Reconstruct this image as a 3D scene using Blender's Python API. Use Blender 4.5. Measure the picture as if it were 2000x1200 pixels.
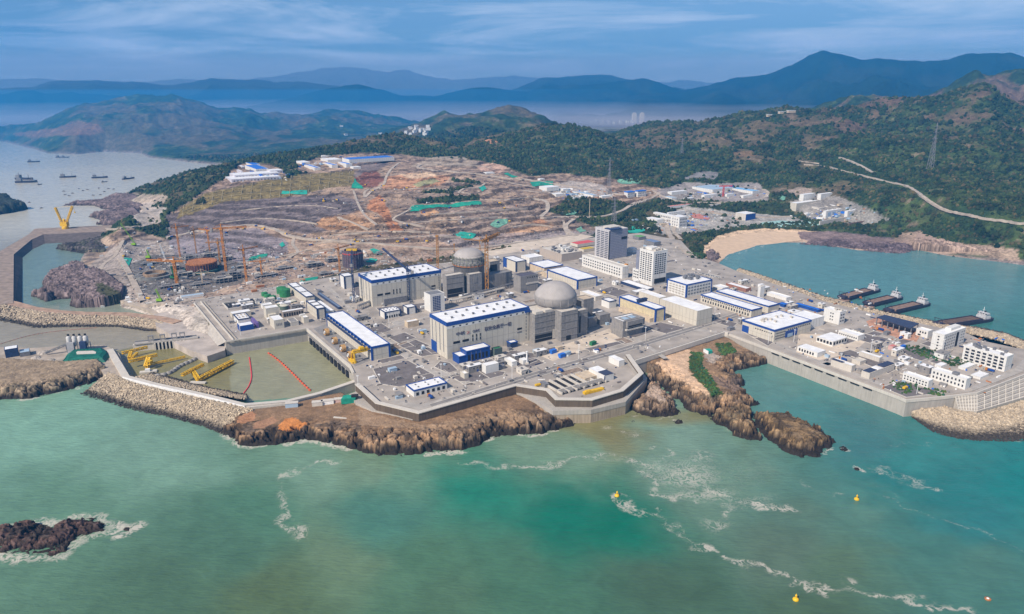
import bpy, bmesh, math, random
import numpy as np
from mathutils import Vector, Matrix, Euler
from mathutils.geometry import delaunay_2d_cdt
for o in list(bpy.data.objects): bpy.data.objects.remove(o)
S = bpy.context.scene
COL = S.collection
R = math.radians
# ------------------------------------------------------------------ camera, sky, sun, exposure
CAMZ, FPX, PITCH = 315.0, 1400.0, math.atan(435/1400)
cam = bpy.data.cameras.new('camera'); cam.sensor_width = 36; cam.lens = 36*FPX/2000
cam.clip_start = 1; cam.clip_end = 60000
co = bpy.data.objects.new('camera', cam); COL.objects.link(co)
co.location = (0, 0, CAMZ); co.rotation_euler = (math.pi/2-PITCH, 0, 0); S.camera = co
SUN_AZ, SUN_EL = R(228), R(42)          # direction towards the sun: angle from +X, elevation
W = bpy.data.worlds.new('World'); S.world = W; W.use_nodes = True
nt = W.node_tree; nt.nodes.clear()
def N(tree, typ, **kw):
    n = tree.nodes.new(typ)
    for k, v in kw.items():
        if k.startswith('i_'): n.inputs[k[2:].replace('_', ' ')].default_value = v
        else: setattr(n, k, v)
    return n
out = N(nt, 'ShaderNodeOutputWorld'); bg = N(nt, 'ShaderNodeBackground'); bg.inputs[1].default_value = 0.085
sky = N(nt, 'ShaderNodeTexSky', sky_type='NISHITA', sun_disc=False, altitude=400, air_density=1.0, dust_density=0.3, ozone_density=3.0)
sky.sun_elevation = SUN_EL; sky.sun_rotation = math.pi/2-SUN_AZ
tc = N(nt, 'ShaderNodeTexCoord'); sep = N(nt, 'ShaderNodeSeparateXYZ')
nt.links.new(tc.outputs['Generated'], sep.inputs[0])
def M(tree, op, a, b=None, clamp=False):
    n = tree.nodes.new('ShaderNodeMath'); n.operation = op; n.use_clamp = clamp
    for i, v in enumerate((a, b)):
        if v is None: continue
        if hasattr(v, 'is_linked'): tree.links.new(v, n.inputs[i])
        else: n.inputs[i].default_value = v
    return n.outputs[0]
zz = M(nt, 'ADD', M(nt, 'MAXIMUM', sep.outputs[2], 0.0), 0.07)
cmb = N(nt, 'ShaderNodeCombineXYZ')
nt.links.new(M(nt, 'DIVIDE', sep.outputs[0], zz), cmb.inputs[0]); nt.links.new(M(nt, 'DIVIDE', sep.outputs[1], zz), cmb.inputs[1])
cn = N(nt, 'ShaderNodeTexNoise'); cn.inputs['Scale'].default_value = 0.42; cn.inputs['Detail'].default_value = 9; cn.inputs['Roughness'].default_value = 0.62; cn.inputs['Distortion'].default_value = 0.6
nt.links.new(cmb.outputs[0], cn.inputs['Vector'])
cr = N(nt, 'ShaderNodeValToRGB'); cr.color_ramp.elements[0].position = 0.46; cr.color_ramp.elements[1].position = 0.69
cr.color_ramp.elements[0].color = (0, 0, 0, 1); cr.color_ramp.elements[1].color = (.8, .8, .8, 1)
nt.links.new(cn.outputs['Fac'], cr.inputs[0])
tint = N(nt, 'ShaderNodeMix', data_type='RGBA', blend_type='MULTIPLY'); tint.inputs[0].default_value = 1.0
nt.links.new(sky.outputs[0], tint.inputs[6]); tint.inputs[7].default_value = (0.70, 0.77, 0.88, 1)
mx = N(nt, 'ShaderNodeMix', data_type='RGBA'); nt.links.new(cr.outputs[0], mx.inputs[0]); nt.links.new(tint.outputs[2], mx.inputs[6]); mx.inputs[7].default_value = (11.0, 11.2, 11.6, 1)
nt.links.new(mx.outputs[2], bg.inputs[0]); nt.links.new(bg.outputs[0], out.inputs[0])
sl = bpy.data.lights.new('sun', 'SUN'); sl.energy = 4.7; sl.angle = R(0.6); sl.color = (1, 0.885, 0.75)
so = bpy.data.objects.new('sun', sl); COL.objects.link(so)
sd = Vector((math.cos(SUN_AZ)*math.cos(SUN_EL), math.sin(SUN_AZ)*math.cos(SUN_EL), math.sin(SUN_EL)))
so.rotation_euler = sd.to_track_quat('Z', 'Y').to_euler(); so.location = (-300, -300, 900)
S.view_settings.view_transform = 'Standard'; S.view_settings.look = 'None'; S.view_settings.gamma = 1; S.view_settings.exposure = 0.42
S.view_settings.use_curve_mapping = False
S.render.engine = 'CYCLES'
S.cycles.use_denoising = True; S.cycles.max_bounces = 5; S.cycles.diffuse_bounces = 2; S.cycles.glossy_bounces = 2
S.cycles.volume_bounces = 1; S.cycles.caustics_reflective = False; S.cycles.caustics_refractive = False
# ------------------------------------------------------------------ projection helpers (photo pixels, 2000 x 1200 -> world)
CP, SP = math.cos(PITCH), math.sin(PITCH)
def ray(px, py):
    a, b = (px-1000)/FPX, (600-py)/FPX
    return np.array((a, CP+b*SP, -SP+b*CP))
def P(px, py, z=0.0):
    d = ray(px, py); t = (z-CAMZ)/d[2]
    return Vector((d[0]*t, d[1]*t, z))
def PD(px, py, dist):                     # point on a ray at a horizontal distance
    d = ray(px, py); t = dist/math.hypot(d[0], d[1])
    return Vector((d[0]*t, d[1]*t, CAMZ+d[2]*t))
def proj(x, y, z):
    z = z-CAMZ; f = y*CP-z*SP; u = y*SP+z*CP
    return 1000+FPX*x/f, 600-FPX*u/f
def solve_h(x, yb, z0, yt):               # height of a vertical thing from its foot and top pixels
    p = P(x, yb, z0); lo, hi = 0.0, 400.0
    for _ in range(50):
        m = (lo+hi)/2
        if proj(p.x, p.y, z0+m)[1] > yt: lo = m
        else: hi = m
    return m
ANG = R(33.3)
A = Vector((math.cos(ANG), math.sin(ANG), 0)); B = Vector((-math.sin(ANG), math.cos(ANG), 0))
DECK = 17.0
rnd = random.Random(7)
# ------------------------------------------------------------------ numpy noise
def _h(ix, iy, s):
    n = (ix.astype(np.int64)*374761393 + iy.astype(np.int64)*668265263 + s*974634777) & 0xffffffff
    n = ((n ^ (n >> 13))*1274126177) & 0xffffffff
    return ((n ^ (n >> 16)) & 0xffff)/65535.0
def vnoise(x, y, s=0):
    ix, iy = np.floor(x), np.floor(y); fx, fy = x-ix, y-iy
    fx = fx*fx*fx*(fx*(fx*6-15)+10); fy = fy*fy*fy*(fy*(fy*6-15)+10)
    ix = ix.astype(np.int64); iy = iy.astype(np.int64)
    a = _h(ix, iy, s); b = _h(ix+1, iy, s); c = _h(ix, iy+1, s); d = _h(ix+1, iy+1, s)
    return (a*(1-fx)+b*fx)*(1-fy)+(c*(1-fx)+d*fx)*fy
def fbm(x, y, o=5, s=0, g=0.5):
    t = np.zeros_like(x); a = 1.0; w = 0
    for i in range(o):
        t += a*vnoise(x, y, s+i*17); w += a; a *= g
        x, y = x*1.93+y*0.55+3.1, y*1.93-x*0.55+7.7
    return t/w
def ridged(x, y, o=4, s=0):
    t = np.zeros_like(x); a = 1.0; w = 0
    for i in range(o):
        t += a*(1-np.abs(2*vnoise(x, y, s+i*17)-1)); w += a; a *= .5
        x, y = x*1.93+y*0.55+3.1, y*1.93-x*0.55+7.7
    return t/w
def worley(x, y, s=0):
    ix, iy = np.floor(x).astype(np.int64), np.floor(y).astype(np.int64)
    f1 = np.full(x.shape, 9.0); f2 = f1.copy(); cid = np.zeros(x.shape)
    for dx in (-1, 0, 1):
        for dy in (-1, 0, 1):
            cx, cy = ix+dx, iy+dy
            d = np.hypot(cx+_h(cx, cy, s)-x, cy+_h(cx, cy, s+5)-y)
            m = d < f1
            f2 = np.where(m, f1, np.minimum(f2, d)); cid = np.where(m, _h(cx, cy, s+9), cid); f1 = np.where(m, d, f1)
    return f1, f2, cid
def sstep(a, b, x):
    t = np.clip((x-a)/(b-a), 0, 1); return t*t*(3-2*t)
def inpoly(x, y, poly):
    r = np.zeros(x.shape, bool); n = len(poly)
    for i in range(n):
        x1, y1 = poly[i][0], poly[i][1]; x2, y2 = poly[(i+1) % n][0], poly[(i+1) % n][1]
        if y1 == y2: continue
        c = (y1 > y) != (y2 > y)
        r ^= c & (x < (x2-x1)*(y-y1)/(y2-y1)+x1)
    return r
def dline(x, y, pts, closed=False):
    d = np.full(x.shape, 1e9); n = len(pts)
    for i in range(n if closed else n-1):
        x1, y1 = pts[i][0], pts[i][1]; x2, y2 = pts[(i+1) % n][0], pts[(i+1) % n][1]
        dx, dy = x2-x1, y2-y1; L = dx*dx+dy*dy or 1e-9
        t = np.clip(((x-x1)*dx+(y-y1)*dy)/L, 0, 1)
        d = np.minimum(d, (x-x1-t*dx)**2+(y-y1-t*dy)**2)
    return np.sqrt(d)
# ------------------------------------------------------------------ object helpers
def tag(o, label=None, cat=None, group=None, kind=None):
    if label: o['label'] = label
    if cat: o['category'] = cat
    if group: o['group'] = group
    if kind: o['kind'] = kind
    return o
def thing(name, label, cat, loc=(0, 0, 0), rz=0.0, group=None):
    o = bpy.data.objects.new(name, None); COL.objects.link(o); o.location = loc; o.rotation_euler = (0, 0, rz)
    o.empty_display_size = 2
    return tag(o, label, cat, group)
def dup(root, loc, rz=None, label=None, group=None, scale=None):
    r = root.copy(); COL.objects.link(r); r.location = loc
    if rz is not None: r.rotation_euler = (0, 0, rz)
    if scale: r.scale = (scale,)*3
    if label: r['label'] = label
    if group: r['group'] = group
    for ch in list(root.children):
        c = ch.copy(); COL.objects.link(c); c.parent = r
        for g in ch.children:
            d = g.copy(); COL.objects.link(d); d.parent = c
    return r
class MB:
    def __init__(s): s.v = []; s.f = []; s.m = []; s.mi = 0
    def add(s, vs, fs):
        k = len(s.v); s.v += [tuple(v) for v in vs]; s.f += [tuple(i+k for i in f) for f in fs]; s.m += [s.mi]*len(fs); return s
    def box(s, x0, x1, y0, y1, z0, z1):
        return s.add([(x0, y0, z0), (x1, y0, z0), (x1, y1, z0), (x0, y1, z0), (x0, y0, z1), (x1, y0, z1), (x1, y1, z1), (x0, y1, z1)],
                     [(3, 2, 1, 0), (4, 5, 6, 7), (0, 1, 5, 4), (1, 2, 6, 5), (2, 3, 7, 6), (3, 0, 4, 7)])
    def prism(s, pts, z0, z1, top=True):
        n = len(pts); ar = sum(pts[i][0]*pts[(i+1) % n][1]-pts[(i+1) % n][0]*pts[i][1] for i in range(n))
        if ar < 0: pts = pts[::-1]
        v = [(p[0], p[1], z0) for p in pts]+[(p[0], p[1], z1) for p in pts]
        f = [(i, (i+1) % n, n+(i+1) % n, n+i) for i in range(n)]
        if top: f.append(tuple(range(n, 2*n)))
        return s.add(v, f)
    def bar(s, a, b, w, h=None):          # square bar between two points
        a, b = Vector(a), Vector(b); d = (b-a).normalized(); h = h or w
        u = d.cross(Vector((0, 0, 1)))
        u = Vector((1, 0, 0)) if u.length < 1e-3 else u.normalized()
        t = d.cross(u).normalized()
        q = [u*(i*w/2)+t*(j*h/2) for i, j in ((-1, -1), (1, -1), (1, 1), (-1, 1))]
        return s.add([a+k for k in q]+[b+k for k in q], [(0, 1, 5, 4), (1, 2, 6, 5), (2, 3, 7, 6), (3, 0, 4, 7), (3, 2, 1, 0), (4, 5, 6, 7)])
    def lathe(s, prof, n=24, c=(0, 0, 0), cap=True):
        v = []; f = []
        for r, z in prof:
            v += [(c[0]+r*math.cos(2*math.pi*i/n), c[1]+r*math.sin(2*math.pi*i/n), c[2]+z) for i in range(n)]
        for k in range(len(prof)-1):
            f += [(k*n+i, k*n+(i+1) % n, (k+1)*n+(i+1) % n, (k+1)*n+i) for i in range(n)]
        if cap: f.append(tuple((len(prof)-1)*n+i for i in range(n)))
        return s.add(v, f)
    def truss(s, a, b, w, h, n, t, up=Vector((0, 0, 1))):   # lattice beam
        a, b = Vector(a), Vector(b); d = (b-a).normalized(); u = d.cross(up)
        u = Vector((1, 0, 0)) if u.length < 1e-3 else u.normalized()
        q = u.cross(d).normalized()
        c = [u*(i*w/2)+q*(j*h/2) for i, j in ((-1, -1), (1, -1), (1, 1), (-1, 1))]
        for k in c: s.bar(a+k, b+k, t)
        for i in range(n):
            p0, p1 = a+(b-a)*(i/n), a+(b-a)*((i+1)/n)
            for j in range(4):
                j2 = (j+1) % 4
                s.bar(p0+c[j if i % 2 else j2], p1+c[j2 if i % 2 else j], t*.7)
        return s
    def stones(s, pts, size, r):
        for x, y, z in pts:
            e = size*r.uniform(.65, 1.25); q = Euler((r.uniform(0, 6), r.uniform(0, 6), r.uniform(0, 6))).to_matrix()
            vs = []
            for i in (-1, 1):
                for j in (-1, 1):
                    for k in (-1, 1):
                        p = q @ Vector((i*r.uniform(.6, 1), j*r.uniform(.55, 1), k*r.uniform(.45, .9)))*e*.5
                        vs.append((x+p.x, y+p.y, z+p.z))
            s.add(vs, [(0, 1, 3, 2), (4, 6, 7, 5), (0, 4, 5, 1), (2, 3, 7, 6), (0, 2, 6, 4), (1, 5, 7, 3)])
        return s
    def build(s, name, mat, parent=None, smooth=False, loc=None):
        me = bpy.data.meshes.new(name); me.from_pydata(s.v, [], s.f)
        for m in (mat if isinstance(mat, (list, tuple)) else [mat]): me.materials.append(m)
        if isinstance(mat, (list, tuple)): me.polygons.foreach_set('material_index', s.m)
        if smooth: me.polygons.foreach_set('use_smooth', [True]*len(me.polygons))
        me.update()
        o = bpy.data.objects.new(name, me); COL.objects.link(o)
        if parent: o.parent = parent
        if loc is not None: o.location = loc
        return o
def gridmesh(name, X, Y, Z, mat, keep=None, attrs=None, smooth=True, fattrs=None):
    nr, nc = X.shape; idx = np.arange(nr*nc).reshape(nr, nc)
    q = np.stack([idx[:-1, :-1], idx[:-1, 1:], idx[1:, 1:], idx[1:, :-1]], -1).reshape(-1, 4)
    if keep is not None:
        q = q[keep.reshape(-1)[q].any(1)]
    used = np.zeros(nr*nc, bool); used[q] = True; mp = np.cumsum(used)-1
    V = np.stack([X.ravel(), Y.ravel(), Z.ravel()], -1)[used]; q = mp[q]
    me = bpy.data.meshes.new(name); me.vertices.add(len(V)); me.vertices.foreach_set('co', V.ravel().astype(np.float32))
    me.loops.add(len(q)*4); me.loops.foreach_set('vertex_index', q.ravel().astype(np.int32))
    me.polygons.add(len(q)); me.polygons.foreach_set('loop_start', np.arange(0, len(q)*4, 4, dtype=np.int32))
    me.update(calc_edges=True)
    if smooth: me.polygons.foreach_set('use_smooth', [True]*len(q))
    for k, c in (attrs or {}).items():
        at = me.color_attributes.new(k, 'FLOAT_COLOR', 'POINT')
        c4 = np.ones((nr*nc, 4), np.float32); c4[:, :3] = c.reshape(-1, 3); at.data.foreach_set('color', c4[used].ravel())
    for k, c in (fattrs or {}).items():
        at = me.attributes.new(k, 'FLOAT', 'POINT'); at.data.foreach_set('value', c.ravel().astype(np.float32)[used])
    me.materials.append(mat); me.validate()
    o = bpy.data.objects.new(name, me); COL.objects.link(o); return o
# ------------------------------------------------------------------ materials
MATS = {}
def mat(name, col, rough=.7, var=.12, scale=.25, metal=0.0, streak=0.0, bump=0.0, spec=.3):
    if name in MATS: return MATS[name]
    m = bpy.data.materials.new(name); m.use_nodes = True; t = m.node_tree; b = t.nodes['Principled BSDF']
    b.inputs['Roughness'].default_value = rough; b.inputs['Metallic'].default_value = metal; b.inputs['Specular IOR Level'].default_value = spec
    g = N(t, 'ShaderNodeNewGeometry'); n = N(t, 'ShaderNodeTexNoise'); n.inputs['Scale'].default_value = scale; n.inputs['Detail'].default_value = 6
    t.links.new(g.outputs['Position'], n.inputs['Vector'])
    f = n.outputs['Fac']
    if streak:
        mp = N(t, 'ShaderNodeMapping'); mp.inputs['Scale'].default_value = (1, 1, .08); t.links.new(g.outputs['Position'], mp.inputs[0])
        n2 = N(t, 'ShaderNodeTexNoise'); n2.inputs['Scale'].default_value = .6; n2.inputs['Detail'].default_value = 5; t.links.new(mp.outputs[0], n2.inputs['Vector'])
        f = M(t, 'ADD', M(t, 'MULTIPLY', f, 1-streak), M(t, 'MULTIPLY', n2.outputs['Fac'], streak))
    mr = N(t, 'ShaderNodeMapRange'); mr.inputs[1].default_value = .3; mr.inputs[2].default_value = .7; mr.inputs[3].default_value = 1-var*1.4; mr.inputs[4].default_value = 1+var*.8
    t.links.new(f, mr.inputs[0])
    v = N(t, 'ShaderNodeVectorMath', operation='SCALE'); v.inputs[0].default_value = col; t.links.new(mr.outputs[0], v.inputs[3])
    t.links.new(v.outputs[0], b.inputs['Base Color'])
    if bump:
        bn = N(t, 'ShaderNodeBump'); bn.inputs['Strength'].default_value = .6; bn.inputs['Distance'].default_value = bump
        t.links.new(n.outputs['Fac'], bn.inputs['Height']); t.links.new(bn.outputs[0], b.inputs['Normal'])
    MATS[name] = m; return m
def matattr(name, rough=.9, var=.3, scales=(.06, .5), bump=1.0, bscale=.3, spec=.15):
    m = bpy.data.materials.new(name); m.use_nodes = True; t = m.node_tree; b = t.nodes['Principled BSDF']
    b.inputs['Roughness'].default_value = rough; b.inputs['Specular IOR Level'].default_value = spec
    a = N(t, 'ShaderNodeAttribute', attribute_name='col'); g = N(t, 'ShaderNodeNewGeometry')
    f = None
    for s in scales:
        n = N(t, 'ShaderNodeTexNoise'); n.inputs['Scale'].default_value = s; n.inputs['Detail'].default_value = 7; n.inputs['Roughness'].default_value = .6
        t.links.new(g.outputs['Position'], n.inputs['Vector']); f = n.outputs['Fac'] if f is None else M(t, 'MULTIPLY', M(t, 'ADD', f, n.outputs['Fac']), .5)
    mr = N(t, 'ShaderNodeMapRange'); mr.inputs[1].default_value = .36; mr.inputs[2].default_value = .64; mr.inputs[3].default_value = 1-var; mr.inputs[4].default_value = 1+var
    t.links.new(f, mr.inputs[0])
    v = N(t, 'ShaderNodeVectorMath', operation='SCALE'); t.links.new(a.outputs['Color'], v.inputs[0]); t.links.new(mr.outputs[0], v.inputs[3])
    t.links.new(v.outputs[0], b.inputs['Base Color'])
    n = N(t, 'ShaderNodeTexNoise'); n.inputs['Scale'].default_value = bscale; n.inputs['Detail'].default_value = 6; t.links.new(g.outputs['Position'], n.inputs['Vector'])
    bn = N(t, 'ShaderNodeBump'); bn.inputs['Strength'].default_value = .7; bn.inputs['Distance'].default_value = bump
    t.links.new(n.outputs['Fac'], bn.inputs['Height']); t.links.new(bn.outputs[0], b.inputs['Normal'])
    MATS[name] = m; return m
cream = mat('cream_wall', (.56, .52, .44), .6, .08, .1, streak=.6); whitew = mat('white_wall', (.68, .67, .64), .6, .08, .1, streak=.6)
roofw = mat('white_roof', (.80, .80, .80), .5, .10, .12); blue = mat('blue_cladding', (.016, .065, .27), .45, .12, .2)
conc = mat('concrete', (.40, .37, .33), .85, .16, .12, streak=.6, bump=.1); concd = mat('dark_concrete', (.25, .24, .235), .85, .18, .15, streak=.5)
concl = mat('pale_concrete', (.56, .52, .46), .85, .12, .1, streak=.5)
scaf = mat('scaffold_concrete', (.25, .24, .235), .9, .25, .35, streak=.4, bump=.3)
domem = mat('dome_concrete', (.37, .345, .33), .8, .09, .1)
glass = mat('dark_glass', (.03, .035, .045), .15, .2, .4, spec=.6); dark = mat('dark_opening', (.022, .022, .024), .8, .2, .5)
navy = mat('navy_roof', (.045, .055, .10), .5, .15, .3); greyc = mat('grey_curtain_wall', (.22, .23, .29), .4, .08, .2)
steel = mat('grey_steel', (.20, .20, .21), .5, .2, .5); bluesteel = mat('dark_blue_steel', (.03, .05, .12), .5, .2, .5)
orange = mat('orange_crane_paint', (.50, .20, .035), .5, .2, .4); yellow = mat('yellow_paint', (.72, .44, .02), .5, .15, .4)
lime = mat('lime_green_paint', (.24, .46, .03), .5, .15, .4); green = mat('green_net', (.02, .28, .19), .8, .25, .2)
dgreen = mat('dark_green_paint', (.03, .17, .07), .6, .2, .3); tarp = mat('green_tarp', (.01, .13, .09), .6, .25, .25, bump=.5)
red = mat('red_paint', (.55, .07, .05), .5, .2, .4); pink = mat('pink_roof', (.62, .20, .17), .7, .15, .2)
brownm = mat('brown_deck', (.25, .17, .13), .8, .25, .3); hullm = mat('dark_hull', (.045, .04, .06), .6, .25, .3)
white = mat('white_paint', (.78, .78, .77), .5, .1, .4); skyb = mat('bright_blue_roof', (.03, .16, .60), .5, .12, .1)
paleb = mat('pale_blue_roof', (.36, .47, .58), .5, .12, .1); rust = mat('rust_orange', (.40, .16, .06), .8, .3, .3)
asph = mat('grey_yard', (.17, .152, .15), .9, .18, .15); roadm = mat('site_road', (.40, .37, .335), .9, .14, .12); roadp = mat('pale_road', (.60, .51, .41), .9, .14, .08)
deckm = mat('deck_paving', (.375, .335, .295), .9, .2, .05); wood = mat('purple_steel', (.16, .11, .32), .6, .2, .3)
tan = mat('tan_roof', (.55, .45, .33), .7, .15, .2)
# ------------------------------------------------------------------ terrain: one height field round the site
def L(r, g, b):                            # 0-255 sRGB to linear
    return np.array([((c/255+.055)/1.055)**2.4 if c > 10 else c/3294.6 for c in (r, g, b)])
TH = np.radians(np.linspace(-43, 43, 840)); NR = 720
RR = 760*(6600/760)**(np.linspace(0, 1, NR)**1.12)
GT, GR = np.meshgrid(TH, RR); GX, GY = GR*np.sin(GT), GR*np.cos(GT)
ctrl = [(200,560,10),(250,520,11),(300,600,12),(300,520,12),(400,560,13),(350,480,14),(450,520,14),(560,540,15),(650,530,16),(750,510,17),(900,490,18),(1000,470,18),
 (1100,455,19),(1180,445,19),(1300,430,19),(1350,460,17),(1420,437,18),(1500,434,18),(330,455,22),(400,448,31),(500,441,34),(575,462,31),(725,474,29),(900,486,22),(340,420,40),
 (400,405,50),(500,392,59),(560,388,61),(680,385,62),(360,400,52),(400,378,64),(560,347,81),(690,337,83),(440,350,82),(500,335,88),(560,340,84),(620,320,91),(700,308,96),(770,310,95),
 (640,420,52),(640,450,41),(720,430,50),(760,400,62),(760,350,78),(830,330,86),(850,360,74),(870,395,61),(870,410,55),(850,450,38),(950,400,58),(930,350,76),(980,440,34),(1000,375,64),
 (1060,400,50),(1080,430,34),(1100,345,71),(1200,355,64),(1100,375,58),(1170,380,56),(1150,408,38),(1200,415,32),(1250,395,40),(1290,375,50),(1330,370,47),(1450,370,47),(1400,390,38),
 (1480,395,36),(1330,410,24),(1400,415,26),(1500,410,25),(1560,400,35),(1650,410,29),(1680,430,20),(1600,434,19),(1560,375,50),(1700,400,50),(1750,440,30),(1800,470,14),(1850,420,60),
 (1830,380,85),(1950,470,25),(1950,430,58),(2000,440,58),(2000,480,30),(2150,450,60),(1700,340,95),(1600,330,90),(1500,310,100),(1400,310,96),(1600,290,128),(1700,260,150),(1900,350,90),
 (1900,250,168),(1800,300,130),(2100,350,95),(1100,330,76),(1000,320,80),(1300,320,85),(350,370,20),(300,382,6),(420,356,50),(330,412,24),(270,430,8),(240,480,7)]
wctrl = [(-1500,4000,25),(0,4000,40),(1500,4200,60),(3200,3600,150),(-2600,5000,20),(3000,2300,120),(2500,1500,40),(0,6500,15),(4000,6000,60),(-4000,6500,10),(-2500,3300,8),(-1000,2900,10),
 (-900,760,8),(0,760,14),(900,760,14),(1800,1200,20),(-1500,1500,5)]
cp = np.array([tuple(P(*c)) for c in ctrl]+wctrl)
d = np.hypot(cp[:, None, 0]-cp[None, :, 0], cp[:, None, 1]-cp[None, :, 1])
n = len(cp); KM = np.zeros((n+1, n+1)); KM[:n, :n] = -d-np.eye(n)*8; KM[n, :n] = 1; KM[:n, n] = 1
wts = np.linalg.solve(KM, np.r_[cp[:, 2], 0])
H = np.full(GX.shape, wts[n])
for i in range(n): H -= wts[i]*np.hypot(GX-cp[i, 0], GY-cp[i, 1])
def th_of(px, py): dd = ray(px, py); return math.atan2(dd[0], dd[1])
hills = [
 ([(-300,238),(-100,236),(0,232),(60,228),(130,208),(180,199),(230,193),(290,189),(335,178),(390,195),(425,208),(470,212),(530,222),(600,219),(650,218),(720,226),(780,234),(860,246)], 5000, 1500, 700, 1.0),
 ([(740,262),(790,243),(830,229),(870,222),(930,215),(990,212),(1050,220),(1090,237),(1130,255),(1160,272)], 3900, 950, 600, 1.0),
 ([(225,400,1800),(260,374,1950),(300,352,2100),(340,343,2150),(380,335,2200),(440,321,2280),(520,306,2380),(600,292,2500),(650,284,2560),(720,267,2680),(770,260,2750),(820,268,2700),(870,280,2600),(930,302,2500),(975,325,2400)], 0, 430, 330, .6),
 ([(870,312),(930,272),(980,262),(1030,252),(1070,245),(1115,239),(1150,247),(1190,268),(1215,288),(1260,318)], 2800, 640, 450, .9),
 ([(1170,285),(1210,258),(1240,250),(1300,238),(1350,238),(1400,248),(1460,270)], 3300, 800, 500, 1.0),
 ([(1300,275),(1380,243),(1450,229),(1530,221),(1600,222),(1650,214),(1700,202),(1760,200),(1820,197),(1870,188),(1900,180),(1930,174),(1970,185),(2000,196),(2100,215),(2250,235)], 3150, 1100, 500, 1.2),
 ([(1540,240),(1570,224),(1600,208),(1630,192),(1660,181),(1700,184),(1745,196),(1800,212)], 4300, 700, 500, .8),
 ([(1740,215),(1780,200),(1820,182),(1860,163),(1900,149),(1950,147),(1990,140),(2050,133),(2200,120)], 4500, 900, 600, 1.2)]
rn = ridged(GX/420, GY/420, 5, 3); fn = fbm(GX/160, GY/160, 5, 8)
HB = H.copy()
for pts, D, wf, wb, na in hills:
    ths = np.array([th_of(p[0], p[1]) for p in pts]); ds = np.array([p[2] if len(p) > 2 else D for p in pts])
    zs = np.array([PD(p[0], p[1], q).z for p, q in zip(pts, ds)])
    zr = np.interp(TH, ths, zs); dr = np.interp(TH, ths, ds)
    ed = np.minimum(TH-ths[0], ths[-1]-TH)/np.radians(1.6); ed = sstep(-1, .2, ed)
    t = (GR-dr[None])/np.where(GR < dr[None], wf, wb)
    tt = np.clip(np.abs(t), 0, 1); sh = (1-tt)**1.15*(1-.35*tt)
    amp = na*np.clip(zr[None]-HB, 10, 300)*.85
    h = HB+(zr[None]-HB)*sh*ed[None]+(rn-.62)*amp*np.clip(tt*3, .04, 1)*(1-tt)*ed[None]
    H = np.where(tt < 1, np.maximum(H, h), H)
H += (fn-.5)*14*sstep(1500, 2600, GR); H += (ridged(GX/260, GY/260, 4, 23)-.62)*np.clip(H-40, 0, 140)*.55*sstep(1700, 2300, GR)*sstep(0, 700, GX+200*sstep(2600, 2900, GR))
H += (ridged(GX/230, GY/230, 5, 19)-.6)*70*sstep(2900, 3900, GR)*np.clip((H-14)/90, 0, 1)
# coast
def Wp(l): return [tuple(p[1:]) if p[0] == 'w' else tuple(P(p[0], p[1], p[2] if len(p) > 2 else 0))[:2] for p in l]
coast = [(-600,283),(-100,279),(0,276),(60,290),(95,300),(150,302),(200,297),(275,300),(290,308),(330,312),(380,318),(425,322),(450,327),(430,331),(380,338),(330,350),(290,364),(250,377),(225,388),
 (232,395),(262,404),(275,410),(262,425),(265,438),(225,446),(215,452),(200,455),(185,475),(165,492),(150,520),(145,545),(200,560),(230,580),(240,600),(300,618),(330,640),(345,660),(420,668,10),(600,630),(800,640),
 (1100,640),(1400,600),(1400,520),(1425,497),(1480,480),(1530,474),(1570,474),(1620,480),(1680,490),(1740,492),(1790,488),(1850,500),(1920,508),(2000,518),(2200,530),('w',2600,900),('w',5200,3000),('w',5200,7500),('w',-6500,7500)]
coastw = Wp(coast)
inside = inpoly(GX, GY, coastw); dc = dline(GX, GY, coastw, True)
dc = np.where(inside, dc, -dc)+(fbm(GX/30, GY/30, 4, 21)-.5)*np.clip(GR/90, 4, 60)*.5
deck = [(382,586,DECK),(378,592,DECK),(440,668,DECK),(600,642,DECK),(684,714,DECK),(691,728,DECK),(694,750,22),(734,787,22),(818,807,22),(1008,753,22),(1067,762,22),(1085,780,22),(1157,781,22),(1217,763,22),(1256,729,22),(1229,692,22),
 (1240,707,18),(1415,651,18),(1422,652,18),(1756,776,18),(1770,782,18),(1838,776,18),(1908,768,18),(2004,731,18),(2100,700,18),(2080,690,DECK),(1985,680,DECK),(1920,666,DECK),(1890,652,DECK),(1816,636,DECK),(1720,616,DECK),(1600,586,DECK),(1560,571,DECK),
 (1480,544,DECK),(1440,530,DECK),(1405,515,DECK),(1375,505,DECK),(1350,492,DECK),(1330,470,DECK),(1250,455,DECK),(1100,470,DECK),(900,510,DECK),(700,532,DECK),(560,556,DECK)]
deckw = Wp(deck)
ind = inpoly(GX, GY, deckw); dd_ = np.where(ind, dline(GX, GY, deckw, True), -dline(GX, GY, deckw, True))
H = np.where(dd_ > -60, H*(1-sstep(-60, 8, dd_))+16.2*sstep(-60, 8, dd_), H)
H = np.where(dd_ > 3, np.minimum(H, 16.2), H)
PXX, PYY = proj(GX, GY, H)
beach = [(1380,505),(1370,485),(1400,462),(1440,452),(1500,447),(1560,450),(1640,455),(1760,470),(1760,495),(1560,480)]
inb = inpoly(PXX, PYY, beach)
pb = P(1530, 470, 0); bf = sstep(420, 240, np.hypot(GX-pb.x, GY-pb.y))
zone = [(330,470),(325,418),(360,392),(400,372),(440,342),(470,318),(560,322),(620,308),(700,298),(780,300),(830,308),(930,312),(985,325),(1040,345),(1100,338),(1200,350),(1290,368),(1290,385),(1240,398),(1180,418),(1120,428),(1180,450),(1000,480),(900,500),(700,525),(560,560),(390,590),(370,640),(200,600),(160,520),(170,485),(240,440)]
inz = inpoly(PXX, PYY, zone)
zs_ = fbm(GX/90, GY/90, 4, 31)
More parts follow.
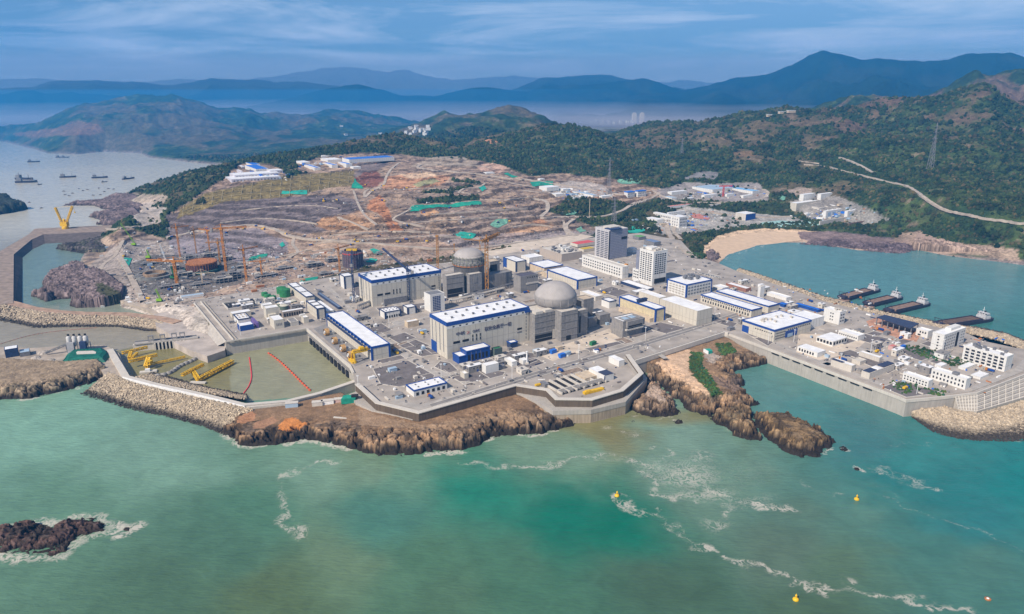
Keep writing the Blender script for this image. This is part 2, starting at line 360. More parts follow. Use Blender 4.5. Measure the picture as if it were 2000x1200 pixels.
q = 7.0; hs = H+zs_*8; st = np.floor(hs/q)*q+q*sstep(.68, 1.0, hs/q-np.floor(hs/q))-zs_*8
H = np.where(inz & (H > 20), H*.12+st*.88, H)+np.where(inz, (fbm(GX/14, GY/14, 4, 41)-.5)*np.clip((H-17)*.25, 0.6, 5.0), 0)
rise = np.where(dc > 0, dc*(.55*(1-bf)+.055*bf)+(ridged(GX/12, GY/12, 4, 51)-.4)*3.5*sstep(0, 6, dc)*(1-bf)*(dd_ < -5), dc*.4)
H = np.where(dd_ > 3, H, np.minimum(H, rise))
H = np.where(dc < -4, -6, H)
# vegetation canopy relief on the hills
veg = np.ones(H.shape); veg[inz] = 0; veg[(dd_ > -25)] = 0; veg[dc < 14] = 0; veg[inb | ((bf > .3) & (dc < 45))] = 0
# ---- colours (albedo)
C = np.zeros(H.shape+(3,)); n1 = fbm(GX/70, GY/70, 5, 61); n2 = fbm(GX/260, GY/260, 4, 71); n3 = fbm(GX/18, GY/18, 4, 81)
def mixc(C, f, c): return C*(1-f[..., None])+np.array(c)*f[..., None]
C[:] = (.024, .045, .018)
C = mixc(C, sstep(.46, .62, n1*.6+n3*.4), (.055, .082, .026))
C = mixc(C, sstep(.46, .62, n2*.65+n1*.35)*.8, (.13, .095, .055))
C = mixc(C, sstep(.66, .74, n3*.55+n1*.45)*.8, (.19, .145, .10))
RGT = sstep(1450, 1750, PXX)*sstep(300, 250, PYY)
C = mixc(C, RGT*.75*sstep(.42, .56, n2*.6+n1*.4), (.135, .088, .062))
ROCK = np.array((.20, .165, .15))
C = mixc(C, sstep(22, 10, dc+n3*14)*(dc > -6), ROCK*np.clip(.6+n3[..., None]*.9, .5, 1.4))
def paint(poly, col, f=1.0, soft=.10, seed=0, restrict=None):
    global C
    xs = [p[0] for p in poly]; ys = [p[1] for p in poly]
    bb = (PXX > min(xs)-8) & (PXX < max(xs)+8) & (PYY > min(ys)-8) & (PYY < max(ys)+8)
    x = PXX[bb]+(n3[bb]-.5)*26*soft*4; y = PYY[bb]+(n1[bb]-.5)*14*soft*4
    m = inpoly(x, y, poly)
    k = np.zeros(H.shape); k[bb] = m*f
    C = mixc(C, k, col); return k > .3
PXX, PYY = proj(GX, GY, H); inb = inpoly(PXX, PYY, beach); veg[inb] = 0
e = np.where(inz, 1.0, 0.0)
C = mixc(C, e, (.29, .22, .17)); C = mixc(C, e*sstep(.47, .58, n1)*.8, (.42, .31, .225)); C = mixc(C, e*sstep(.52, .62, n3)*.85, (.13, .105, .095)); C = mixc(C, e*sstep(.56, .66, n2*.4+n3*.6)*.6, (.46, .33, .25))
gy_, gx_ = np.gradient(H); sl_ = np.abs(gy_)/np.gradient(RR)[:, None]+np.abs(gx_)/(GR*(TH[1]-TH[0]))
GREY = (.165, .14, .145)
paint([(325,472),(325,420),(400,402),(440,392),(560,386),(640,380),(700,390),(720,430),(650,450),(600,458),(500,440),(420,446)], GREY, .9)
paint([(330,512),(330,470),(400,455),(500,446),(560,470),(562,500),(480,512)], (.225, .20, .22), .9)
LATT = paint([(345,428),(352,408),(400,378),(500,356),(560,343),(692,334),(692,362),(640,368),(560,386),(440,394)], (.19, .145, .055), 1, .03)
paint([(700,330),(690,345),(730,336),(765,318),(700,318)], GREY, .8)
paint([(690,352),(712,335),(735,335),(752,350),(735,366),(700,366)], (.21, .085, .06), .9)
paint([(722,392),(742,380),(752,395),(765,425),(790,450),(760,452),(742,420),(715,408)], (.46, .20, .09), .8)
paint([(612,440),(635,425),(690,420),(725,436),(720,450),(640,450)], (.47, .27, .14), .85)
paint([(640,430),(700,410),(760,430),(730,445)], (.52, .33, .2), .6)
paint([(745,368),(755,345),(800,338),(880,345),(862,362),(800,372)], (.52, .28, .16), .85)
paint([(780,340),(840,338),(860,344),(800,352)], (.62, .47, .33), .8)
paint([(805,360),(850,348),(860,355),(815,366)], (.25, .30, .16), .8)
paint([(800,325),(840,308),(900,305),(935,318),(930,326)], (.36, .30, .24), .9)
paint([(930,325),(960,318),(990,325),(980,338),(940,336)], (.52, .35, .27), .8)
paint([(820,415),(850,408),(860,416),(835,424)], (.6, .36, .19), .8)
paint([(1000,446),(1040,430),(1080,440),(1075,448),(990,464),(960,470)], (.55, .34, .2), .7)
paint([(1040,430),(1056,426),(1066,434),(1045,440)], (.47, .24, .13), .8)
paint([(880,410),(1000,400),(1050,415),(1000,440),(900,450)], (.33, .26, .22), .6)
paint([(830,460),(980,455),(1180,450),(1130,470),(900,488)], (.27, .235, .235), .7)
LM_ = LATT
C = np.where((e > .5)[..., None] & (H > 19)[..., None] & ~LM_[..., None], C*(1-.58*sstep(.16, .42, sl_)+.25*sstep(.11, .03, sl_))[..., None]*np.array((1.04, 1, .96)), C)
DG = (.03, .042, .016)
dgm = np.zeros(H.shape, bool)
for pl in ([(812,392),(860,385),(936,382),(938,392),(870,397),(812,397)], [(826,375),(870,370),(930,362),(880,378),(826,378)], [(880,352),(935,356),(940,360),(885,356)], [(1065,412),(1090,402),(1110,385),(1150,388),(1240,400),(1200,418),(1110,426),(1085,418)],
           [(1200,425),(1240,405),(1285,390),(1285,402),(1230,425),(1190,436)], [(1290,395),(1340,394),(1440,400),(1540,398),(1560,430),(1450,422),(1340,408),(1290,408)], [(1330,465),(1345,452),(1400,450),(1460,438),(1590,440),(1590,452),(1480,448),(1400,462),(1350,478)],
           [(1338,492),(1355,480),(1370,480),(1382,500),(1370,508),(1350,505)], [(320,412),(350,385),(400,360),(445,330),(445,345),(400,372),(340,415)], [(380,400),(400,385),(400,398)], [(520,318),(560,300),(580,330),(545,330)], [(550,330),(600,338),(560,348)]):
    dgm |= paint(pl, DG, 1, .05)
veg[dgm] = 1.0
SAND = (.62, .45, .30)
m = inb & (dc > -8); C[m] = SAND; k = (bf > .4)*sstep(2.2, .9, H)*(dc > -6); C = mixc(C, k*.75, (.34, .25, .19))
paint([(1560,452),(1650,455),(1700,462),(1780,470),(1780,492),(1640,482),(1560,466)], (.15, .11, .12), .85)
paint([(1740,478),(1760,455),(1790,452),(1830,470),(1900,478),(1990,492),(1995,512),(1800,490)], (.36, .26, .20), .8, .25)
paint([(230,372),(262,378),(330,382),(320,398),(250,402)], (.42, .34, .28), .7); paint([(255,405),(290,395),(325,408),(300,440),(265,440)], (.44, .38, .34), .8)
paint([(140,545),(240,470),(330,470),(380,590),(330,640),(240,600)], (.33, .29, .26), .75); paint([(240,520),(300,498),(420,498),(480,520),(470,556),(400,575),(300,578),(255,560)], (.115, .11, .105), .85, .15); paint([(110,250),(150,235),(195,245),(205,262),(60,270),(20,262)], (.28, .14, .09), .55)
paint([(235,600),(300,590),(390,600),(430,670),(330,640)], (.47, .42, .37), .8)
paint([(1700,170),(1790,190)], (.2, .15, .1), .1)
paint([(1280,372),(1330,358),(1480,358),(1500,380),(1500,396),(1400,394),(1290,392)], (.33, .29, .28), .8); paint([(1540,398),(1580,378),(1640,385),(1700,410),(1740,430),(1700,440),(1580,430)], (.27, .25, .23), .85)
paint([(1530,378),(1560,366),(1590,372),(1570,388)], (.38, .3, .25), .7); paint([(1330,350),(1370,335),(1405,338),(1400,352)], (.30, .27, .29), .6)
paint([(1280,430),(1340,405),(1540,425),(1590,434),(1480,440),(1370,455),(1290,460)], (.42, .39, .36), .8)
paint([(945,275),(965,270),(975,278),(955,282)], (.5, .24, .13), .8)
paint([(1430,298),(1470,295),(1475,308),(1440,308)], (.22, .14, .08), .6)
paint([(1060,375),(1110,352),(1180,362),(1200,382),(1130,388)], (.42, .38, .35), .7)
veg[(C[..., 0] > .16) & (GR < 2300)] *= .15
H += veg*(GR > 1150)*((fbm(GX/9, GY/9, 3, 91)-.5)*5+1.0)*sstep(15, 40, dc)
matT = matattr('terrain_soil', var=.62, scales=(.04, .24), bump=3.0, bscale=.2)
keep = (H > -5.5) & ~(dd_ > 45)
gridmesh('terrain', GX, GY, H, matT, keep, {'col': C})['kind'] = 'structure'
def th_height(x, y):
    r = math.hypot(x, y); t = math.atan2(x, y)
    fi = np.interp(r, RR, np.arange(NR)); fj = (t-TH[0])/(TH[1]-TH[0]); i = int(min(max(fi, 0), NR-2)); j = int(min(max(fj, 0), len(TH)-2)); a, b = fi-i, fj-j
    return (H[i, j]*(1-b)+H[i, j+1]*b)*(1-a)+(H[i+1, j]*(1-b)+H[i+1, j+1]*b)*a
def PT(px, py, dz=0.0):                    # first hit of a pixel ray with the ground
    dv = ray(px, py); t = math.atan2(dv[0], dv[1]); s = -dv[2]/math.hypot(dv[0], dv[1])
    fj = (t-TH[0])/(TH[1]-TH[0]); j = int(min(max(fj, 0), len(TH)-2)); b = fj-j
    h = np.maximum(H[:, j]*(1-b)+H[:, j+1]*b, 0); g = h-(CAMZ-RR*s); w = np.nonzero(g >= 0)[0]
    if not len(w): return P(px, py, 0)
    i = w[0]
    if i == 0: r = RR[0]
    else: f = g[i-1]/(g[i-1]-g[i]); r = RR[i-1]+(RR[i]-RR[i-1])*f
    return Vector((r*math.sin(t), r*math.cos(t), CAMZ-r*s+dz))
# ------------------------------------------------------------------ distant mountains
matM = matattr('mountain_cover', var=.3, scales=(.004, .03), bump=6, bscale=.02)
def mountain(pts, D, wf, wb, seed):
    t0, t1 = th_of(*pts[0]), th_of(*pts[-1]); nt_ = max(60, int((t1-t0)/R(.12))); T = np.linspace(t0, t1, nt_)
    zr = np.interp(T, [th_of(*p) for p in pts], [PD(p[0], p[1], D).z for p in pts])
    V = np.r_[np.linspace(-1, 0, 46), np.linspace(.06, 1, 10)]; TT, VV = np.meshgrid(T, V)
    Rr = D+np.where(VV < 0, VV*wf, VV*wb); X, Y = Rr*np.sin(TT), Rr*np.cos(TT); a = np.abs(VV)
    zr = zr*(1+.16*(fbm(D*T/420., T*0+seed, 5, seed+5)-.5)+.10*(ridged(D*T/900., T*0+seed*2., 4, seed+7)-.62))
    rg = ridged(X/700, Y/700, 5, seed); ed = sstep(0, .06, np.minimum(TT-t0, t1-TT)/(t1-t0))
    Z = (zr[None]*(1-a)**1.1*(1-.3*a)+(rg-.6)*zr[None]*.95*np.clip(a*3, .10, 1)*(1-a)+(fbm(X/120, Y/120, 4, seed+3)-.5)*26)*ed-8*a
    c = np.zeros(Z.shape+(3,)); k = fbm(X/300, Y/300, 4, seed+9); c[:] = (.018, .034, .02); c = mixc(c, sstep(.5, .65, k), (.03, .042, .024))
    gridmesh('mountain', X, Y, Z, matM, None, {'col': c})['kind'] = 'structure'
mountain([(1040,205),(1180,195),(1260,182),(1330,180),(1380,165),(1440,152),(1500,143),(1545,130),(1580,108),(1605,98),(1630,100),(1680,110),(1740,112),(1800,116),(1850,112),(1900,104),(1950,100),(2000,108),(2100,120),(2300,150)], 7000, 2000, 900, 101)
mountain([(420,215),(500,205),(550,195),(600,180),(650,172),(700,167),(740,175),(800,188),(850,187),(890,178),(930,173),(980,178),(1030,185),(1060,172),(1110,169),(1170,164),(1230,157),(1290,162),(1330,173),(1420,190)], 7400, 1300, 800, 111)
mountain([(940,190),(1010,170),(1050,156),(1110,151),(1172,146),(1215,154),(1270,162),(1330,175),(1400,190)], 8400, 1200, 800, 121)
mountain([(-600,178),(-300,170),(-100,168),(0,172),(60,170),(95,160),(140,162),(165,160),(250,163),(330,164),(370,161),(410,154),(470,157),(520,156),(580,157),(640,166),(700,175),(760,186),(840,196)], 8800, 1300, 800, 131)
mountain([(-600,185),(-200,184),(0,186),(40,180),(65,176),(85,182),(130,178),(160,184),(240,186),(300,182),(340,190)], 7700, 700, 600, 135)
mountain([(-800,156),(-300,158),(0,156),(150,160),(300,158),(480,158),(560,146),(640,137),(708,132),(760,142),(800,138),(850,149),(920,152),(1000,150),(1060,156),(1200,162),(1310,160),(1345,156),(1400,163),(1600,160),(2000,158),(2600,156)], 11200, 1200, 600, 141)
# ------------------------------------------------------------------ sea
STH = np.radians(np.linspace(-45, 45, 520)); SR = np.r_[330*(1150/330)**np.linspace(0, 1, 430), 1150*(12600/1150)**np.linspace(0, 1, 130)[1:]]
ST, SRR = np.meshgrid(STH, SR); SX, SY = SRR*np.sin(ST), SRR*np.cos(ST); SZ = np.zeros_like(SX); QX, QY = proj(SX, SY, SZ)
wx = QX+(fbm(SX/60, SY/60, 5, 201)-.5)*150; wy = QY+(fbm(SX/45, SY/45, 5, 203)-.5)*70
seac = [(100,820,136,178,168),(300,900,128,165,155),(150,1000,106,145,130),(300,1150,86,118,102),(480,1000,88,132,116),(600,920,126,160,148),(650,1100,112,138,118),(800,930,110,152,138),(930,960,40,132,118),(1080,1010,22,120,106),
 (1000,1110,80,122,106),(1190,1010,18,116,100),(1100,870,124,156,144),(1300,850,128,158,150),(1150,842,134,130,98),(1400,950,114,145,135),(1550,1070,98,122,112),(1700,1000,96,138,132),(1800,900,58,138,145),(1750,950,46,124,130),(1850,960,44,126,134),(1900,1006,52,128,138),
 (1980,940,30,132,138),(1900,1100,84,128,124),(1600,760,78,138,145),(1700,840,68,125,135),(1500,745,94,142,146),(1300,1150,78,108,94),(900,1180,88,122,105),(1600,1180,84,110,94),(1650,1100,96,124,108),(520,1150,94,116,92),(430,1050,85,122,108),(780,1006,82,132,125),(820,1080,86,126,108),(1800,1050,76,126,124),(700,905,122,150,134)]
SKM = np.array((1.09, 1.11, .90))
wt = np.zeros_like(QX); SC = np.zeros(QX.shape+(3,))
for x, y, r, g, b in seac:
    w = 1/(((wx-x)/1.5)**2+(wy-y)**2+300)**1.7; wt += w; SC += w[..., None]*L(r, g, b)
SC /= wt[..., None]
def spoly(poly, c, z=0):
    m = inpoly(QX, QY, poly); SC[m] = L(*c)
SC = mixc(SC, sstep(640, 560, QY)*(QX > 1200), L(96, 148, 162)); SC = mixc(SC, sstep(680, 560, QY)*(QX < 900), L(165, 160, 160)); SC = mixc(SC, sstep(500, 430, QY)*(QX < 900), L(222, 216, 218))  # far left bay paled: bright mist and sky reflection put into the water colour
spoly([(395,770),(380,700),(445,690),(610,660),(700,750),(600,775),(470,785)], (160,158,140)); spoly([(-300,600),(350,640),(400,700),(300,740),(200,720),(-300,720)], (168,158,150)); spoly([(230,760),(210,690),(330,660),(450,690),(450,780)], (146,138,104)); spoly([(30,600),(30,470),(170,470),(170,600)], (128,150,152))
SC = mixc(SC, sstep(26, 4, dline(SX, SY, Wp([(1090,826),(1160,828),(1230,806),(1290,818),(1370,812)])))*.8, L(140, 134, 100))
foam = np.zeros_like(QX)
def fline(pts, w, s=1.0, px=True):
    global foam
    p = Wp(pts); dx = (fbm(SX/14, SY/14, 4, 301)-.5)*26; dy = (fbm(SX/14, SY/14, 4, 303)-.5)*26
    dl = dline(SX+dx, SY+dy, p); foam = np.maximum(foam, s*np.clip(1-dl/(w*2.2), 0, 1)**1.6*(.6+.6*sstep(.3, .62, fbm(SX/18, SY/18, 3, 307))))
FLW = 1
fline([(1210,975),(1225,995),(1290,1010),(1340,1040),(1370,1065),(1420,1090),(1500,1112),(1530,1128),(1570,1142),(1620,1148),(1660,1145),(1710,1165),(1790,1168),(1820,1183),(1850,1178),(1930,1198)], 4.0, .85)
fline([(660,898),(600,910),(570,920),(548,945),(556,968),(553,1000),(555,1025),(590,1050)], 4.5, .75)
fline([(905,905),(960,910),(1000,912),(1070,910),(1130,893),(1200,895),(1250,905),(1290,920)], 4.5, .8); fline([(1290,920),(1330,935),(1360,950),(1400,968),(1450,980),(1510,986),(1545,998)], 6, .95)
fline([(1720,918),(1760,933),(1835,953)], 6, .7); fline([(1690,930),(1760,985),(1860,1020),(2000,1075)], 2.5, .45); fline([(1560,945),(1640,965)], 4, .5)
fline([(1265,925),(1280,965),(1330,970),(1365,985)], 4, .75); fline([(1440,985),(1430,1012),(1405,1030)], 5, .75); fline([(1290,870),(1300,890),(1280,905)], 4, .6); fline([(1680,870),(1740,868),(1850,866)], 3, .35)
for x, y, sx, sy, s in ((1350,925,75,32,.8),(1290,915,60,25,.55),(1385,965,85,20,.7),(1395,1025,40,20,.55),(1375,890,35,18,.6),(1480,975,60,16,.45),(1225,845,30,12,.4),(1450,930,130,50,.3),(1180,832,15,7,.6),(1230,848,8,5,.8),(1205,842,8,4,.7),(1262,880,8,4,.8)):
    foam = np.maximum(foam, s*np.exp(-((wx*.35+QX*.65-x)/sx)**2-((wy*.35+QY*.65-y)/sy)**2))
shorelines = [([(436,846),(465,870),(500,874),(540,870),(600,862),(640,867),(690,880),(740,892),(790,892),(830,887),(870,884),(910,882),(940,870),(960,857),(1000,852),(1050,850),(1100,840),(1125,833)], 5.5, 1.0), ([(-30,784),(50,780),(100,772),(150,760)], 6, 1.0),
 ([(1388,818),(1425,838),(1440,856),(1475,866),(1500,862),(1530,882),(1565,895),(1600,892),(1628,872)], 3.5, .9), ([(1235,812),(1290,818),(1335,810)], 3, .7), ([(-20,1048),(20,1028),(75,1020),(105,1026),(140,1012),(190,1008),(205,1024),(250,1033),(275,1028),(240,1045),(200,1040),(165,1050),(140,1066),(128,1086),(60,1090),(20,1092),(-30,1078)], 7, 1.0),
 ([(1640,870),(1655,880)], 4, 1), ([(1668,912),(1685,920)], 4, 1), ([(1318,822),(1336,824)], 3, .8), ([(1850,850),(1990,862)], 3, .5), ([(1400,512),(1480,482),(1560,475)], 5, .6), ([(20,1055),(60,1046)], 3, 1)]
gate = sstep(.42, .58, fbm(SX/22, SY/22, 3, 311))
for pts, w, s in shorelines:
    dl = dline(SX+(fbm(SX/6, SY/6, 3, 321)-.5)*7, SY+(fbm(SX/6, SY/6, 3, 322)-.5)*7, Wp(pts)); g = gate if len(pts) < 15 or pts[0][0] > 400 else np.maximum(gate, .7)
    foam = np.maximum(foam, s*np.clip(1.25-dl/w, 0, 1)*g*1.2)
ms = bpy.data.materials.new('sea_water'); ms.use_nodes = True; t = ms.node_tree; b = t.nodes['Principled BSDF']
b.inputs['Roughness'].default_value = .13; b.inputs['IOR'].default_value = 1.33; b.inputs['Specular IOR Level'].default_value = .38
a = N(t, 'ShaderNodeAttribute', attribute_name='col'); fa = N(t, 'ShaderNodeAttribute', attribute_name='foam'); g = N(t, 'ShaderNodeNewGeometry')
def noise(t, vec, sc, det=6, rough=.55, dist=0.0):
    n = N(t, 'ShaderNodeTexNoise'); n.inputs['Scale'].default_value = sc; n.inputs['Detail'].default_value = det; n.inputs['Roughness'].default_value = rough; n.inputs['Distortion'].default_value = dist
    t.links.new(vec, n.inputs['Vector']); return n.outputs['Fac']
nl = noise(t, g.outputs['Position'], .16, 7, .62, 1.2)
lace = M(t, 'SUBTRACT', 1.0, M(t, 'MULTIPLY', M(t, 'ABSOLUTE', M(t, 'SUBTRACT', nl, .5)), 9.0), clamp=True)
nf = noise(t, g.outputs['Position'], .55, 5, .6)
ff = M(t, 'MULTIPLY', M(t, 'MULTIPLY', fa.outputs['Fac'], .88), M(t, 'ADD', M(t, 'MULTIPLY', lace, 1.0), M(t, 'MULTIPLY', nf, .62)))
ff0 = M(t, 'MULTIPLY', fa.outputs['Fac'], M(t, 'ADD', M(t, 'MULTIPLY', lace, .75), M(t, 'MULTIPLY', nf, .75)))
mr = N(t, 'ShaderNodeMapRange', interpolation_type='SMOOTHSTEP'); mr.inputs[1].default_value = .14; mr.inputs[2].default_value = 1.15; mr.inputs[4].default_value = .8; t.links.new(ff, mr.inputs[0])
patch = N(t, 'ShaderNodeMapRange'); patch.inputs[1].default_value = .3; patch.inputs[2].default_value = .7; patch.inputs[3].default_value = .86; patch.inputs[4].default_value = 1.14
t.links.new(noise(t, g.outputs['Position'], .05, 8, .65, .5), patch.inputs[0])
vs = N(t, 'ShaderNodeVectorMath', operation='SCALE'); t.links.new(a.outputs['Color'], vs.inputs[0]); t.links.new(patch.outputs[0], vs.inputs[3])
mxs = N(t, 'ShaderNodeMix', data_type='RGBA'); t.links.new(mr.outputs[0], mxs.inputs[0]); t.links.new(vs.outputs[0], mxs.inputs[6]); mxs.inputs[7].default_value = (.58, .53, .46, 1); t.links.new(mxs.outputs[2], b.inputs['Base Color'])
rg = N(t, 'ShaderNodeMapRange'); rg.inputs[3].default_value = .13; rg.inputs[4].default_value = .9; t.links.new(mr.outputs[0], rg.inputs[0]); t.links.new(rg.outputs[0], b.inputs['Roughness'])
mpw = N(t, 'ShaderNodeMapping'); mpw.inputs['Scale'].default_value = (.10, .26, .2); mpw.inputs['Rotation'].default_value = (0, 0, R(12)); t.links.new(g.outputs['Position'], mpw.inputs[0])
bn = N(t, 'ShaderNodeBump'); bn.inputs['Strength'].default_value = .8; bn.inputs['Distance'].default_value = 1.1; t.links.new(noise(t, mpw.outputs[0], 1.0, 6, .6), bn.inputs['Height']); t.links.new(bn.outputs[0], b.inputs['Normal'])
SEAK = 0.69
gridmesh('sea', SX, SY, SZ, ms, None, {'col': SC*SEAK*SKM}, True, {'foam': foam})['kind'] = 'structure'
MB().add([(-14000, -2000, -4), (14000, -2000, -4), (14000, 12700, -4), (-14000, 12700, -4)], [(0, 1, 2, 3)]).build('seabed', mat('seabed_silt', (.12, .15, .12)))['kind'] = 'structure'
# ------------------------------------------------------------------ air: haze box and the valley fog
def volmat(name, col, dens, an=.3):
    m = bpy.data.materials.new(name); m.use_nodes = True; t = m.node_tree; t.nodes.clear(); o = N(t, 'ShaderNodeOutputMaterial'); v = N(t, 'ShaderNodeVolumePrincipled')
    v.inputs['Color'].default_value = (*col, 1); v.inputs['Density'].default_value = dens; v.inputs['Anisotropy'].default_value = an; t.links.new(v.outputs[0], o.inputs['Volume']); return m
HAZE = volmat('haze_air', (.035, .34, .84), 0.85e-4, 0.0)
tag(MB().box(-13500, 13500, -2500, 12900, -6, 1250).build('haze', HAZE), 'thin blue haze in the air over the whole bay and the hills', 'haze', kind='stuff')
fdir = []
def fogpoly(r0, r1, k):
    fp = []
    for px, d in ((-500,5400),(0,5500),(200,5600),(450,5500),(700,5000),(900,4750),(1050,4500),(1250,4400),(1500,4800),(1600,5300),(1800,5600),(2400,5600)):
        dv = ray(px, 300); t_ = math.atan2(dv[0], dv[1]); fp.append(((d+r0)*math.sin(t_), (d+r0)*math.cos(t_)))
    for px in (2400, 1600, 1000, 400, -500):
        dv = ray(px, 300); t_ = math.atan2(dv[0], dv[1]); fp.append((r1*math.sin(t_), r1*math.cos(t_)))
    return fp
lp = []
for px, d in ((-500,3300),(100,3350),(450,3000),(700,2950),(1250,4330),(700,4900),(200,5400),(-500,5300)):
    dv = ray(px, 300); t_ = math.atan2(dv[0], dv[1]); lp.append((d*math.sin(t_), d*math.cos(t_)))
fm = MB().prism(lp, -3, 290); k = len(fm.v)//2; fm.f.append(tuple(range(k-1, -1, -1)))
tag(fm.build('fog_bank', volmat('mist_air', (.07, .41, .87), 2.4e-4, 0.0)), 'thin blue mist over the low hills behind the left bay', 'mist', kind='stuff')
rf = []
for px, d in ((-500,8000),(400,8000),(1000,8000),(1700,8000),(2400,8000),(2400,12300),(1700,12300),(1000,12300),(400,12300),(-500,12300)):
    dv = ray(px, 300); t_ = math.atan2(dv[0], dv[1]); rf.append((d*math.sin(t_), d*math.cos(t_)))
fm = MB().prism(rf, -3.2, 640); k = len(fm.v)//2; fm.f.append(tuple(range(k-1, -1, -1)))
tag(fm.build('fog_bank', volmat('pale_mist_air', (.70, .80, .95), 2.2e-4, 0.0)), 'pale mist hanging round the farthest mountains on the skyline', 'mist', kind='stuff')
rf = [(d*math.sin(t_), d*math.cos(t_)) for px, d in ((-500,5150),(400,5350),(700,5000),(1050,4700),(1300,4600),(1500,4950),(1700,5350),(2400,5350),(2400,6950),(1700,6950),(1000,6950),(400,6950),(-500,6950)) for t_ in (math.atan2(ray(px, 300)[0], ray(px, 300)[1]),)]
fm = MB().prism(rf, -3.5, 640); k = len(fm.v)//2; fm.f.append(tuple(range(k-1, -1, -1)))
tag(fm.build('fog_bank', volmat('far_mist_air', (.03, .38, .90), 1.5e-4, 0.0)), 'deep blue mist filling the country before the far mountains', 'mist', kind='stuff')
for r0, r1, z0, z1, dens, lab in ((0, 8300, -3, 55, 2.6e-3, 'dense white fog bank lying low in the valleys below the blue mountains'), (100, 8400, 55.5, 85, 1.5e-3, 'second layer of pale fog just above the valley fog'), (200, 8500, 85.5, 120, 7e-4, 'third and thinner layer of pale fog above the valleys'), (300, 8600, 120.5, 170, 2.6e-4, 'thin topmost veil of mist above the valley fog')):
    fm = MB().prism(fogpoly(r0, r1, 0), z0, z1); k = len(fm.v)//2; fm.f.append(tuple(range(k-1, -1, -1)))
    tag(fm.build('fog_bank', volmat('fog_air', (.99, .91, .93), dens, 0.0)), lab, 'fog', kind='stuff')
# ------------------------------------------------------------------ platforms, sea walls, breakwaters
def struct(o): o['kind'] = 'structure'; return o
def offs(pts, d, closed=False):            # mitred offset to the left of the direction of travel
    n = len(pts); r = []
    for i in range(n):
        p = Vector(pts[i][:2]); a = Vector(pts[i-1][:2]) if (i or closed) else None; b = Vector(pts[(i+1) % n][:2]) if (i < n-1 or closed) else None
        n1 = (p-a).normalized() if a is not None else None; n2 = (b-p).normalized() if b is not None else None
        n1 = n1 or n2; n2 = n2 or n1
        q1 = Vector((-n1.y, n1.x)); q2 = Vector((-n2.y, n2.x)); m = (q1+q2)
        m = m.normalized()/max(.35, m.normalized().dot(q1)); r.append(p+m*d)
    return r
def strip(mb, l0, l1, z0, z1):             # vertical-sided ribbon between two lines
    for i in range(len(l0)-1):
        q = [l0[i], l0[i+1], l1[i+1], l1[i]]
        v = [(p[0], p[1], z0) for p in q]+[(p[0], p[1], z1) for p in q]
        f = [(4, 5, 6, 7), (0, 1, 5, 4), (2, 3, 7, 6)]
        if i == 0: f.append((3, 0, 4, 7))
        if i == len(l0)-2: f.append((1, 2, 6, 5))
        mb.add(v, f)
    return mb
def flat_poly(name, px, z, h, m, kind='structure'):
    w = [tuple(P(x, y, z))[:2] for x, y in px]
    o = MB().prism(w, z-.3, z+h).build(name, m); o['kind'] = kind; return o
mb = MB(); mb.prism(deckw, -4, DECK); mb.m = [0]*(len(mb.f)-1)+[1]
struct(mb.build('platform', [conc, deckm]))
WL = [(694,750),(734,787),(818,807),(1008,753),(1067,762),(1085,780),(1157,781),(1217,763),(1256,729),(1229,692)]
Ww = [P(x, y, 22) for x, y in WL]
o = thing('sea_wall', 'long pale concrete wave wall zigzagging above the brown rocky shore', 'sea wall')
strip(MB(), offs(Ww, -.2), offs(Ww, 4.0), 12.5, 21.2).build('wall', mat('wave_wall_stain_shade', (.125, .095, .07), .9, .25, .1, streak=.7), o); strip(MB(), offs(Ww, -.7), offs(Ww, 4.4), 21.2, 22).build('wall_top', concl, o)  # seaward face: stain and its shade both put into the dark brown
strip(MB(), offs(Ww, 4.2), offs(Ww, 6.2), 16.8, 19.2).build('inner_step', conc, o)
o = thing('parapet_wall', 'low pale parapet along the road between the bastion and the eastern platform', 'parapet')
pw = [P(x, y, 18) for x, y in ((1240,707),(1415,651),(1422,652))]
strip(MB(), offs(pw, -.5), offs(pw, 1.6), 14, 19.6).build('wall', concl, o); strip(MB(), offs(pw, 4.5), offs(pw, 5.6), 16.9, 18.4).build('inner_kerb', conc, o)
ew = [P(x, y, 18) for x, y in ((1424,653),(1756,776),(1770,782),(1838,776),(1908,768),(2004,731),(2100,700))]
o = thing('parapet_wall', 'pale parapet on the long sea wall of the eastern platform', 'parapet')
strip(MB(), offs(ew, -.5), offs(ew, .9), 15.5, 18.6).build('wall', concl, o); strip(MB(), offs(ew, 5.5), offs(ew, 6.2), 16.9, 17.7).build('inner_kerb', conc, o)
m = MB(); e0 = offs(ew, -1.3); e1 = offs(ew, -.5)
for i in range(1):
    for k in range(9):
        a, b = .30+k*.066, .30+k*.066+.045; p = [Vector(e0[0]).lerp(e0[1], a), Vector(e0[0]).lerp(e0[1], b)]; q_ = [Vector(e1[0]).lerp(e1[1], a), Vector(e1[0]).lerp(e1[1], b)]
        strip(m, p, q_, 14.6, 15.6)
m.build('drain_opening', dark, o)
lw = [P(x, y, DECK+1) for x, y in ((378,592),(440,668),(600,642))]
o = thing('parapet_wall', 'grey double parapet round the water works platform by the basin', 'parapet')
strip(MB(), offs(lw, .2), offs(lw, 1.4), 16.9, 18.6).build('wall', concl, o)
strip(MB(), offs(lw[:2], 9), offs(lw[:2], 10.2), 16.9, 19.4).build('inner_wall', concl, o); strip(MB(), offs(lw[:2], 13.5), offs(lw[:2], 14.4), 16.9, 18.6).build('inner_kerb', conc, o)
o = thing('slope_paving', 'plain grey paved slope outside the water works parapet', 'slope')
a0 = [P(x, y, DECK) for x, y in ((382,586),(378,592),(440,668))]; a1 = [P(x, y, 9) for x, y in ((372,600),(366,606),(425,676))]
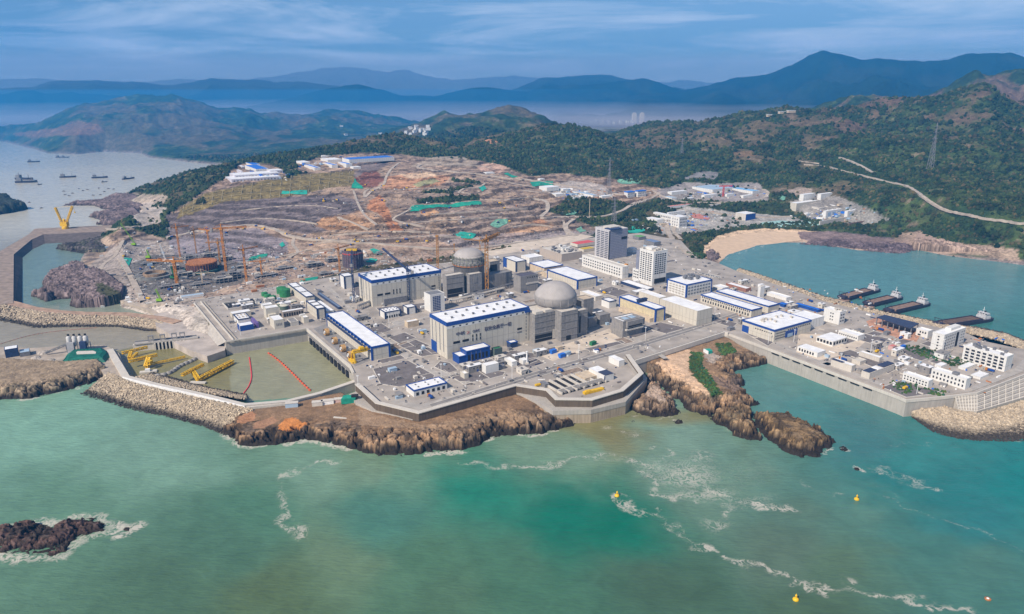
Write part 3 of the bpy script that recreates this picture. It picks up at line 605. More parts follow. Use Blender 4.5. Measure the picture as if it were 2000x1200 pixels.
MB().add([a0[0]+Vector((0, 0, -.4)), a0[1]+Vector((0, 0, -.4)), a0[2]+Vector((0, 0, -.4)), a1[2], a1[1], a1[0]], [(0, 5, 4, 1), (1, 4, 3, 2)]).build('paving', conc, o)
bw = [P(x, y, DECK+1) for x, y in ((600,642),(684,714),(691,728))]
o = thing('intake_wall', 'basin wall below the pump house with a row of dark intake slots', 'wall')
strip(MB(), offs(bw, -1.2), offs(bw, .8), 14.5, 18.5).build('coping', concl, o)
m = MB(); q0 = offs(bw, -.9); q1 = offs(bw, .2)
for k in range(11):
    a = .05+k*.085; m = MB(); strip(m, [q0[0].lerp(q0[1], a), q0[0].lerp(q0[1], a+.045)], [q1[0].lerp(q1[1], a), q1[0].lerp(q1[1], a+.045)], .3, 8); m.build('intake_slot', dark, o)
m = MB(); strip(m, offs(bw[:2], -1.0), offs(bw[:2], 0), 9.5, 10.6); strip(m, offs(bw[:2], -.8), offs(bw[:2], 0), 12.4, 13.2); m.build('ledge_band', concd, o)
# ledge below the wave wall and the round bastion
lx = [(682,770,14),(694,786,14),(728,802,14),(818,822,14),(1008,767,14),(1046,784,14),(1080,803,14),(1154,801,14),(1222,785,14),(1264,738,14),(1236,705,14)]
lg = [P(*c) for c in lx]; inn = offs(Ww, 3)
o = thing('sea_wall', 'stained concrete bastion wall and ledge below the wave wall, feet in the sea', 'sea wall')
poly = [tuple(p)[:2] for p in lg]+[tuple(p) for p in inn[::-1]]
MB().prism(poly, 9.5, 14).build('ledge', conc, o)
bl = [P(*c) for c in ((1046,784,13.8),(1080,803,13.8),(1154,801,13.8),(1222,785,13.8),(1264,738,13.8))]
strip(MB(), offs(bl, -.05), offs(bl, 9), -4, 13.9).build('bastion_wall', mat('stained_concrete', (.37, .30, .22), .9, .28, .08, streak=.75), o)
MB().prism([tuple(PT_)[:2] for PT_ in (P(1060,768,15), P(1085,783,15), P(1157,785,15), P(1217,766,15), P(1254,731,15), P(1236,700,15))], 12, 16.5).build('wall_foot', concd, o)
# breakwaters
STONE = matattr('armour_stone', var=.25, scales=(.5, 2.0), bump=.2)
def stone_mat():
    m = bpy.data.materials.new('armour_stone'); m.use_nodes = True; t = m.node_tree; b = t.nodes['Principled BSDF']; b.inputs['Roughness'].default_value = .9
    g = N(t, 'ShaderNodeNewGeometry'); s = N(t, 'ShaderNodeSeparateXYZ'); t.links.new(g.outputs['Position'], s.inputs[0])
    n = N(t, 'ShaderNodeTexNoise'); n.inputs['Scale'].default_value = .35; n.inputs['Detail'].default_value = 4; t.links.new(g.outputs['Position'], n.inputs['Vector'])
    mr = N(t, 'ShaderNodeMapRange'); mr.inputs[1].default_value = 1.6; mr.inputs[2].default_value = 5.2; t.links.new(M(t, 'ADD', s.outputs[2], M(t, 'MULTIPLY', n.outputs['Fac'], 2.0)), mr.inputs[0])
    rp = N(t, 'ShaderNodeValToRGB'); t.links.new(mr.outputs[0], rp.inputs[0]); rp.color_ramp.elements[0].color = (.05, .042, .034, 1); rp.color_ramp.elements[0].position = .25; rp.color_ramp.elements[1].color = (.46, .385, .29, 1); rp.color_ramp.elements[1].position = .8
    mx = N(t, 'ShaderNodeMix', data_type='RGBA', blend_type='MULTIPLY'); mx.inputs[0].default_value = .7; t.links.new(rp.outputs[0], mx.inputs[6])
    r2 = N(t, 'ShaderNodeValToRGB'); t.links.new(g.outputs['Random Per Island'], r2.inputs[0]); r2.color_ramp.elements[0].color = (.45, .43, .42, 1); r2.color_ramp.elements[1].color = (1.25, 1.2, 1.1, 1); t.links.new(r2.outputs[0], mx.inputs[7])
    t.links.new(mx.outputs[2], b.inputs['Base Color']); return m
STM = stone_mat()
coremat = mat('breakwater_core', (.13, .11, .09), .95, .3, .4, bump=.5)
def lerp_lines(U, Lo, u, v):
    f = u*(len(U)-1); i = min(int(f), len(U)-2); f -= i
    return (U[i].lerp(U[i+1], f)).lerp(Lo[i].lerp(Lo[i+1], f), v)
def riprap(parent, U, Lo, spacing, size, seed):
    U = [P(*c) for c in U]; Lo = [P(*c) for c in Lo]; r = random.Random(seed)
    ln = sum((U[i+1]-U[i]).length for i in range(len(U)-1)); wd = sum((a-b).length for a, b in zip(U, Lo))/len(U)
    nu, nv = int(ln/spacing), max(2, int(wd/spacing)); pts = []
    for i in range(nu):
        for j in range(nv+1):
            p = lerp_lines(U, Lo, (i+r.random())/nu, (j+r.uniform(-.3, .5))/nv); pts.append((p.x, p.y, p.z+r.uniform(-.3, .5)))
    m = MB()
    for i in range(len(U)-1): m.add([U[i]-Vector((0, 0, 1.2)), U[i+1]-Vector((0, 0, 1.2)), Lo[i+1]-Vector((0, 0, 2.5)), Lo[i]-Vector((0, 0, 2.5))], [(0, 3, 2, 1)])
    m.build('core_slope', coremat, parent)
    MB().stones(pts, size, r).build('armour_stones', STM, parent)['kind'] = 'stuff'
o = thing('breakwater', 'curved breakwater of pale armour stones with a white crest road beside the basin', 'breakwater')
riprap(o, [(212,728,9),(250,746,9),(330,766,9),(410,783,9),(492,801,9)], [(158,772,-1),(250,800,-1),(335,818,-1),(398,835,-1),(442,853,-1)], 1.75, 2.5, 1)
riprap(o, [(262,737,8),(330,752,8),(400,766,8),(480,780,8)], [(300,728,-1),(350,742,-1),(410,758,-1),(482,772,-1)], 1.9, 2.0, 2)
cr = [P(x, y, 9.6) for x, y in ((214,682),(232,712),(246,736),(300,750),(400,772),(484,793),(560,785))]
strip(MB(), offs(cr, -3.6), offs(cr, 3.6), 5, 9.6).build('crest_road', concl, o)
m = MB(); c2 = offs(cr[2:6], -4.4); c3 = offs(cr[2:6], -3.6); strip(m, c2, c3, 8, 11.0); m.build('crest_wall', white, o)
o = thing('dike', 'narrow pale concrete dike closing the basin in front of the orange rocks', 'dike')
dk = [P(x, y, 9.5) for x, y in ((478,791),(560,784),(625,768),(690,746),(702,741))]
strip(MB(), offs(dk, -4), offs(dk, 4), -3, 9.4).build('wall', concl, o); strip(MB(), offs(dk, -4.4), offs(dk, -3.6), 9, 10.6).build('kerb', conc, o)
o = thing('breakwater', 'grey armour stone breakwater along the brown channel at the left edge', 'breakwater')
riprap(o, [(-40,585,9),(40,603,9),(90,612,9),(160,617,9),(240,619,9),(300,625,9),(318,632,8)], [(-40,622,-1),(30,633,-1),(70,642,-1),(150,640,-1),(230,640,-1),(285,648,-1),(306,648,-1)], 2.3, 2.9, 3)
cr = [P(x, y, 9.5) for x, y in ((-40,584),(20,592),(60,603),(110,610),(160,613),(240,614),(310,622),(345,630))]
strip(MB(), offs(cr, -5), offs(cr, 9), -3, 9.5).build('crest_road', mat('rusty_earth', (.40, .27, .19), .9, .25, .12), o)
o = thing('quay', 'brown stone quay arm round the still pond below the yellow derrick', 'quay')
out = [P(*c, 10) for c in ((-25,598),(-12,498),(56,458),(68,447),(150,443),(262,438))]; inr = [P(*c, 10) for c in ((26,592),(27,497),(62,468),(85,458),(150,455),(262,450))]
strip(MB(), out, inr, -3, 10).build('arm', mat('quay_stone', (.30, .235, .19), .9, .25, .1, bump=.4), o)
iw = [P(*c, -.5) for c in ((44,590),(45,503),(64,488),(88,477),(150,474),(225,474))]
m = MB()
for i in range(5): m.add([inr[i]-Vector((0, 0, .3)), inr[i+1]-Vector((0, 0, .3)), iw[i+1], iw[i]], [(0, 3, 2, 1), (0, 1, 2, 3)])
m.build('inner_slope', mat('quay_slope', (.255, .215, .20), .9, .25, .12, streak=.3, bump=.4), o)
struct(MB().prism([tuple(P(*c, 7))[:2] for c in ((-60,692),(0,678),(60,680),(130,676),(205,674),(232,690),(254,738),(214,738),(190,716),(120,722),(0,716),(-60,718))], -3, 7).build('spit_ground', mat('spit_earth', (.40, .34, .28), .9, .22, .1, bump=.3)))
struct(MB().prism([tuple(P(*c, 6))[:2] for c in ((300,618),(345,608),(385,600),(440,668),(440,688),(405,700),(372,688),(340,672),(330,655),(305,640))], -3, 8.5).build('shore_apron', mat('apron_concrete', (.44, .385, .34), .9, .2, .07, bump=.2)))
# stepped revetment at the eastern end
o = thing('revetment', 'stepped pale concrete revetment sloping down from the eastern platform', 'revetment')
U = [P(*c, 17) for c in ((1866,775),(1908,769),(2004,732),(2090,702))]; Lo = [P(*c, 5) for c in ((1872,802),(1908,805),(2004,776),(2090,748))]
K = 10
for k in range(K):
    m = MB(); f0, f1 = k/K, (k+1)/K
    a = [u.lerp(l, f0) for u, l in zip(U, Lo)]; b_ = [u.lerp(l, f1) for u, l in zip(U, Lo)]
    strip(m, a, b_, 2, 17-12*f0-.3); m.build('step', concl if k % 2 else conc, o)
m = MB()
for i in range(3):
    for k in range(7):
        u = U[i].lerp(U[i+1], k/7); l = Lo[i].lerp(Lo[i+1], k/7); m.bar(u+Vector((0, 0, .2)), l+Vector((0, 0, .4)), .7)
m.build('rib', concl, o)
o = thing('breakwater', 'tan armour stone slope at the eastern tip with a dark wet foot', 'breakwater')
riprap(o, [(1782,806,6),(1830,792,7),(1872,803,6),(1910,810,6),(1960,795,6),(2010,781,6),(2090,756,6)], [(1784,818,-1),(1822,846,-1),(1868,858,-1),(1905,862,-1),(1960,864,-1),(2010,862,-1),(2090,850,-1)], 1.8, 2.5, 4)
o = thing('breakwater', 'low stone bank along the bay side of the eastern platform', 'breakwater')
riprap(o, [(1440,530,15),(1480,545,15),(1600,587,15),(1720,617,15),(1816,637,14),(1890,650,13),(1950,664,13),(2004,684,13)], [(1444,525,-1),(1490,539,-1),(1612,580,-1),(1735,611,-1),(1830,630,-1),(1905,640,-1),(1965,652,-1),(2015,672,-1)], 3.2, 2.8, 5)
# ------------------------------------------------------------------ rocks
RM = matattr('rock_face', var=.38, scales=(.12, .7), bump=.8, bscale=.55)
TAN, GRB, WET, DRK = (.25, .158, .092), (.135, .096, .066), (.028, .022, .017), (.075, .055, .048)
def rock_mass(poly, shore, Hm, lam, label, seed, res=.9, tone=(TAN, GRB), patches=(), rough=1.0, wet=4.4, prof=None, name='rock', calm_d=(60, 90), cap=None):
    pw_ = Wp(poly); sh = [Wp(s) for s in shore]; x0, x1 = min(p[0] for p in pw_)-4, max(p[0] for p in pw_)+4; y0, y1 = min(p[1] for p in pw_)-4, max(p[1] for p in pw_)+4
    X, Y = np.meshgrid(np.arange(x0, x1, res), np.arange(y0, y1, res)); ins = inpoly(X, Y, pw_)
    d = np.full(X.shape, 1e9)
    for s in sh: d = np.minimum(d, dline(X, Y, s))
    d = np.where(ins, d, -d)+(fbm(X/7, Y/7, 4, seed)-.5)*7
    f1, f2, cid = worley(X/7.5+fbm(X/9, Y/9, 3, seed+1)*1.2, Y/5+fbm(X/8, Y/8, 3, seed+2)*1.2, seed)
    g1, g2, ci2 = worley(X/2.8, Y/2.2, seed+4)
    dc_ = np.clip(d, 0, None); e = dc_/(dc_+lam)
    big = fbm(X/22, Y/22, 3, seed+6)
    k1, k2, ci0 = worley(X/15+fbm(X/15, Y/15, 3, seed+21)*1.5, Y/10+fbm(X/15, Y/15, 3, seed+22)*1.5, seed+23)
    calm = sstep(calm_d[0], calm_d[1], dc_+(big-.5)*14); q_ = Hm/13.0
    d2 = dc_+(ci0-.5)*13*min(1, lam/9)+(cid-.5)*6.5+(ridged(X/7, Y/4, 3, seed+27)-.5)*5
    h = q_*(2.6*sstep(.2, 2.6, dc_+(cid-.5)*3)+4.0*sstep(4.0, 8.0, d2)+3.2*sstep(9.0, 13.5, d2)+1.7*sstep(14, 18, d2)+1.5*sstep(16, 34, dc_))*np.clip(dc_/1.5, 0, 1)
    h = h+rough*((cid-.5)*1.9+(ci2-.5)*1.0+(ci0-.5)*1.6-1.5*sstep(.16, 0, f2-f1)-2.6*sstep(.12, 0, k2-k1)+(ridged((X+Y*.4)/6, (Y-X*.4)/8, 4, seed+41)-.5)*2.2)*np.clip(dc_/4, 0, 1)*(1-.85*calm)+(fbm(X/2.2, Y/2.2, 3, seed+7)-.5)*1.3*(1-.6*calm)*np.clip(dc_/2, 0, 1)
    dip = X*.13*math.cos(seed*.7)+Y*.13*math.sin(seed*.7)+(fbm(X/6, Y/6, 3, seed+31)-.5)*2.0; qq = 1.7; hh = (h+dip)/qq; h = np.where(dc_ > 1.2, h*.35+.65*((np.floor(hh)+sstep(.5, .95, hh-np.floor(hh)))*qq-dip), h)
    if cap: h = np.minimum(h, np.interp(proj(X, Y, h)[0], cap[0], cap[1])+(big-.5)*1.2)
    h = np.where(d < 0, d*1.0-.2, h+.1)
    PX_, PY_ = proj(X, Y, h)
    if prof: h = np.minimum(h, prof(X, Y, PX_, PY_, h))
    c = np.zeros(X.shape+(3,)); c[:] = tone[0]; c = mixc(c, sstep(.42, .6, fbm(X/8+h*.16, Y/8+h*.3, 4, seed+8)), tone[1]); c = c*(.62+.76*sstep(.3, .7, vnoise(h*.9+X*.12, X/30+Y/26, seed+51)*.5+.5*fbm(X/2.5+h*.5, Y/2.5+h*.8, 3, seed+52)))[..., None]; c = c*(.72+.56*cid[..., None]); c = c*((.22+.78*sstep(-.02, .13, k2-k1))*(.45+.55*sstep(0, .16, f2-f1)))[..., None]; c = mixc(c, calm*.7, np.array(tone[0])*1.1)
    for pl, col, f in patches: c = mixc(c, inpoly(PX_+(fbm(X/5, Y/5, 3, seed+11)-.5)*14, PY_+(fbm(X/5, Y/5, 3, seed+12)-.5)*9, pl)*f, col)
    c = mixc(c, sstep(wet+2.0, wet-1.2, h+(fbm(X/5, Y/5, 3, seed+10)-.5)*3), WET)
    k = (h > -2.5) & (ins | (d > -2.5))
    o = gridmesh(name, X, Y, h, RM, k, {'col': c}, smooth=False); return tag(o, label, 'rock')
OR = (.56, .22, .065)
rock_mass([(434,846),(465,868),(500,872),(540,868),(600,860),(640,865),(690,878),(740,890),(790,890),(830,885),(870,882),(910,880),(940,868),(960,855),(1000,850),(1050,848),(1100,838),(1124,831),(1085,812),(1050,790,9),(1008,770,13),(818,824,13),(730,802,13),(690,780,12),(668,768,9.5),(625,774,9.5),(560,791,9.3),(490,799,9),(470,812,6)],
 [[(440,825),(434,846),(465,868),(500,872),(540,868),(600,860),(640,865),(690,878),(740,890),(790,890),(830,885),(870,882),(910,880),(940,868),(960,855),(1000,850),(1050,848),(1100,838),(1124,831),(1095,818)]], 13.5, 10, 'long brown rocky shore below the wave wall with two orange scars', 401, patches=(
 ([(466,815),(485,806),(502,808),(498,822),(478,828),(462,824)], (.42, .21, .11), .85), ([(545,832),(556,818),(572,816),(590,825),(600,828),(585,838),(560,842),(545,840)], OR, .95), ([(500,824),(530,814),(545,822),(520,836),(490,838)], (.40, .22, .13), .7), ([(700,800),(830,832),(1000,800),(1060,810),(1060,830),(980,820),(850,842),(700,830)], (.33, .23, .15), .6)), rough=1.15, wet=6.0, name='rocky_shore', calm_d=(20, 34), cap=((440,500,640,700,760,1000,1070,1100),(7.5,8.5,9.6,11.2,13.2,13.2,10,7)))
rock_mass([(-60,790),(0,782),(50,780),(100,770),(150,759),(192,744),(214,735),(190,716),(120,722),(0,716),(-60,718)], [[(-60,790),(0,782),(50,780),(100,770),(150,759),(192,744),(214,735)]], 11, 9, 'brown grassy rock bank at the left edge beside the green tarp', 421, tone=((.29, .22, .15), (.18, .145, .10)), wet=4.5, name='rocky_shore', calm_d=(14, 30))
rock_mass([(1228,800),(1250,812),(1292,816),(1330,809),(1318,790),(1300,768),(1285,752),(1262,735),(1250,760)], [[(1262,738),(1236,790),(1228,800),(1250,812),(1292,816),(1330,809),(1318,790),(1300,768),(1280,748)]], 12, 8, 'pale brown rock outcrop against the bastion wall', 441, tone=((.29, .20, .135), (.19, .14, .10)), patches=[([(1255,750),(1285,755),(1300,785),(1265,775)], (.42, .33, .27), .7)])
GRN = (.055, .075, .018)
rock_mass([(1262,728),(1285,752),(1310,775),(1325,782),(1340,800),(1372,811),(1420,806),(1482,790),(1462,774),(1440,765),(1455,752),(1442,740),(1428,730),(1448,722),(1478,716),(1500,712),(1470,702),(1440,690),(1424,655,17),(1415,653,17),(1340,677,17),(1250,705,17)],
 [[(1280,745),(1310,775),(1325,782),(1340,800),(1372,811),(1420,806),(1482,790),(1462,774),(1440,765),(1455,752),(1442,740),(1428,730),(1448,722),(1478,716),(1500,712)]], 14, 10, 'big rocky headland with a bare sandy face and a strip of green scrub', 461, tone=((.28, .18, .105), (.15, .11, .075)), patches=(
 ([(1300,690),(1350,683),(1352,700),(1345,725),(1362,745),(1385,760),(1385,772),(1360,765),(1335,745),(1310,735),(1285,712)], (.56, .39, .26), .92), ([(1350,688),(1372,690),(1372,715),(1390,735),(1400,755),(1415,770),(1390,774),(1375,755),(1355,735),(1345,712)], GRN, .95),
 ([(1395,672),(1425,670),(1440,690),(1410,695)], GRN, .9), ([(1375,690),(1395,690),(1410,700),(1385,712)], (.36, .31, .27), .8), ([(1395,735),(1440,738),(1455,752),(1435,765),(1400,750)], (.16, .12, .105), .6)), name='rocky_headland', calm_d=(16, 30), cap=((1200,1300,1420,1480),(12.5,13.5,13.5,9)))
rock_mass([(1382,812),(1400,805,2),(1440,798,3),(1472,800,4),(1478,840),(1487,860),(1462,863),(1432,851),(1420,836),(1396,829)], [[(1382,812),(1400,805,2),(1440,798,3),(1472,800,4),(1478,840),(1487,860),(1462,863),(1432,851),(1420,836),(1396,829),(1386,816)]], 13, 7, 'smaller brown islet between the headland and the long islet', 481, tone=((.22, .145, .08), (.14, .105, .065)), wet=4.6, name='islet')
rock_mass([(1470,812,4),(1500,800,9),(1540,803,9),(1582,818,8),(1606,836,6),(1632,860,2),(1627,872),(1600,892),(1565,895),(1528,882),(1512,868),(1490,850),(1474,832)], [[(1470,812,4),(1500,800,9),(1540,803,9),(1582,818,8),(1606,836,6),(1632,860,2),(1627,872),(1600,892),(1565,895),(1528,882),(1512,868),(1490,850),(1474,832),(1470,812,4)]], 15, 11, 'long humpbacked brown islet off the headland', 491, tone=((.23, .15, .075), (.15, .105, .062)), rough=.8, wet=5.0, calm_d=(14, 40), cap=((1460,1500,1560,1600,1635),(9,12,12,9,4)), name='islet')
rock_mass([(-30,1050),(5,1032),(40,1024),(75,1022),(103,1031),(140,1016),(165,1012),(190,1011),(201,1025),(208,1036),(165,1046),(142,1060),(130,1080),(95,1084),(60,1082),(20,1081),(-30,1076)], [[(-30,1050),(5,1032),(40,1024),(75,1022),(103,1031),(140,1016),(165,1012),(190,1011),(201,1025),(208,1036),(165,1046),(142,1060),(130,1080),(95,1084),(60,1082),(20,1081),(-30,1076)]], 7.5, 5, 'dark wet reef ringed with surf near the lower left corner', 501, res=.5, tone=((.10, .062, .052), (.055, .042, .036)), wet=.9, rough=.8, name='reef')
for i, (px, py, w, h_, lab) in enumerate(((246,1035,8,4,'small black rock awash just beyond the tip of the dark reef'), (1325,824,9,4,'small dark rock awash in front of the pale outcrop'), (1647,877,7,4,'dark rock in a ring of foam off the end of the long islet'), (1675,916,6,3,'small dark rock in foam farthest out beyond the long islet'), (1236,824,5,3,'tiny dark rock at the foot of the bastion wall'))):
    pl = [(px+w*math.cos(a), py+h_*math.sin(a)) for a in np.linspace(0, 6.28, 9)[:-1]]
    rock_mass(pl, [pl+pl[:1]], 3.2, 2.5, lab, 520+i*7, res=.4, tone=((.06, .05, .045), (.04, .035, .03)), wet=.6, rough=.5)
PU = ((.21, .16, .155), (.155, .12, .12))
rock_mass([(82,557),(95,540),(120,525),(145,518),(168,528),(170,545),(150,560),(120,563),(90,566)], [[(82,557),(95,540),(120,525),(145,518)], [(90,566),(120,563),(150,560)], [(82,557),(90,566)]], 13, 10, 'purple brown rock beside the pond, upper of the two under the work site', 541, res=1.3, tone=PU, wet=1.5)
rock_mass([(62,578),(90,570),(120,560),(150,548),(185,538),(205,545),(245,575),(240,592),(205,600),(150,602),(135,598),(150,582),(110,586),(90,590)], [[(62,578),(90,570),(120,560)], [(62,578),(90,590),(110,586),(150,582)], [(135,598),(150,602)]], 16, 14, 'larger purple brown rock with a scrubby crest between the pond and the stone bank', 551, res=1.4, tone=PU, wet=1.5, patches=[([(185,552),(205,555),(245,578),(235,590),(205,578),(190,570)], (.06, .065, .03), .9)])
rock_mass([(110,487),(125,481),(150,478),(190,472),(225,468),(250,478),(250,492),(205,500),(165,496),(140,492)], [[(110,487),(125,481),(150,478)], [(110,487),(140,492),(165,496)]], 10, 9, 'dark scrub covered rock at the head of the pond', 561, res=1.6, tone=((.10, .085, .085), (.07, .07, .05)), wet=1)
rock_mass([(122,402),(150,396),(190,394),(230,382),(262,385),(290,398),(275,412),(235,410),(200,409),(185,402)], [[(122,402),(150,396),(190,394),(215,388)], [(122,402),(185,402),(200,409),(235,410),(262,413)]], 9, 9, 'low reef running out from the wooded point', 571, res=2, tone=PU, wet=1)
rock_mass([(172,424),(195,417),(230,408),(262,412),(275,425),(268,442),(230,445),(188,439),(205,432)], [[(172,424),(195,417),(230,408)], [(172,424),(205,432),(188,439),(230,445)]], 12, 10, 'purple rock knoll above the quay, below the wooded point', 581, res=2, tone=PU, wet=1)
rock_mass([(-80,392),(0,388),(22,392),(34,403),(56,408),(40,413),(0,420),(-80,425)], [[(-80,392),(0,388),(22,392),(34,403),(56,408),(40,413),(0,420),(-80,425)]], 24, 16, 'dark wooded islet at the left edge of the bay', 591, res=2, tone=((.045, .05, .04), (.035, .045, .03)), wet=6, name='islet')
rock_mass([(1378,500),(1390,490),(1404,494),(1407,506),(1395,514),(1382,512)], [[(1390,490),(1404,494),(1407,506),(1395,514)]], 8, 6, 'dark rock at the near end of the beach', 601, res=1.1, tone=PU, wet=1.5)
rock_mass([(1560,477),(1640,468),(1700,474),(1760,478),(1800,488),(1760,496),(1720,494),(1640,484),(1590,480)], [[(1560,477),(1590,480),(1640,484),(1720,494),(1760,496),(1800,488)]], 4, 14, 'flat purple tidal rock along the far shore of the bay', 611, res=1.6, tone=((.15, .115, .12), (.12, .09, .095)), wet=-1)
rock_mass([(1780,488),(1850,496),(1920,503),(2000,513),(2120,522),(2120,500),(2000,492),(1920,484),(1850,478),(1790,470)], [[(1780,492),(1850,500),(1920,507),(2000,517),(2120,526)]], 16, 12, 'tan granite boulders at the foot of the wooded coast', 621, res=1.6, tone=((.40, .29, .23), (.27, .20, .16)), wet=1.2)
# ------------------------------------------------------------------ roads and yards
def smooth_line(pts, n=10):
    out_ = []
    for i in range(len(pts)-1):
        p0, p1, p2, p3 = pts[max(i-1, 0)], pts[i], pts[i+1], pts[min(i+2, len(pts)-1)]
        for k in range(n):
            t = k/n; out_.append(tuple(.5*(2*p1[j]+(p2[j]-p0[j])*t+(2*p0[j]-5*p1[j]+4*p2[j]-p3[j])*t*t+(3*p1[j]-p0[j]-3*p2[j]+p3[j])*t**3) for j in range(2)))
    return out_+[tuple(pts[-1])]
def drape_road(px, width, m, dz=.5, name='road', n=10):
    pts = [PT(x, y) for x, y in smooth_line(px, n)]; z = [th_height(p.x, p.y) for p in pts]
    z = [sum(z[max(0, i-3):i+4])/len(z[max(0, i-3):i+4]) for i in range(len(z))]
    l, r_ = offs(pts, width/2), offs(pts, -width/2); b = MB(); v = []
    bx = (GX > min(p.x for p in pts)-25) & (GX < max(p.x for p in pts)+25) & (GY > min(p.y for p in pts)-25) & (GY < max(p.y for p in pts)+25)
    w_ = veg[bx]; w_[dline(GX[bx], GY[bx], pts) < width*.5+7] = 0; veg[bx] = w_
    for i in range(len(pts)):
        zc = max(z[i], th_height(l[i].x, l[i].y), th_height(r_[i].x, r_[i].y))+dz if width < 9 else z[i]+dz+.8
        v += [(l[i].x, l[i].y, zc), (r_[i].x, r_[i].y, zc), (l[i].x, l[i].y, zc-4), (r_[i].x, r_[i].y, zc-4)]
    f = []
    for i in range(len(pts)-1):
        k = i*4; f += [(k, k+1, k+5, k+4), (k+2, k, k+4, k+6), (k+1, k+3, k+7, k+5)]
    b.add(v, f); return struct(b.build(name, m))
for px, w in (([(600,478),(680,470),(760,466),(830,462),(900,464)], 4), ([(640,462),(700,456),(770,452),(840,455)], 4), ([(780,440),(850,432),(920,428),(980,425)], 4), ([(840,420),(900,416),(960,412),(1030,408)], 4), ([(430,436),(500,428),(560,430),(620,438)], 3.5), ([(470,412),(540,404),(610,402),(660,408)], 3.5), ([(880,398),(940,392),(1000,390),(1040,384)], 4), ([(770,372),(830,368),(880,372),(920,380)], 4), ([(930,345),(970,352),(1010,360),(1045,366)], 4), ([(610,492),(660,486),(720,489),(770,496)], 4), ([(325,465),(400,450),(450,444),(500,440),(540,450),(575,463),(640,469),(725,476),(820,484),(900,487),(960,482),(1060,468),(1130,458)], 9), ([(575,463),(572,478),(580,495),(540,515),(500,520)], 6), ([(712,387),(725,375),(748,362),(755,345),(765,330),(780,318)], 7), ([(712,387),(715,373),(745,368)], 6),
 ([(815,328),(860,334),(930,340),(985,348),(1040,353),(1100,362),(1160,372),(1210,380),(1270,378)], 10), ([(815,328),(828,322),(900,322),(960,328)], 8), ([(1038,388),(1062,392),(1070,402),(1066,415),(1055,425)], 10), ([(1055,425),(1100,424),(1150,424),(1180,423),(1215,412),(1235,400),(1260,392),(1285,380),(1275,372)], 9), ([(1120,428),(1105,440),(1108,452),(1125,462)], 12), ([(1100,432),(1104,445),(1108,460)], 5),
 ([(805,404),(798,412),(772,425),(775,432),(830,444)], 6), ([(1330,468),(1316,452),(1318,440),(1300,430)], 8), ([(1300,430),(1308,460),(1325,482),(1350,500)], 10), ([(1285,380),(1330,394),(1400,396),(1480,390),(1500,378),(1490,370)], 8), ([(1350,408),(1420,420),(1500,425),(1545,423)], 9), ([(1340,412),(1300,425)], 12),
 ([(2010,440),(1960,434),(1900,424),(1850,414),(1815,396),(1790,375),(1765,362),(1745,358)], 8), ([(1745,358),(1690,345),(1650,335),(1610,325),(1570,322)], 6), ([(1705,338),(1672,320),(1640,308)], 8), ([(1000,445),(1040,440),(1078,443)], 5), ([(895,378),(905,370),(935,366),(948,358)], 6), ([(260,405),(285,412),(312,432),(290,440),(262,444),(200,450)], 6), ([(285,412),(262,400),(262,390)], 5),
 ([(690,372),(700,400),(712,420),(735,440)], 5), ([(660,425),(690,436),(720,450)], 5), ([(520,505),(560,500),(600,488)], 5), ([(1020,372),(1060,376),(1085,372)], 6), ([(1600,320),(1560,315)], 5), ([(330,640),(300,612),(270,600),(240,590)], 7), ([(0,0)][0:0] or [(270,600),(330,592),(385,585),(470,575),(560,560)], 8), ([(235,590),(225,570),(205,540),(200,520),(225,500),(240,470)], 6), ([(280,590),(265,560),(250,530),(235,505)], 9)):
    drape_road(px, w, mat('haul_road', (.43, .365, .30), .9, .2, .1))
yd = DECK
for pl in ([(729,721),(797,705),(848,733),(846,740),(779,756),(744,750)], [(801,688),(836,679),(860,691),(824,697)], [(849,717),(860,706),(878,709),(894,724),(875,729)], [(905,714),(960,702),(1000,685),(1040,690),(1052,698),(1030,706),(950,722),(915,728)], [(878,735),(941,720),(986,727),(983,733),(929,747),(896,745)], [(1010,721),(1052,705),(1065,709),(1031,722)], [(1142,682),(1214,666),(1220,670),(1160,687)],
 [(1196,652),(1250,632),(1277,648),(1240,660)], [(1258,640),(1290,630),(1340,641),(1300,652)], [(1164,570),(1195,560),(1230,571),(1205,580)], [(1724,757),(1760,743),(1800,757),(1850,766),(1770,776)], [(780,676),(812,664),(840,676),(806,688)], [(760,660),(790,650),(812,660),(780,671)], [(1450,647),(1470,644),(1512,668),(1500,676)], [(1390,618),(1440,632),(1430,640),(1385,626)], [(690,560),(720,552),(730,580),(700,590)], [(735,602),(850,590),(860,600),(750,618)], [(1680,650),(1735,662),(1720,676),(1672,663)], [(1755,672),(1840,690),(1800,705),(1745,690)], [(1640,690),(1660,684),(1760,716),(1735,730)], [(715,640),(745,632),(765,645),(735,655)]):
    flat_poly('yard', pl, yd, .14, asph); kw = [P(x, y, yd) for x, y in pl]
    if sum(kw[i-1].x*kw[i].y-kw[i].x*kw[i-1].y for i in range(len(kw))) < 0: kw = kw[::-1]
    k0, k1 = offs(kw, 0, True), offs(kw, -.9, True); struct(strip(MB(), k0+k0[:1], k1+k1[:1], yd-.2, yd+.3).build('kerb', concl))
for pl in ([(1048,692),(1130,664),(1190,642),(1204,656),(1216,664),(1140,684),(1080,706)], [(1560,652),(1640,655),(1690,668),(1665,690),(1600,704),(1555,688)], [(880,470),(1000,460),(1100,452),(1160,462),(1100,478),(960,500)]):
    flat_poly('yard', pl, yd, .08, roadp)
YR = random.Random(3); yn = 0; PLACED = []
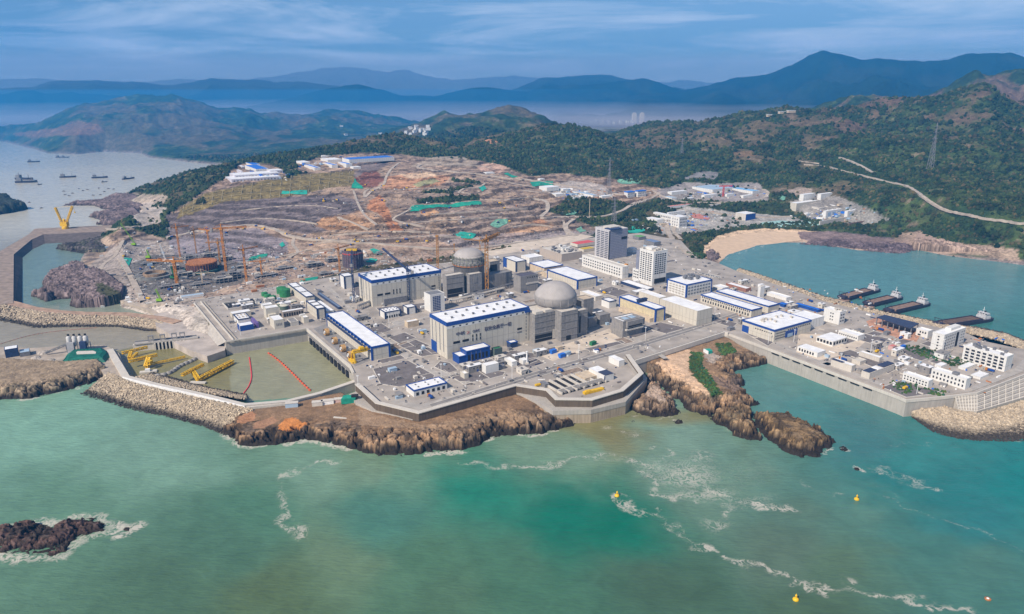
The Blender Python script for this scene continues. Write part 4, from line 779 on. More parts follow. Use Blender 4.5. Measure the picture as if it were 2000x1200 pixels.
for _ in range(900):
    if yn >= 46: break
    p = P(YR.uniform(600, 1900), YR.uniform(500, 770), DECK); w, d_ = YR.uniform(12, 34), YR.uniform(9, 24)
    q = [p, p+A*w, p+A*w+B*d_, p+B*d_]; xs = np.array([k.x for k in q]); ys = np.array([k.y for k in q])
    if not inpoly(xs, ys, deckw).all() or dline(xs, ys, deckw, True).min() < 30 or any(abs((p-k).dot(A)) < 36 and abs((p-k).dot(B)) < 27 for k in PLACED): continue
    PLACED.append(p); yn += 1; mm = (asph, asph, roadm, conc, mat('brown_gravel', (.27, .21, .165), .95, .3, .3))[YR.randrange(5)]
    o = MB().prism([tuple(k)[:2] for k in q], 16.7, 17.09).build('yard', mm); o['kind'] = 'structure'; k0, k1 = offs(q, 0, True), offs(q, -.8, True); struct(strip(MB(), k0+k0[:1], k1+k1[:1], 16.8, 17.25).build('kerb', concl))
inner = offs(Ww, 15); i2 = offs(Ww, 25)
struct(strip(MB(), inner[1:4], i2[1:4], 16.5, 17.06).build('road', roadm)); struct(strip(MB(), offs(Ww, 10)[1:4], offs(Ww, 13.5)[1:4], 16.5, 17.1).build('pavement', conc))
rl = [P(x, y, DECK) for x, y in ((845,795),(1005,745),(1080,722),(1220,683),(1420,622),(1470,606))]
struct(strip(MB(), offs(rl, -6), offs(rl, 6), 16.5, 17.10).build('road', mat('asphalt_road', (.23, .215, .205), .9, .14, .12)))
m = MB(); strip(m, offs(rl, -.4), offs(rl, .4), 17, 17.16); strip(m, offs(rl, -6.8), offs(rl, -6), 16.9, 17.35); strip(m, offs(rl, 6), offs(rl, 6.8), 16.9, 17.35); struct(m.build('kerb', concl))
for ln, w in (([(716,634),(800,700),(850,730),(892,772)], 9), ([(1180,620),(1300,700)], 6), ([(1170,575),(1300,640),(1400,648)], 9), ([(1100,520),(1240,590)], 8), ([(1380,625),(1445,640),(1560,690),(1700,742),(1760,768)], 8), ([(1490,590),(1560,610),(1640,640),(1700,655),(1850,698)], 8), ([(1600,650),(1700,690),(1790,722)], 9), ([(1740,672),(1660,700),(1600,715)], 7), ([(1900,762),(1990,722),(2010,700)], 8), ([(640,560),(700,620),(720,636)], 7), ([(760,640),(860,612),(900,600)], 7)):
    p = [P(x, y, DECK) for x, y in ln]; struct(strip(MB(), offs(p, -w/2), offs(p, w/2), 16.5, 17.05).build('road', roadm))
# ------------------------------------------------------------------ buildings
_pane = {}; FOOT = []
def pane_mesh(w, h, m, d=.18):
    k = (round(w, 1), round(h, 1), m.name)
    if k not in _pane:
        b = MB(); b.box(-w/2, w/2, -d, .05, -h/2, h/2); me = bpy.data.meshes.new('window'); me.from_pydata(b.v, [], b.f); me.materials.append(m); _pane[k] = me
    return _pane[k]
def pane(root, face, u, z, w, h, La, Lb, m=None, name='window'):
    o = bpy.data.objects.new(name, pane_mesh(w, h, m or glass)); COL.objects.link(o); o.parent = root
    if face == 'f': o.location = (u, 0, z)
    elif face == 'l': o.location = (0, u, z); o.rotation_euler = (0, 0, -math.pi/2)
    return o
class Bld: pass
def bld(name, label, cat, near, right, left, yb, wall=cream, roof=roofw, trim=None, z0=DECK, th=2.0, cols=False, group=None, wins=(), par=1.0, lab_trim=None, deep=None):
    g = Bld(); h = 6.0
    lo, hi = .5, 150.
    for _ in range(40):
        h = (lo+hi)/2; p = P(near[0], near[1], z0+h)
        if proj(p.x, p.y, z0)[1] < yb: lo = h
        else: hi = h
    p = P(near[0], near[1], z0+h); a = P(right[0], right[1], z0+h)-p; b = P(left[0], left[1], z0+h)-p
    # solve the lengths along both site axes from the screen columns of the corners
    def length(ax, px):
        lo, hi = 1., 600.; s = proj(p.x+ax.x*5, p.y+ax.y*5, z0+h)[0] > near[0]
        for _ in range(40):
            m = (lo+hi)/2; x = proj(p.x+ax.x*m, p.y+ax.y*m, z0+h)[0]
            if (x < px) == s: lo = m
            else: hi = m
        return m
    La, Lb = length(A, right[0]), length(B, left[0])
    if deep: Lb = deep
    FOOT.append((p.x, p.y, La, Lb)); r = thing(name, label, cat, (p.x, p.y, z0), ANG, group); g.root, g.La, g.Lb, g.h, g.z0 = r, La, Lb, h, z0
    MB().box(0, La, 0, Lb, -.5, h).build('wall', wall, r)
    if trim:
        m = MB(); t = .35
        m.box(-t, La+t, -t, .9, h-th+.4, h+.6); m.box(-t, La+t, Lb-.9, Lb+t, h-th+.4, h+.6); m.box(-t-.01, .9, .9, Lb-.9, h-th+.4, h+.6); m.box(La-.9, La+t, .9, Lb-.9, h-th+.4, h+.6); m.build('fascia', trim, r)
        if cols:
            for x, y in ((0, 0), (La-1.3, 0), (0, Lb-1.3)): MB().box(x-t, x+1.3+t, y-t, y+1.3+t, -.3, h-th+.38).build('corner_column', trim, r)
        MB().box(.92, La-.92, .92, Lb-.92, h-.02, h+.18).build('roof', roof, r)
    else:
        m = MB(); w = .6
        m.box(-.1, La+.1, -.1, w, h-.05, h+par); m.box(-.1, La+.1, Lb-w, Lb+.1, h-.05, h+par); m.box(-.11, w, w, Lb-w, h-.05, h+par); m.box(La-w, La+.11, w, Lb-w, h-.05, h+par); m.build('parapet', wall, r)
        MB().box(w+.02, La-w-.02, w+.02, Lb-w-.02, h-.04, h+.2).build('roof', roof, r)
    if La > 22 and h > 7 or Lb > 40 and h > 7:
        m = MB(); st = 6.2 if h < 25 else 7.5
        for i in range(1, int(La/st)): m.box(i*st-.16, i*st+.16, -.07, .02, .2, h-(th if trim else 0)-.1)
        for i in range(1, int(Lb/st)): m.box(-.07, .02, i*st-.16, i*st+.16, .2, h-(th if trim else 0)-.1)
        if h > 14: m.box(.3, La-.3, -.06, .02, h*.34, h*.34+.3); m.box(-.06, .02, .3, Lb-.3, h*.34, h*.34+.3)
        if m.v: m.build('panel_joint', mat('panel_joint', (.36, .33, .29), .7), r)['kind'] = 'stuff'
    for sp in wins:
        face, nc, nr, u0, u1, v0, v1, fw, fh = sp[:9]; mm = sp[9] if len(sp) > 9 else glass; nm = sp[10] if len(sp) > 10 else 'window'
        T = La if face == 'f' else Lb; du, dv = (u1-u0)*T/nc, (v1-v0)*h/nr
        for i in range(nc):
            for j in range(nr): pane(r, face, u0*T+(i+.5)*du, v0*h+(j+.5)*dv, du*fw, dv*fh, La, Lb, mm, nm)
    return g
def roofbits(g, n, seed, name='roof_vent', s=(1.0, 1.6), m=None, rows=2, region=(.06, .94, .12, .88), even=True):
    r = random.Random(seed)
    e = r.uniform(*s); b = MB().box(-e/2, e/2, -e/2, e/2, 0, e*.9); b.box(-e*.7, e*.7, -e*.7, e*.7, e*.9, e*1.1); base = None
    for i in range(n):
        if even: u, v = region[0]+(region[1]-region[0])*((i//rows)+.5)/math.ceil(n/rows), region[2]+(region[3]-region[2])*((i % rows)+.5)/rows
        else: u, v = r.uniform(*region[:2]), r.uniform(*region[2:])
        if base is None: base = b.build(name, m or steel, g.root); o = base
        else: o = base.copy(); COL.objects.link(o)
        o.location = (u*g.La, v*g.Lb, g.h+.15)
def fuv(g, px, py):                        # where a pixel ray meets the front face (local x, z)
    d = ray(px, py); o = Vector((0, 0, CAMZ)); d = Vector(d); n = -B; p0 = g.root.location
    t = (p0-o).dot(n)/d.dot(n); q = o+d*t-p0; return q.dot(A), q.z
def box_part(g, name, m, x0, x1, y0, y1, z0, z1): return MB().box(x0, x1, y0, y1, z0, z1).build(name, m, g.root)
def text_part(g, name, s, px0, px1, m, size, bold=.03):
    x0, z0 = fuv(g, *px0); x1, z1 = fuv(g, *px1)
    cu = bpy.data.curves.new(name, 'FONT'); cu.body = s; cu.size = size; cu.extrude = .12; cu.offset = bold; cu.align_x = 'LEFT'; cu.align_y = 'CENTER'; cu.materials.append(m)
    o = bpy.data.objects.new(name, cu); COL.objects.link(o); bpy.context.view_layer.update()
    me = bpy.data.meshes.new_from_object(o.evaluated_get(bpy.context.evaluated_depsgraph_get())); bpy.data.objects.remove(o); me.materials.clear(); me.materials.append(m)
    o = bpy.data.objects.new(name, me); COL.objects.link(o); xs = [v.co.x for v in me.vertices]; w = max(xs)-min(xs); o.parent = g.root; o.rotation_euler = (math.pi/2, 0, 0); o.location = (x0, -.25, (z0+z1)/2); o.scale = ((x1-x0)/w, 1, 1); return o
# --- turbine halls
h1 = bld('turbine_hall', 'cream turbine hall with Chinese lettering and a deep blue roof edge, nearest the sea', 'turbine hall', (872,632), (1033,603), (839.5,612), 702, roof=roofw, trim=blue, th=4.0)
h2 = bld('turbine_hall', 'cream turbine hall behind with a crane mast in front and no lettering', 'turbine hall', (725,549), (861,527), (700,535), 600, trim=blue, th=4.0)
for g, n in ((h1, 12), (h2, 11)):
    for i in range(n): pane(g.root, 'f', g.La*(.04+.92*(i+.5)/n), g.h-5.6, 2.6, 1.5, 0, 0, dark, 'louvre')
    roofbits(g, 14, 3, 'roof_vent', (1.8, 2.2)); MB().box(0, g.La*.99, -.12, .1, g.h-7.4, g.h-4.0).build('white_band', whitew, g.root)
    for i in range(4): pane(g.root, 'l', g.Lb*(.2+.22*i), g.h*.52, 1.6, g.h*.75, 0, 0, steel, 'slit')
    for k in (.30, .345, .39):
        for j in range(2): pane(g.root, 'f', g.La*k, g.h*(.40+.10*j), 1.4, 3.4, 0, 0, dark, 'slit')
    for k in (.07, .175):
        pane(g.root, 'f', g.La*(k+.04), g.h*.42, g.La*.075, 2.8, 0, 0, dark, 'louvre')
    pane(g.root, 'f', g.La*.88, g.h*.42, g.La*.06, 2.4, 0, 0, dark, 'louvre'); pane(g.root, 'f', g.La*.88, g.h*.32, g.La*.06, 1.8, 0, 0, steel, 'louvre')
    for j in range(8): pane(g.root, 'f', g.La*.965, g.h*(.12+.1*j), 1.0, 2.6, 0, 0, steel, 'ladder_slot')
ink = mat('sign_ink', (.10, .09, .13), .6, .1, .3); inkr = mat('sign_red', (.42, .20, .18), .6, .1, .3)
text_part(h1, 'lettering', '核安全高于一切', (946,643), (998,633.5), ink, 5.4, .1)
text_part(h1, 'lettering', '中核', (890,653.5), (907,650.5), ink, 4.4, .05); text_part(h1, 'lettering', 'CNNC', (923,648), (936.5,645), ink, 4.2, .08)
x, z = fuv(h1, 914, 649.5); m = MB()
for k in (-1, 1): m.bar((x-1.8, -.2, z+k*1.6), (x+.6, -.2, z), .5); m.bar((x-.2, -.2, z+k*1.6), (x+2.2, -.2, z), .5)
m.build('emblem', inkr, h1.root)
box_part(h1, 'side_door', blue, -.3, .1, h1.Lb*.62, h1.Lb*.96, 0, 13); box_part(h1, 'stair_tower', blue, h1.La-6, h1.La+1, -1.2, 0, h1.h-6, h1.h-1.5)
MB().box(h2.La*.15, h2.La*.48, -3, -.02, 0, 9).build('grey_annex', steel, h2.root)
bld('annex_building', 'small bright blue annex at the corner of the lettered turbine hall', 'annex', (896.5,698), (921,692), (884,689), 712, wall=blue, roof=roofw, trim=blue, th=1)
g = bld('annex_building', 'blue clad annex with white roof and pipe bays against the lettered hall', 'annex', (911,687.5), (957,675), (899,680), 709, wall=blue, trim=blue, th=1.4); 
for i in range(6): pane(g.root, 'f', g.La*(.1+.15*i), g.h*.4, g.La*.08, g.h*.5, 0, 0, dark, 'bay_opening')
g = bld('annex_building', 'smaller blue annex with white roof near the right end of the lettered hall', 'annex', (997,671), (1011,667), (990,666), 681, wall=bluesteel, trim=blue, th=1)
bld('transformer_house', 'dark green and grey transformer bay beside the blue annex', 'transformer', (966,684), (981,680), (960,679), 698, wall=mat('transformer_grey', (.10, .13, .12)), roof=dgreen)
g = bld('stair_tower', 'white tower with a dark blue glazed front between the two turbine halls', 'tower', (840,578), (868,574), (828,572), 611, wall=whitew, roof=steel, wins=[('f', 4, 9, .16, .72, .05, .93, .8, .72, mat('blue_glass', (.05, .07, .16), .2))])
# --- long pump house and halls along the basin
g = bld('pump_house', 'long white roofed pump house with blue eaves above the intake basin', 'pump house', (725,679), (761,670), (637.5,617), 705, trim=blue, th=2.2, cols=True)
for i in range(14): 
    o = MB().box(-2.2, -.4, -1, 1, -1.8, 1.4).build('roof_fin', blue, g.root); o.location = (0, g.Lb*(.03+.07*i), g.h)
MB().box(-3.2, -.36, 1, g.Lb-1, g.h-4.4, g.h-3.6).build('canopy', bluesteel, g.root)
g = bld('long_hall', 'long narrow white roofed hall with dark framed end wall beside the water works', 'hall', (619,604), (635.5,600), (598,580), 624, trim=bluesteel, th=1.2, cols=True); roofbits(g, 12, 5, 'roof_vent', (1.0, 1.2))
g = bld('long_hall', 'lower rear half of the narrow white hall by the green tanks', 'hall', (597,580.5), (614,577), (562,557), 596, trim=bluesteel, th=1.2); roofbits(g, 10, 6, 'roof_vent', (1.0, 1.2))
bld('long_hall', 'low white roofed strip hall running beside the narrow hall', 'hall', (637.5,609), (652,605), (612,577), 617, roof=roofw, wall=whitew, par=.4)
bld('pipe_gallery', 'long dark blue pipe gallery roof running back beside the strip hall', 'gallery', (661,601), (667,599), (620,564), 605, wall=bluesteel, roof=mat('blue_grey_roof', (.16, .21, .30)), par=.3)
# --- mid site
g = bld('workshop_hall', 'white roofed hall with blue eaves and corner posts behind the domed reactor', 'hall', (1128,548), (1166.5,540), (1069,527), 566, trim=blue, th=1.6, cols=True)
g = bld('workshop_hall', 'white roofed tan walled hall just behind the blue edged hall', 'hall', (1063,524), (1100,516), (1034,514), 537, trim=blue, th=1.0, wall=tan)
g = bld('office_block', 'low white office with a blue end panel behind the rear reactor', 'office', (1008,512), (1028,508), (983,500), 532, trim=bluesteel, th=.8, cols=True); box_part(g, 'end_panel', blue, -.4, 0, g.Lb*.72, g.Lb*.98, 2, g.h)
bld('equipment_house', 'small white roofed building left of the blue edged office', 'building', (1034,505), (1060,500), (1018,499), 515, wall=whitew)
bld('equipment_house', 'grey cube building with pale lilac roof before the walled pond', 'building', (1050,493), (1059,491), (1042,489), 498, wall=concd, roof=paleb)
g = bld('annular_store', 'low round cornered tan building with grey pipework on its roof', 'building', (1097,498), (1137,488), (1054,490), 512, wall=mat('tan_panel', (.42, .36, .31), .8, .1, .1, streak=.6), roof=concl, deep=None); roofbits(g, 26, 9, 'roof_unit', (2, 3), steel, even=False); roofbits(g, 12, 19, 'roof_duct', (3, 4), whitew, even=False, region=(.5, .95, .3, .95))
# office towers
tl = mat('tower_light', (.50, .49, .50), .5, .08, .15)
bw_ = mat('window_band', (.09, .095, .125), .3, .2, .3)
g = bld('office_tower', 'tall grey office tower with banded windows and a curved roof canopy', 'office tower', (1191,452), (1226,446), (1163,444), 508, wall=tl, roof=concl, wins=[('l', 3, 15, .06, .90, .02, .96, .8, .52, bw_, 'window_band')], par=2)
MB().box(1.2, g.La+.3, -.4, 0, 2, g.h+.5).build('curtain_wall', greyc, g.root); m = MB()
for j in range(16): m.box(1.2, g.La+.3, -.55, -.38, 3+j*(g.h-4)/16, 3.9+j*(g.h-4)/16)
m.build('floor_band', mat('grey_band', (.30, .305, .36), .4), g.root)
box_part(g, 'corner_recess', dark, -.4, 1.1, -.5, 1.2, 1, g.h-.2); box_part(g, 'sign_panel', dark, g.La*.66, g.La*.97, -.8, -.56, g.h*.66, g.h*.75)
m = MB(); n = 14; pts = [(1+ (g.La*.62)*i/n, -2.4*math.sin(math.pi*i/n)-1) for i in range(n+1)]; m.prism(pts+[(g.La*.62, g.Lb*.4), (1, g.Lb*.4)], g.h+1.6, g.h+3.4); m.build('roof_canopy', bluesteel, g.root)
MB().box(g.La*.2, g.La*.8, g.Lb*.2, g.Lb*.7, g.h+.2, g.h+4.6).build('roof_house', concl, g.root)
g = bld('office_tower', 'white office tower with rows of square windows beside the grey tower', 'office tower', (1277,494), (1304,489), (1250,487), 559, wall=whitew, roof=concl, wins=[('l', 5, 14, .08, .95, .12, .96, .62, .55), ('f', 5, 10, .12, .92, .33, .95, .66, .55)], par=1.6)
box_part(g, 'entrance', dark, g.La*.15, g.La*.95, -.6, 0, g.h*.06, g.h*.2); roofbits(g, 8, 11, 'roof_unit', (3, 3.6), concl, even=False); MB().box(g.La*.3, g.La*.75, g.Lb*.45, g.Lb*.9, g.h, g.h+4).build('roof_house', whitew, g.root)
MB().box(1.5, g.La*.6, g.Lb, g.Lb+9, 0, g.h*.93).build('grey_wing', greyc, g.root); box_part(g, 'wing_joint', dark, .9, 1.5, g.Lb+.02, g.Lb+1.5, 0, g.h*.92)
g = bld('office_block', 'low white office wing with small windows in front of the white tower', 'office', (1270,535), (1275,534), (1236,521), 557, wall=whitew, roof=concl, wins=[('l', 9, 3, .04, .96, .2, .95, .55, .45)])
g = bld('office_block', 'wide white podium with window rows below the grey office tower', 'office', (1216,523), (1228,520), (1137,504), 545, wall=whitew, roof=concl, wins=[('l', 16, 3, .04, .97, .15, .92, .5, .4)])
bld('orange_panel_tower', 'narrow bright orange panel tower between the two office blocks', 'tower', (1223,518), (1227,517), (1219,516), 541, wall=mat('orange_panel', (.62, .27, .03)), roof=concl)
bld('entrance_canopy', 'low flat white canopy in front of the white office tower', 'canopy', (1262,566), (1277,561), (1212,550), 571, wall=bluesteel, roof=roofw, par=.4)
bld('gatehouse', 'flat white roof gatehouse with dark openings below the white office tower', 'gatehouse', (1243,572), (1268,565), (1232,567), 577, wall=concd, roof=roofw, par=.4)
g = bld('office_block', 'white office with dark blue frame and rooftop plant in front of the parking rows', 'office', (1341.5,557), (1391,546.5), (1303.5,547), 582, wall=whitew, trim=blue, th=1.5, cols=True, wins=[('l', 5, 4, .1, .9, .1, .85, .7, .4, mat('shutter', (.36, .33, .28))), ('f', 8, 3, .05, .95, .12, .85, .7, .45, mat('grey_glass', (.18, .20, .22)))]); roofbits(g, 16, 13, 'roof_unit', (3, 4), steel, even=False, region=(.35, .9, .35, .9))
g = bld('diesel_hall', 'yellowish hall with thick blue frame and rooftop louvres in the middle of the site', 'hall', (1281,605), (1299.5,600.5), (1210,580), 630, wall=mat('yellow_panel', (.58, .50, .33)), trim=blue, th=1.8, cols=True); box_part(g, 'side_canopy', tan, -7, -.4, 3, g.Lb*.9, 0, 5.5); roofbits(g, 4, 14, 'roof_louvre', (4, 5), bluesteel, rows=1)
g = bld('warehouse', 'large cream windowless warehouse with a plain white roof', 'warehouse', (1362,609), (1392,602), (1289,582), 637, wall=cream, par=.7)
bld('warehouse', 'lower rear section of the cream warehouse with white roof', 'warehouse', (1288,583), (1303,579), (1248,569), 600, wall=cream, par=.5)
g = bld('long_office', 'long white hall with blue eaves and a row of small dark windows', 'hall', (1468,606.5), (1489,601), (1369,573), 621, wall=cream, trim=blue, th=1.4, wins=[('l', 26, 1, .02, .98, .62, .86, .5, .8), ('l', 18, 1, .03, .97, .12, .5, .45, .9)])
g = bld('long_office', 'parallel white hall with blue eaves nearer the bay', 'hall', (1501,599), (1522,593), (1399,568), 612, wall=cream, trim=blue, th=1.4)
bld('square_tower', 'plain white square tower standing by the long halls', 'tower', (1486,561), (1494,559.5), (1481,559), 582, wall=whitew, roof=concl, par=.4)
g = bld('workshop_hall', 'big white roofed workshop with blue fascia at the head of the eastern sea wall', 'workshop', (1513,646), (1585,626), (1450.5,625), 669, wall=cream, trim=blue, th=2, wins=[('f', 9, 3, .03, .3, .12, .8, .55, .4), ('f', 12, 1, .35, .98, .68, .8, .5, .8), ('l', 8, 1, .05, .6, .6, .75, .5, .6)])
box_part(g, 'blue_door', blue, -.35, .05, g.Lb*.78, g.Lb*.99, g.h*.05, g.h*.62); box_part(g, 'blue_door', blue, g.La*.30, g.La*.62, -.4, .02, g.h*.12, g.h*.66); box_part(g, 'loading_bay', paleb, g.La*.36, g.La*.5, -.5, -.38, g.h*.1, g.h*.4); roofbits(g, 10, 15, 'roof_unit', (1.5, 2.5), concl, even=False, region=(.2, .8, .3, .7))
bld('workshop_hall', 'white roofed extension with vent dots behind the big workshop', 'workshop', (1584,625.5), (1610,614), (1545,603), 643, wall=whitew, par=.5); 
g = bld('storage_shed', 'bright blue flat roofed shed by the bay wall', 'shed', (1598,606), (1604,604), (1553,595), 611, wall=blue, roof=skyb, par=.3)
bld('storage_shed', 'small blue shed among the yards behind the long halls', 'shed', (1532,596), (1540,594), (1520,591), 601, wall=blue, roof=skyb, par=.3)
g = bld('office_block', 'three storey white block with balconies next to the blue shed', 'office', (1641,611), (1652,606), (1610,600), 635, wall=whitew, wins=[('l', 2, 3, .35, .62, .15, .9, .5, .4), ('f', 2, 3, .1, .9, .15, .9, .6, .4)]); roofbits(g, 5, 16, 'roof_unit', (2, 3), concl, even=False)
g = bld('pavilion', 'square white roofed pavilion on dark columns in the eastern yard', 'pavilion', (1627,668), (1655,660), (1595,656), 678, wall=whitew, par=.3, wins=[('l', 5, 1, .02, .98, .3, .85, .7, .95, dark, 'bay_opening'), ('f', 5, 1, .02, .98, .3, .85, .6, .95, dark, 'bay_opening')])
g = bld('pump_shed', 'low white roofed shed with dark openings by the eastern sea wall', 'shed', (1597,690), (1613,683.5), (1558,675), 699, wall=whitew, par=.3, wins=[('l', 6, 1, .15, .95, .2, .8, .55, .9, dark, 'bay_opening')])
g = bld('dormitory', 'long low white hut row with small windows beyond the pavilion', 'dormitory', (1676,658), (1689,653), (1638,642), 667, wall=whitew, wins=[('l', 9, 1, .03, .97, .35, .75, .5, .8)])
g = bld('dormitory', 'four storey white dormitory with seven bays of paired dark windows', 'dormitory', (1967,699), (1980,694), (1883,680), 727, wall=whitew, wins=[('l', 7, 4, .03, .97, .08, .95, .62, .62)]); roofbits(g, 12, 17, 'roof_unit', (2, 3), steel, even=False)
g = bld('dormitory', 'five storey white block with a dark stair strip at the bay side', 'dormitory', (1845,656), (1887,642), (1822,648), 688, wall=whitew, wins=[('l', 1, 5, .3, .6, .05, .95, .5, .35), ('f', 5, 5, .05, .55, .05, .95, .6, .45, mat('pale_glass', (.30, .29, .28))), ('f', 2, 5, .78, .98, .05, .95, .6, .45, mat('pale_glass', (.30, .29, .28)))]); box_part(g, 'stair_strip', dark, g.La*.58, g.La*.68, -.3, 0, 1, g.h*.92); MB().box(g.La*.45, g.La*.9, g.Lb*.3, g.Lb*.8, g.h, g.h+3.5).build('roof_house', whitew, g.root)
g = bld('office_block', 'small white two storey block beside the navy canopy', 'office', (1813,649), (1822,644), (1790,641), 661, wall=whitew, wins=[('l', 3, 1, .1, .75, .55, .9, .55, .8, dark), ('l', 1, 1, .55, .85, .1, .4, .8, .8, dark)])
g = bld('dormitory', 'two storey white block with eight windows a floor nearest the eastern wall corner', 'dormitory', (1814,746), (1823,741), (1764,732), 758, wall=whitew, wins=[('l', 8, 2, .03, .97, .1, .95, .45, .5)])
g = bld('dormitory', 'two storey cream block with flat roof in the middle of the eastern tip', 'dormitory', (1888,742.5), (1897,738), (1820,723), 762, wall=whitew, wins=[('l', 9, 2, .03, .97, .12, .95, .42, .5)]); MB().box(g.La*.2, g.La*.8, g.Lb*.3, g.Lb*.45, g.h, g.h+3).build('roof_house', steel, g.root)
g = bld('station_building', 'low grey walled compound building with a navy roof strip, west of the pair', 'building', (1664,716), (1672,713), (1624,702), 728, wall=concl, roof=roofw, par=.6); MB().box(-.2, g.La*.5, g.Lb*.45, g.Lb, g.h+.22, g.h+.9).build('roof_strip', navy, g.root)
g = bld('station_building', 'low grey compound building with two navy roof panels nearest the corner', 'building', (1699,730), (1748,710), (1683,724), 741, wall=concl, roof=concl, par=.5); MB().box(0, g.La*.3, .6, g.Lb*.9, g.h+.3, g.h+1).build('roof_panel', navy, g.root); MB().box(g.La*.58, g.La*.98, .6, g.Lb*.9, g.h+.3, g.h+1.6).build('roof_panel', navy, g.root); MB().box(g.La*.34, g.La*.5, .6, g.Lb*.9, g.h+.3, g.h+1).build('roof_panel', roofw, g.root)
g = bld('station_building', 'white roofed wing of the walled compound at its inland side', 'building', (1718,700), (1724,698), (1678,689), 708, wall=concl, par=.5)
bld('equipment_house', 'grey block in the middle of the walled compound', 'building', (1680,708), (1692,705), (1664,703), 714, wall=concl, roof=concl)
bld('storage_shed', 'white roofed shed row behind the cream block on the eastern tip', 'shed', (1886,720), (1906,712), (1872,716), 724, wall=whitew, par=.3); bld('storage_shed', 'white lean-to shed with dark gap behind the corner block', 'shed', (1838,716), (1850,712), (1826,712), 720, wall=whitew, par=.3); bld('storage_shed', 'pair of white shed roofs below the long dormitory', 'shed', (1915,738), (1932,731), (1896,733), 742, wall=whitew, par=.3)
bld('site_office', 'bright blue container office at the head of the planted strip', 'container', (1763,677), (1770,675), (1758,674), 683, wall=skyb, roof=skyb, par=.2); bld('site_office', 'pink roofed hut beside the blue container office', 'hut', (1744,678), (1752,675), (1735,675), 685, wall=mat('pink_wall', (.55, .36, .33)), roof=pink, par=.2)
# bay side buildings behind the long halls
bld('red_trim_building', 'low white building with a rust red base along the bay wall', 'building', (1457,565), (1467,562), (1418,551), 571, wall=mat('rust_wall', (.30, .14, .10)), roof=roofw, par=.6); bld('oval_store', 'low white roofed store behind the blue framed office', 'store', (1411,564), (1424,560), (1393,558), 569, wall=whitew); bld('storage_shed', 'white shed behind the square white tower', 'shed', (1536,583), (1546,580), (1497,571), 588, wall=whitew)
bld('equipment_house', 'small white cabinet house with dark base right of the dome', 'building', (1190,590), (1204,586), (1175,583), 603, wall=whitew, trim=bluesteel, th=.8); bld('equipment_house', 'flat white roofed shed just right of the dome', 'building', (1163,581), (1178,577), (1133,570), 588, wall=concl)
bld('equipment_house', 'grey yard building behind the dome with flat roof', 'building', (1080,539), (1092,536), (1058,533), 547, wall=tan, roof=concl)
# --- between the halls
g = bld('equipment_house', 'small white building with a row of dark doors before the second turbine hall', 'building', (752,611), (783,604), (741,606), 624, wall=whitew, trim=bluesteel, th=.8, cols=True, wins=[('f', 6, 1, .05, .95, .1, .5, .55, .9, dark)]); roofbits(g, 8, 18, 'roof_vent', (1, 1.2))
bld('equipment_house', 'white cube building with blue corner right of the row of doors', 'building', (796,602), (813,598), (787,597), 615, wall=whitew, trim=bluesteel, th=.6, cols=True)
bld('equipment_house', 'low tan roofed building in the yard between the turbine halls', 'building', (796,631), (818,625), (790,628), 641, wall=tan, roof=roofw)
g = bld('stair_tower', 'tall white equipment tower with dark frame left of the second turbine hall', 'tower', (672,541), (690,537), (663,536), 565, wall=whitew, trim=bluesteel, th=.8, cols=True)
g = bld('pump_shed', 'small white roofed shed with blue corner by the front road', 'shed', (808,764), (873,743), (793,754), 776, wall=whitew, trim=blue, th=1.0, wins=[('f', 6, 1, .03, .97, .1, .65, .5, .9, dark)]); roofbits(g, 6, 20, 'roof_vent', (.8, 1))
bld('equipment_house', 'white control house with blue base in front of the lettered hall', 'building', (949,715.5), (974,709), (941,713), 731, wall=whitew, par=.3); bld('equipment_house', 'small cream hut in the dark yard west of the control house', 'hut', (907,732), (915,730), (899,728), 741, wall=cream); bld('equipment_house', 'low white hut with pipework east of the control house', 'hut', (1000,709), (1010,706), (985,705), 717, wall=whitew)
bld('tank_house', 'white vessel house with a thin white stack in the front yard', 'building', (1022,705), (1032,702), (1014,702), 713, wall=whitew, par=.2)
g = bld('pump_building', 'grey concrete pump building with a white roof and rounded top by the sandy lot', 'building', (1217,630), (1255,620), (1195,615), 660, wall=scaf, roof=roofw, par=1.2); 
m = MB(); n = 10
m.prism([(0, 0)]+[(0, 0)], 0, 1) if 0 else None
pr = [(g.La*.1, 0)]+[(g.La+1.5*math.sin(math.pi*i/n)*2, -2.5+2.5*math.cos(math.pi*i/n)) for i in range(n+1)]
o = MB(); o.prism([(g.La*.15, -3), (g.La*.95, -3), (g.La*1.08, -1.5), (g.La*1.08, g.Lb*.8), (g.La*.15, g.Lb*.8)], g.h*.62, g.h+.4); o.build('overhang', scaf, g.root); o = MB(); o.box(g.La*.2, g.La*.9, -3.2, -2.98, g.h*.66, g.h*.74); o.build('louvre', dark, g.root)
MB().prism([(g.La*.12, -2.5), (g.La, -2.5), (g.La*1.06, -1), (g.La*1.06, g.Lb*.6), (g.La*.12, g.Lb*.6)], g.h*.42, g.h*.52).build('ledge', concl, g.root)
for k in (.25, .6): MB().box(g.La*k, g.La*(k+.22), g.Lb*.25, g.Lb*.65, g.h+.2, g.h+1.1).build('roof_hatch', paleb, g.root)
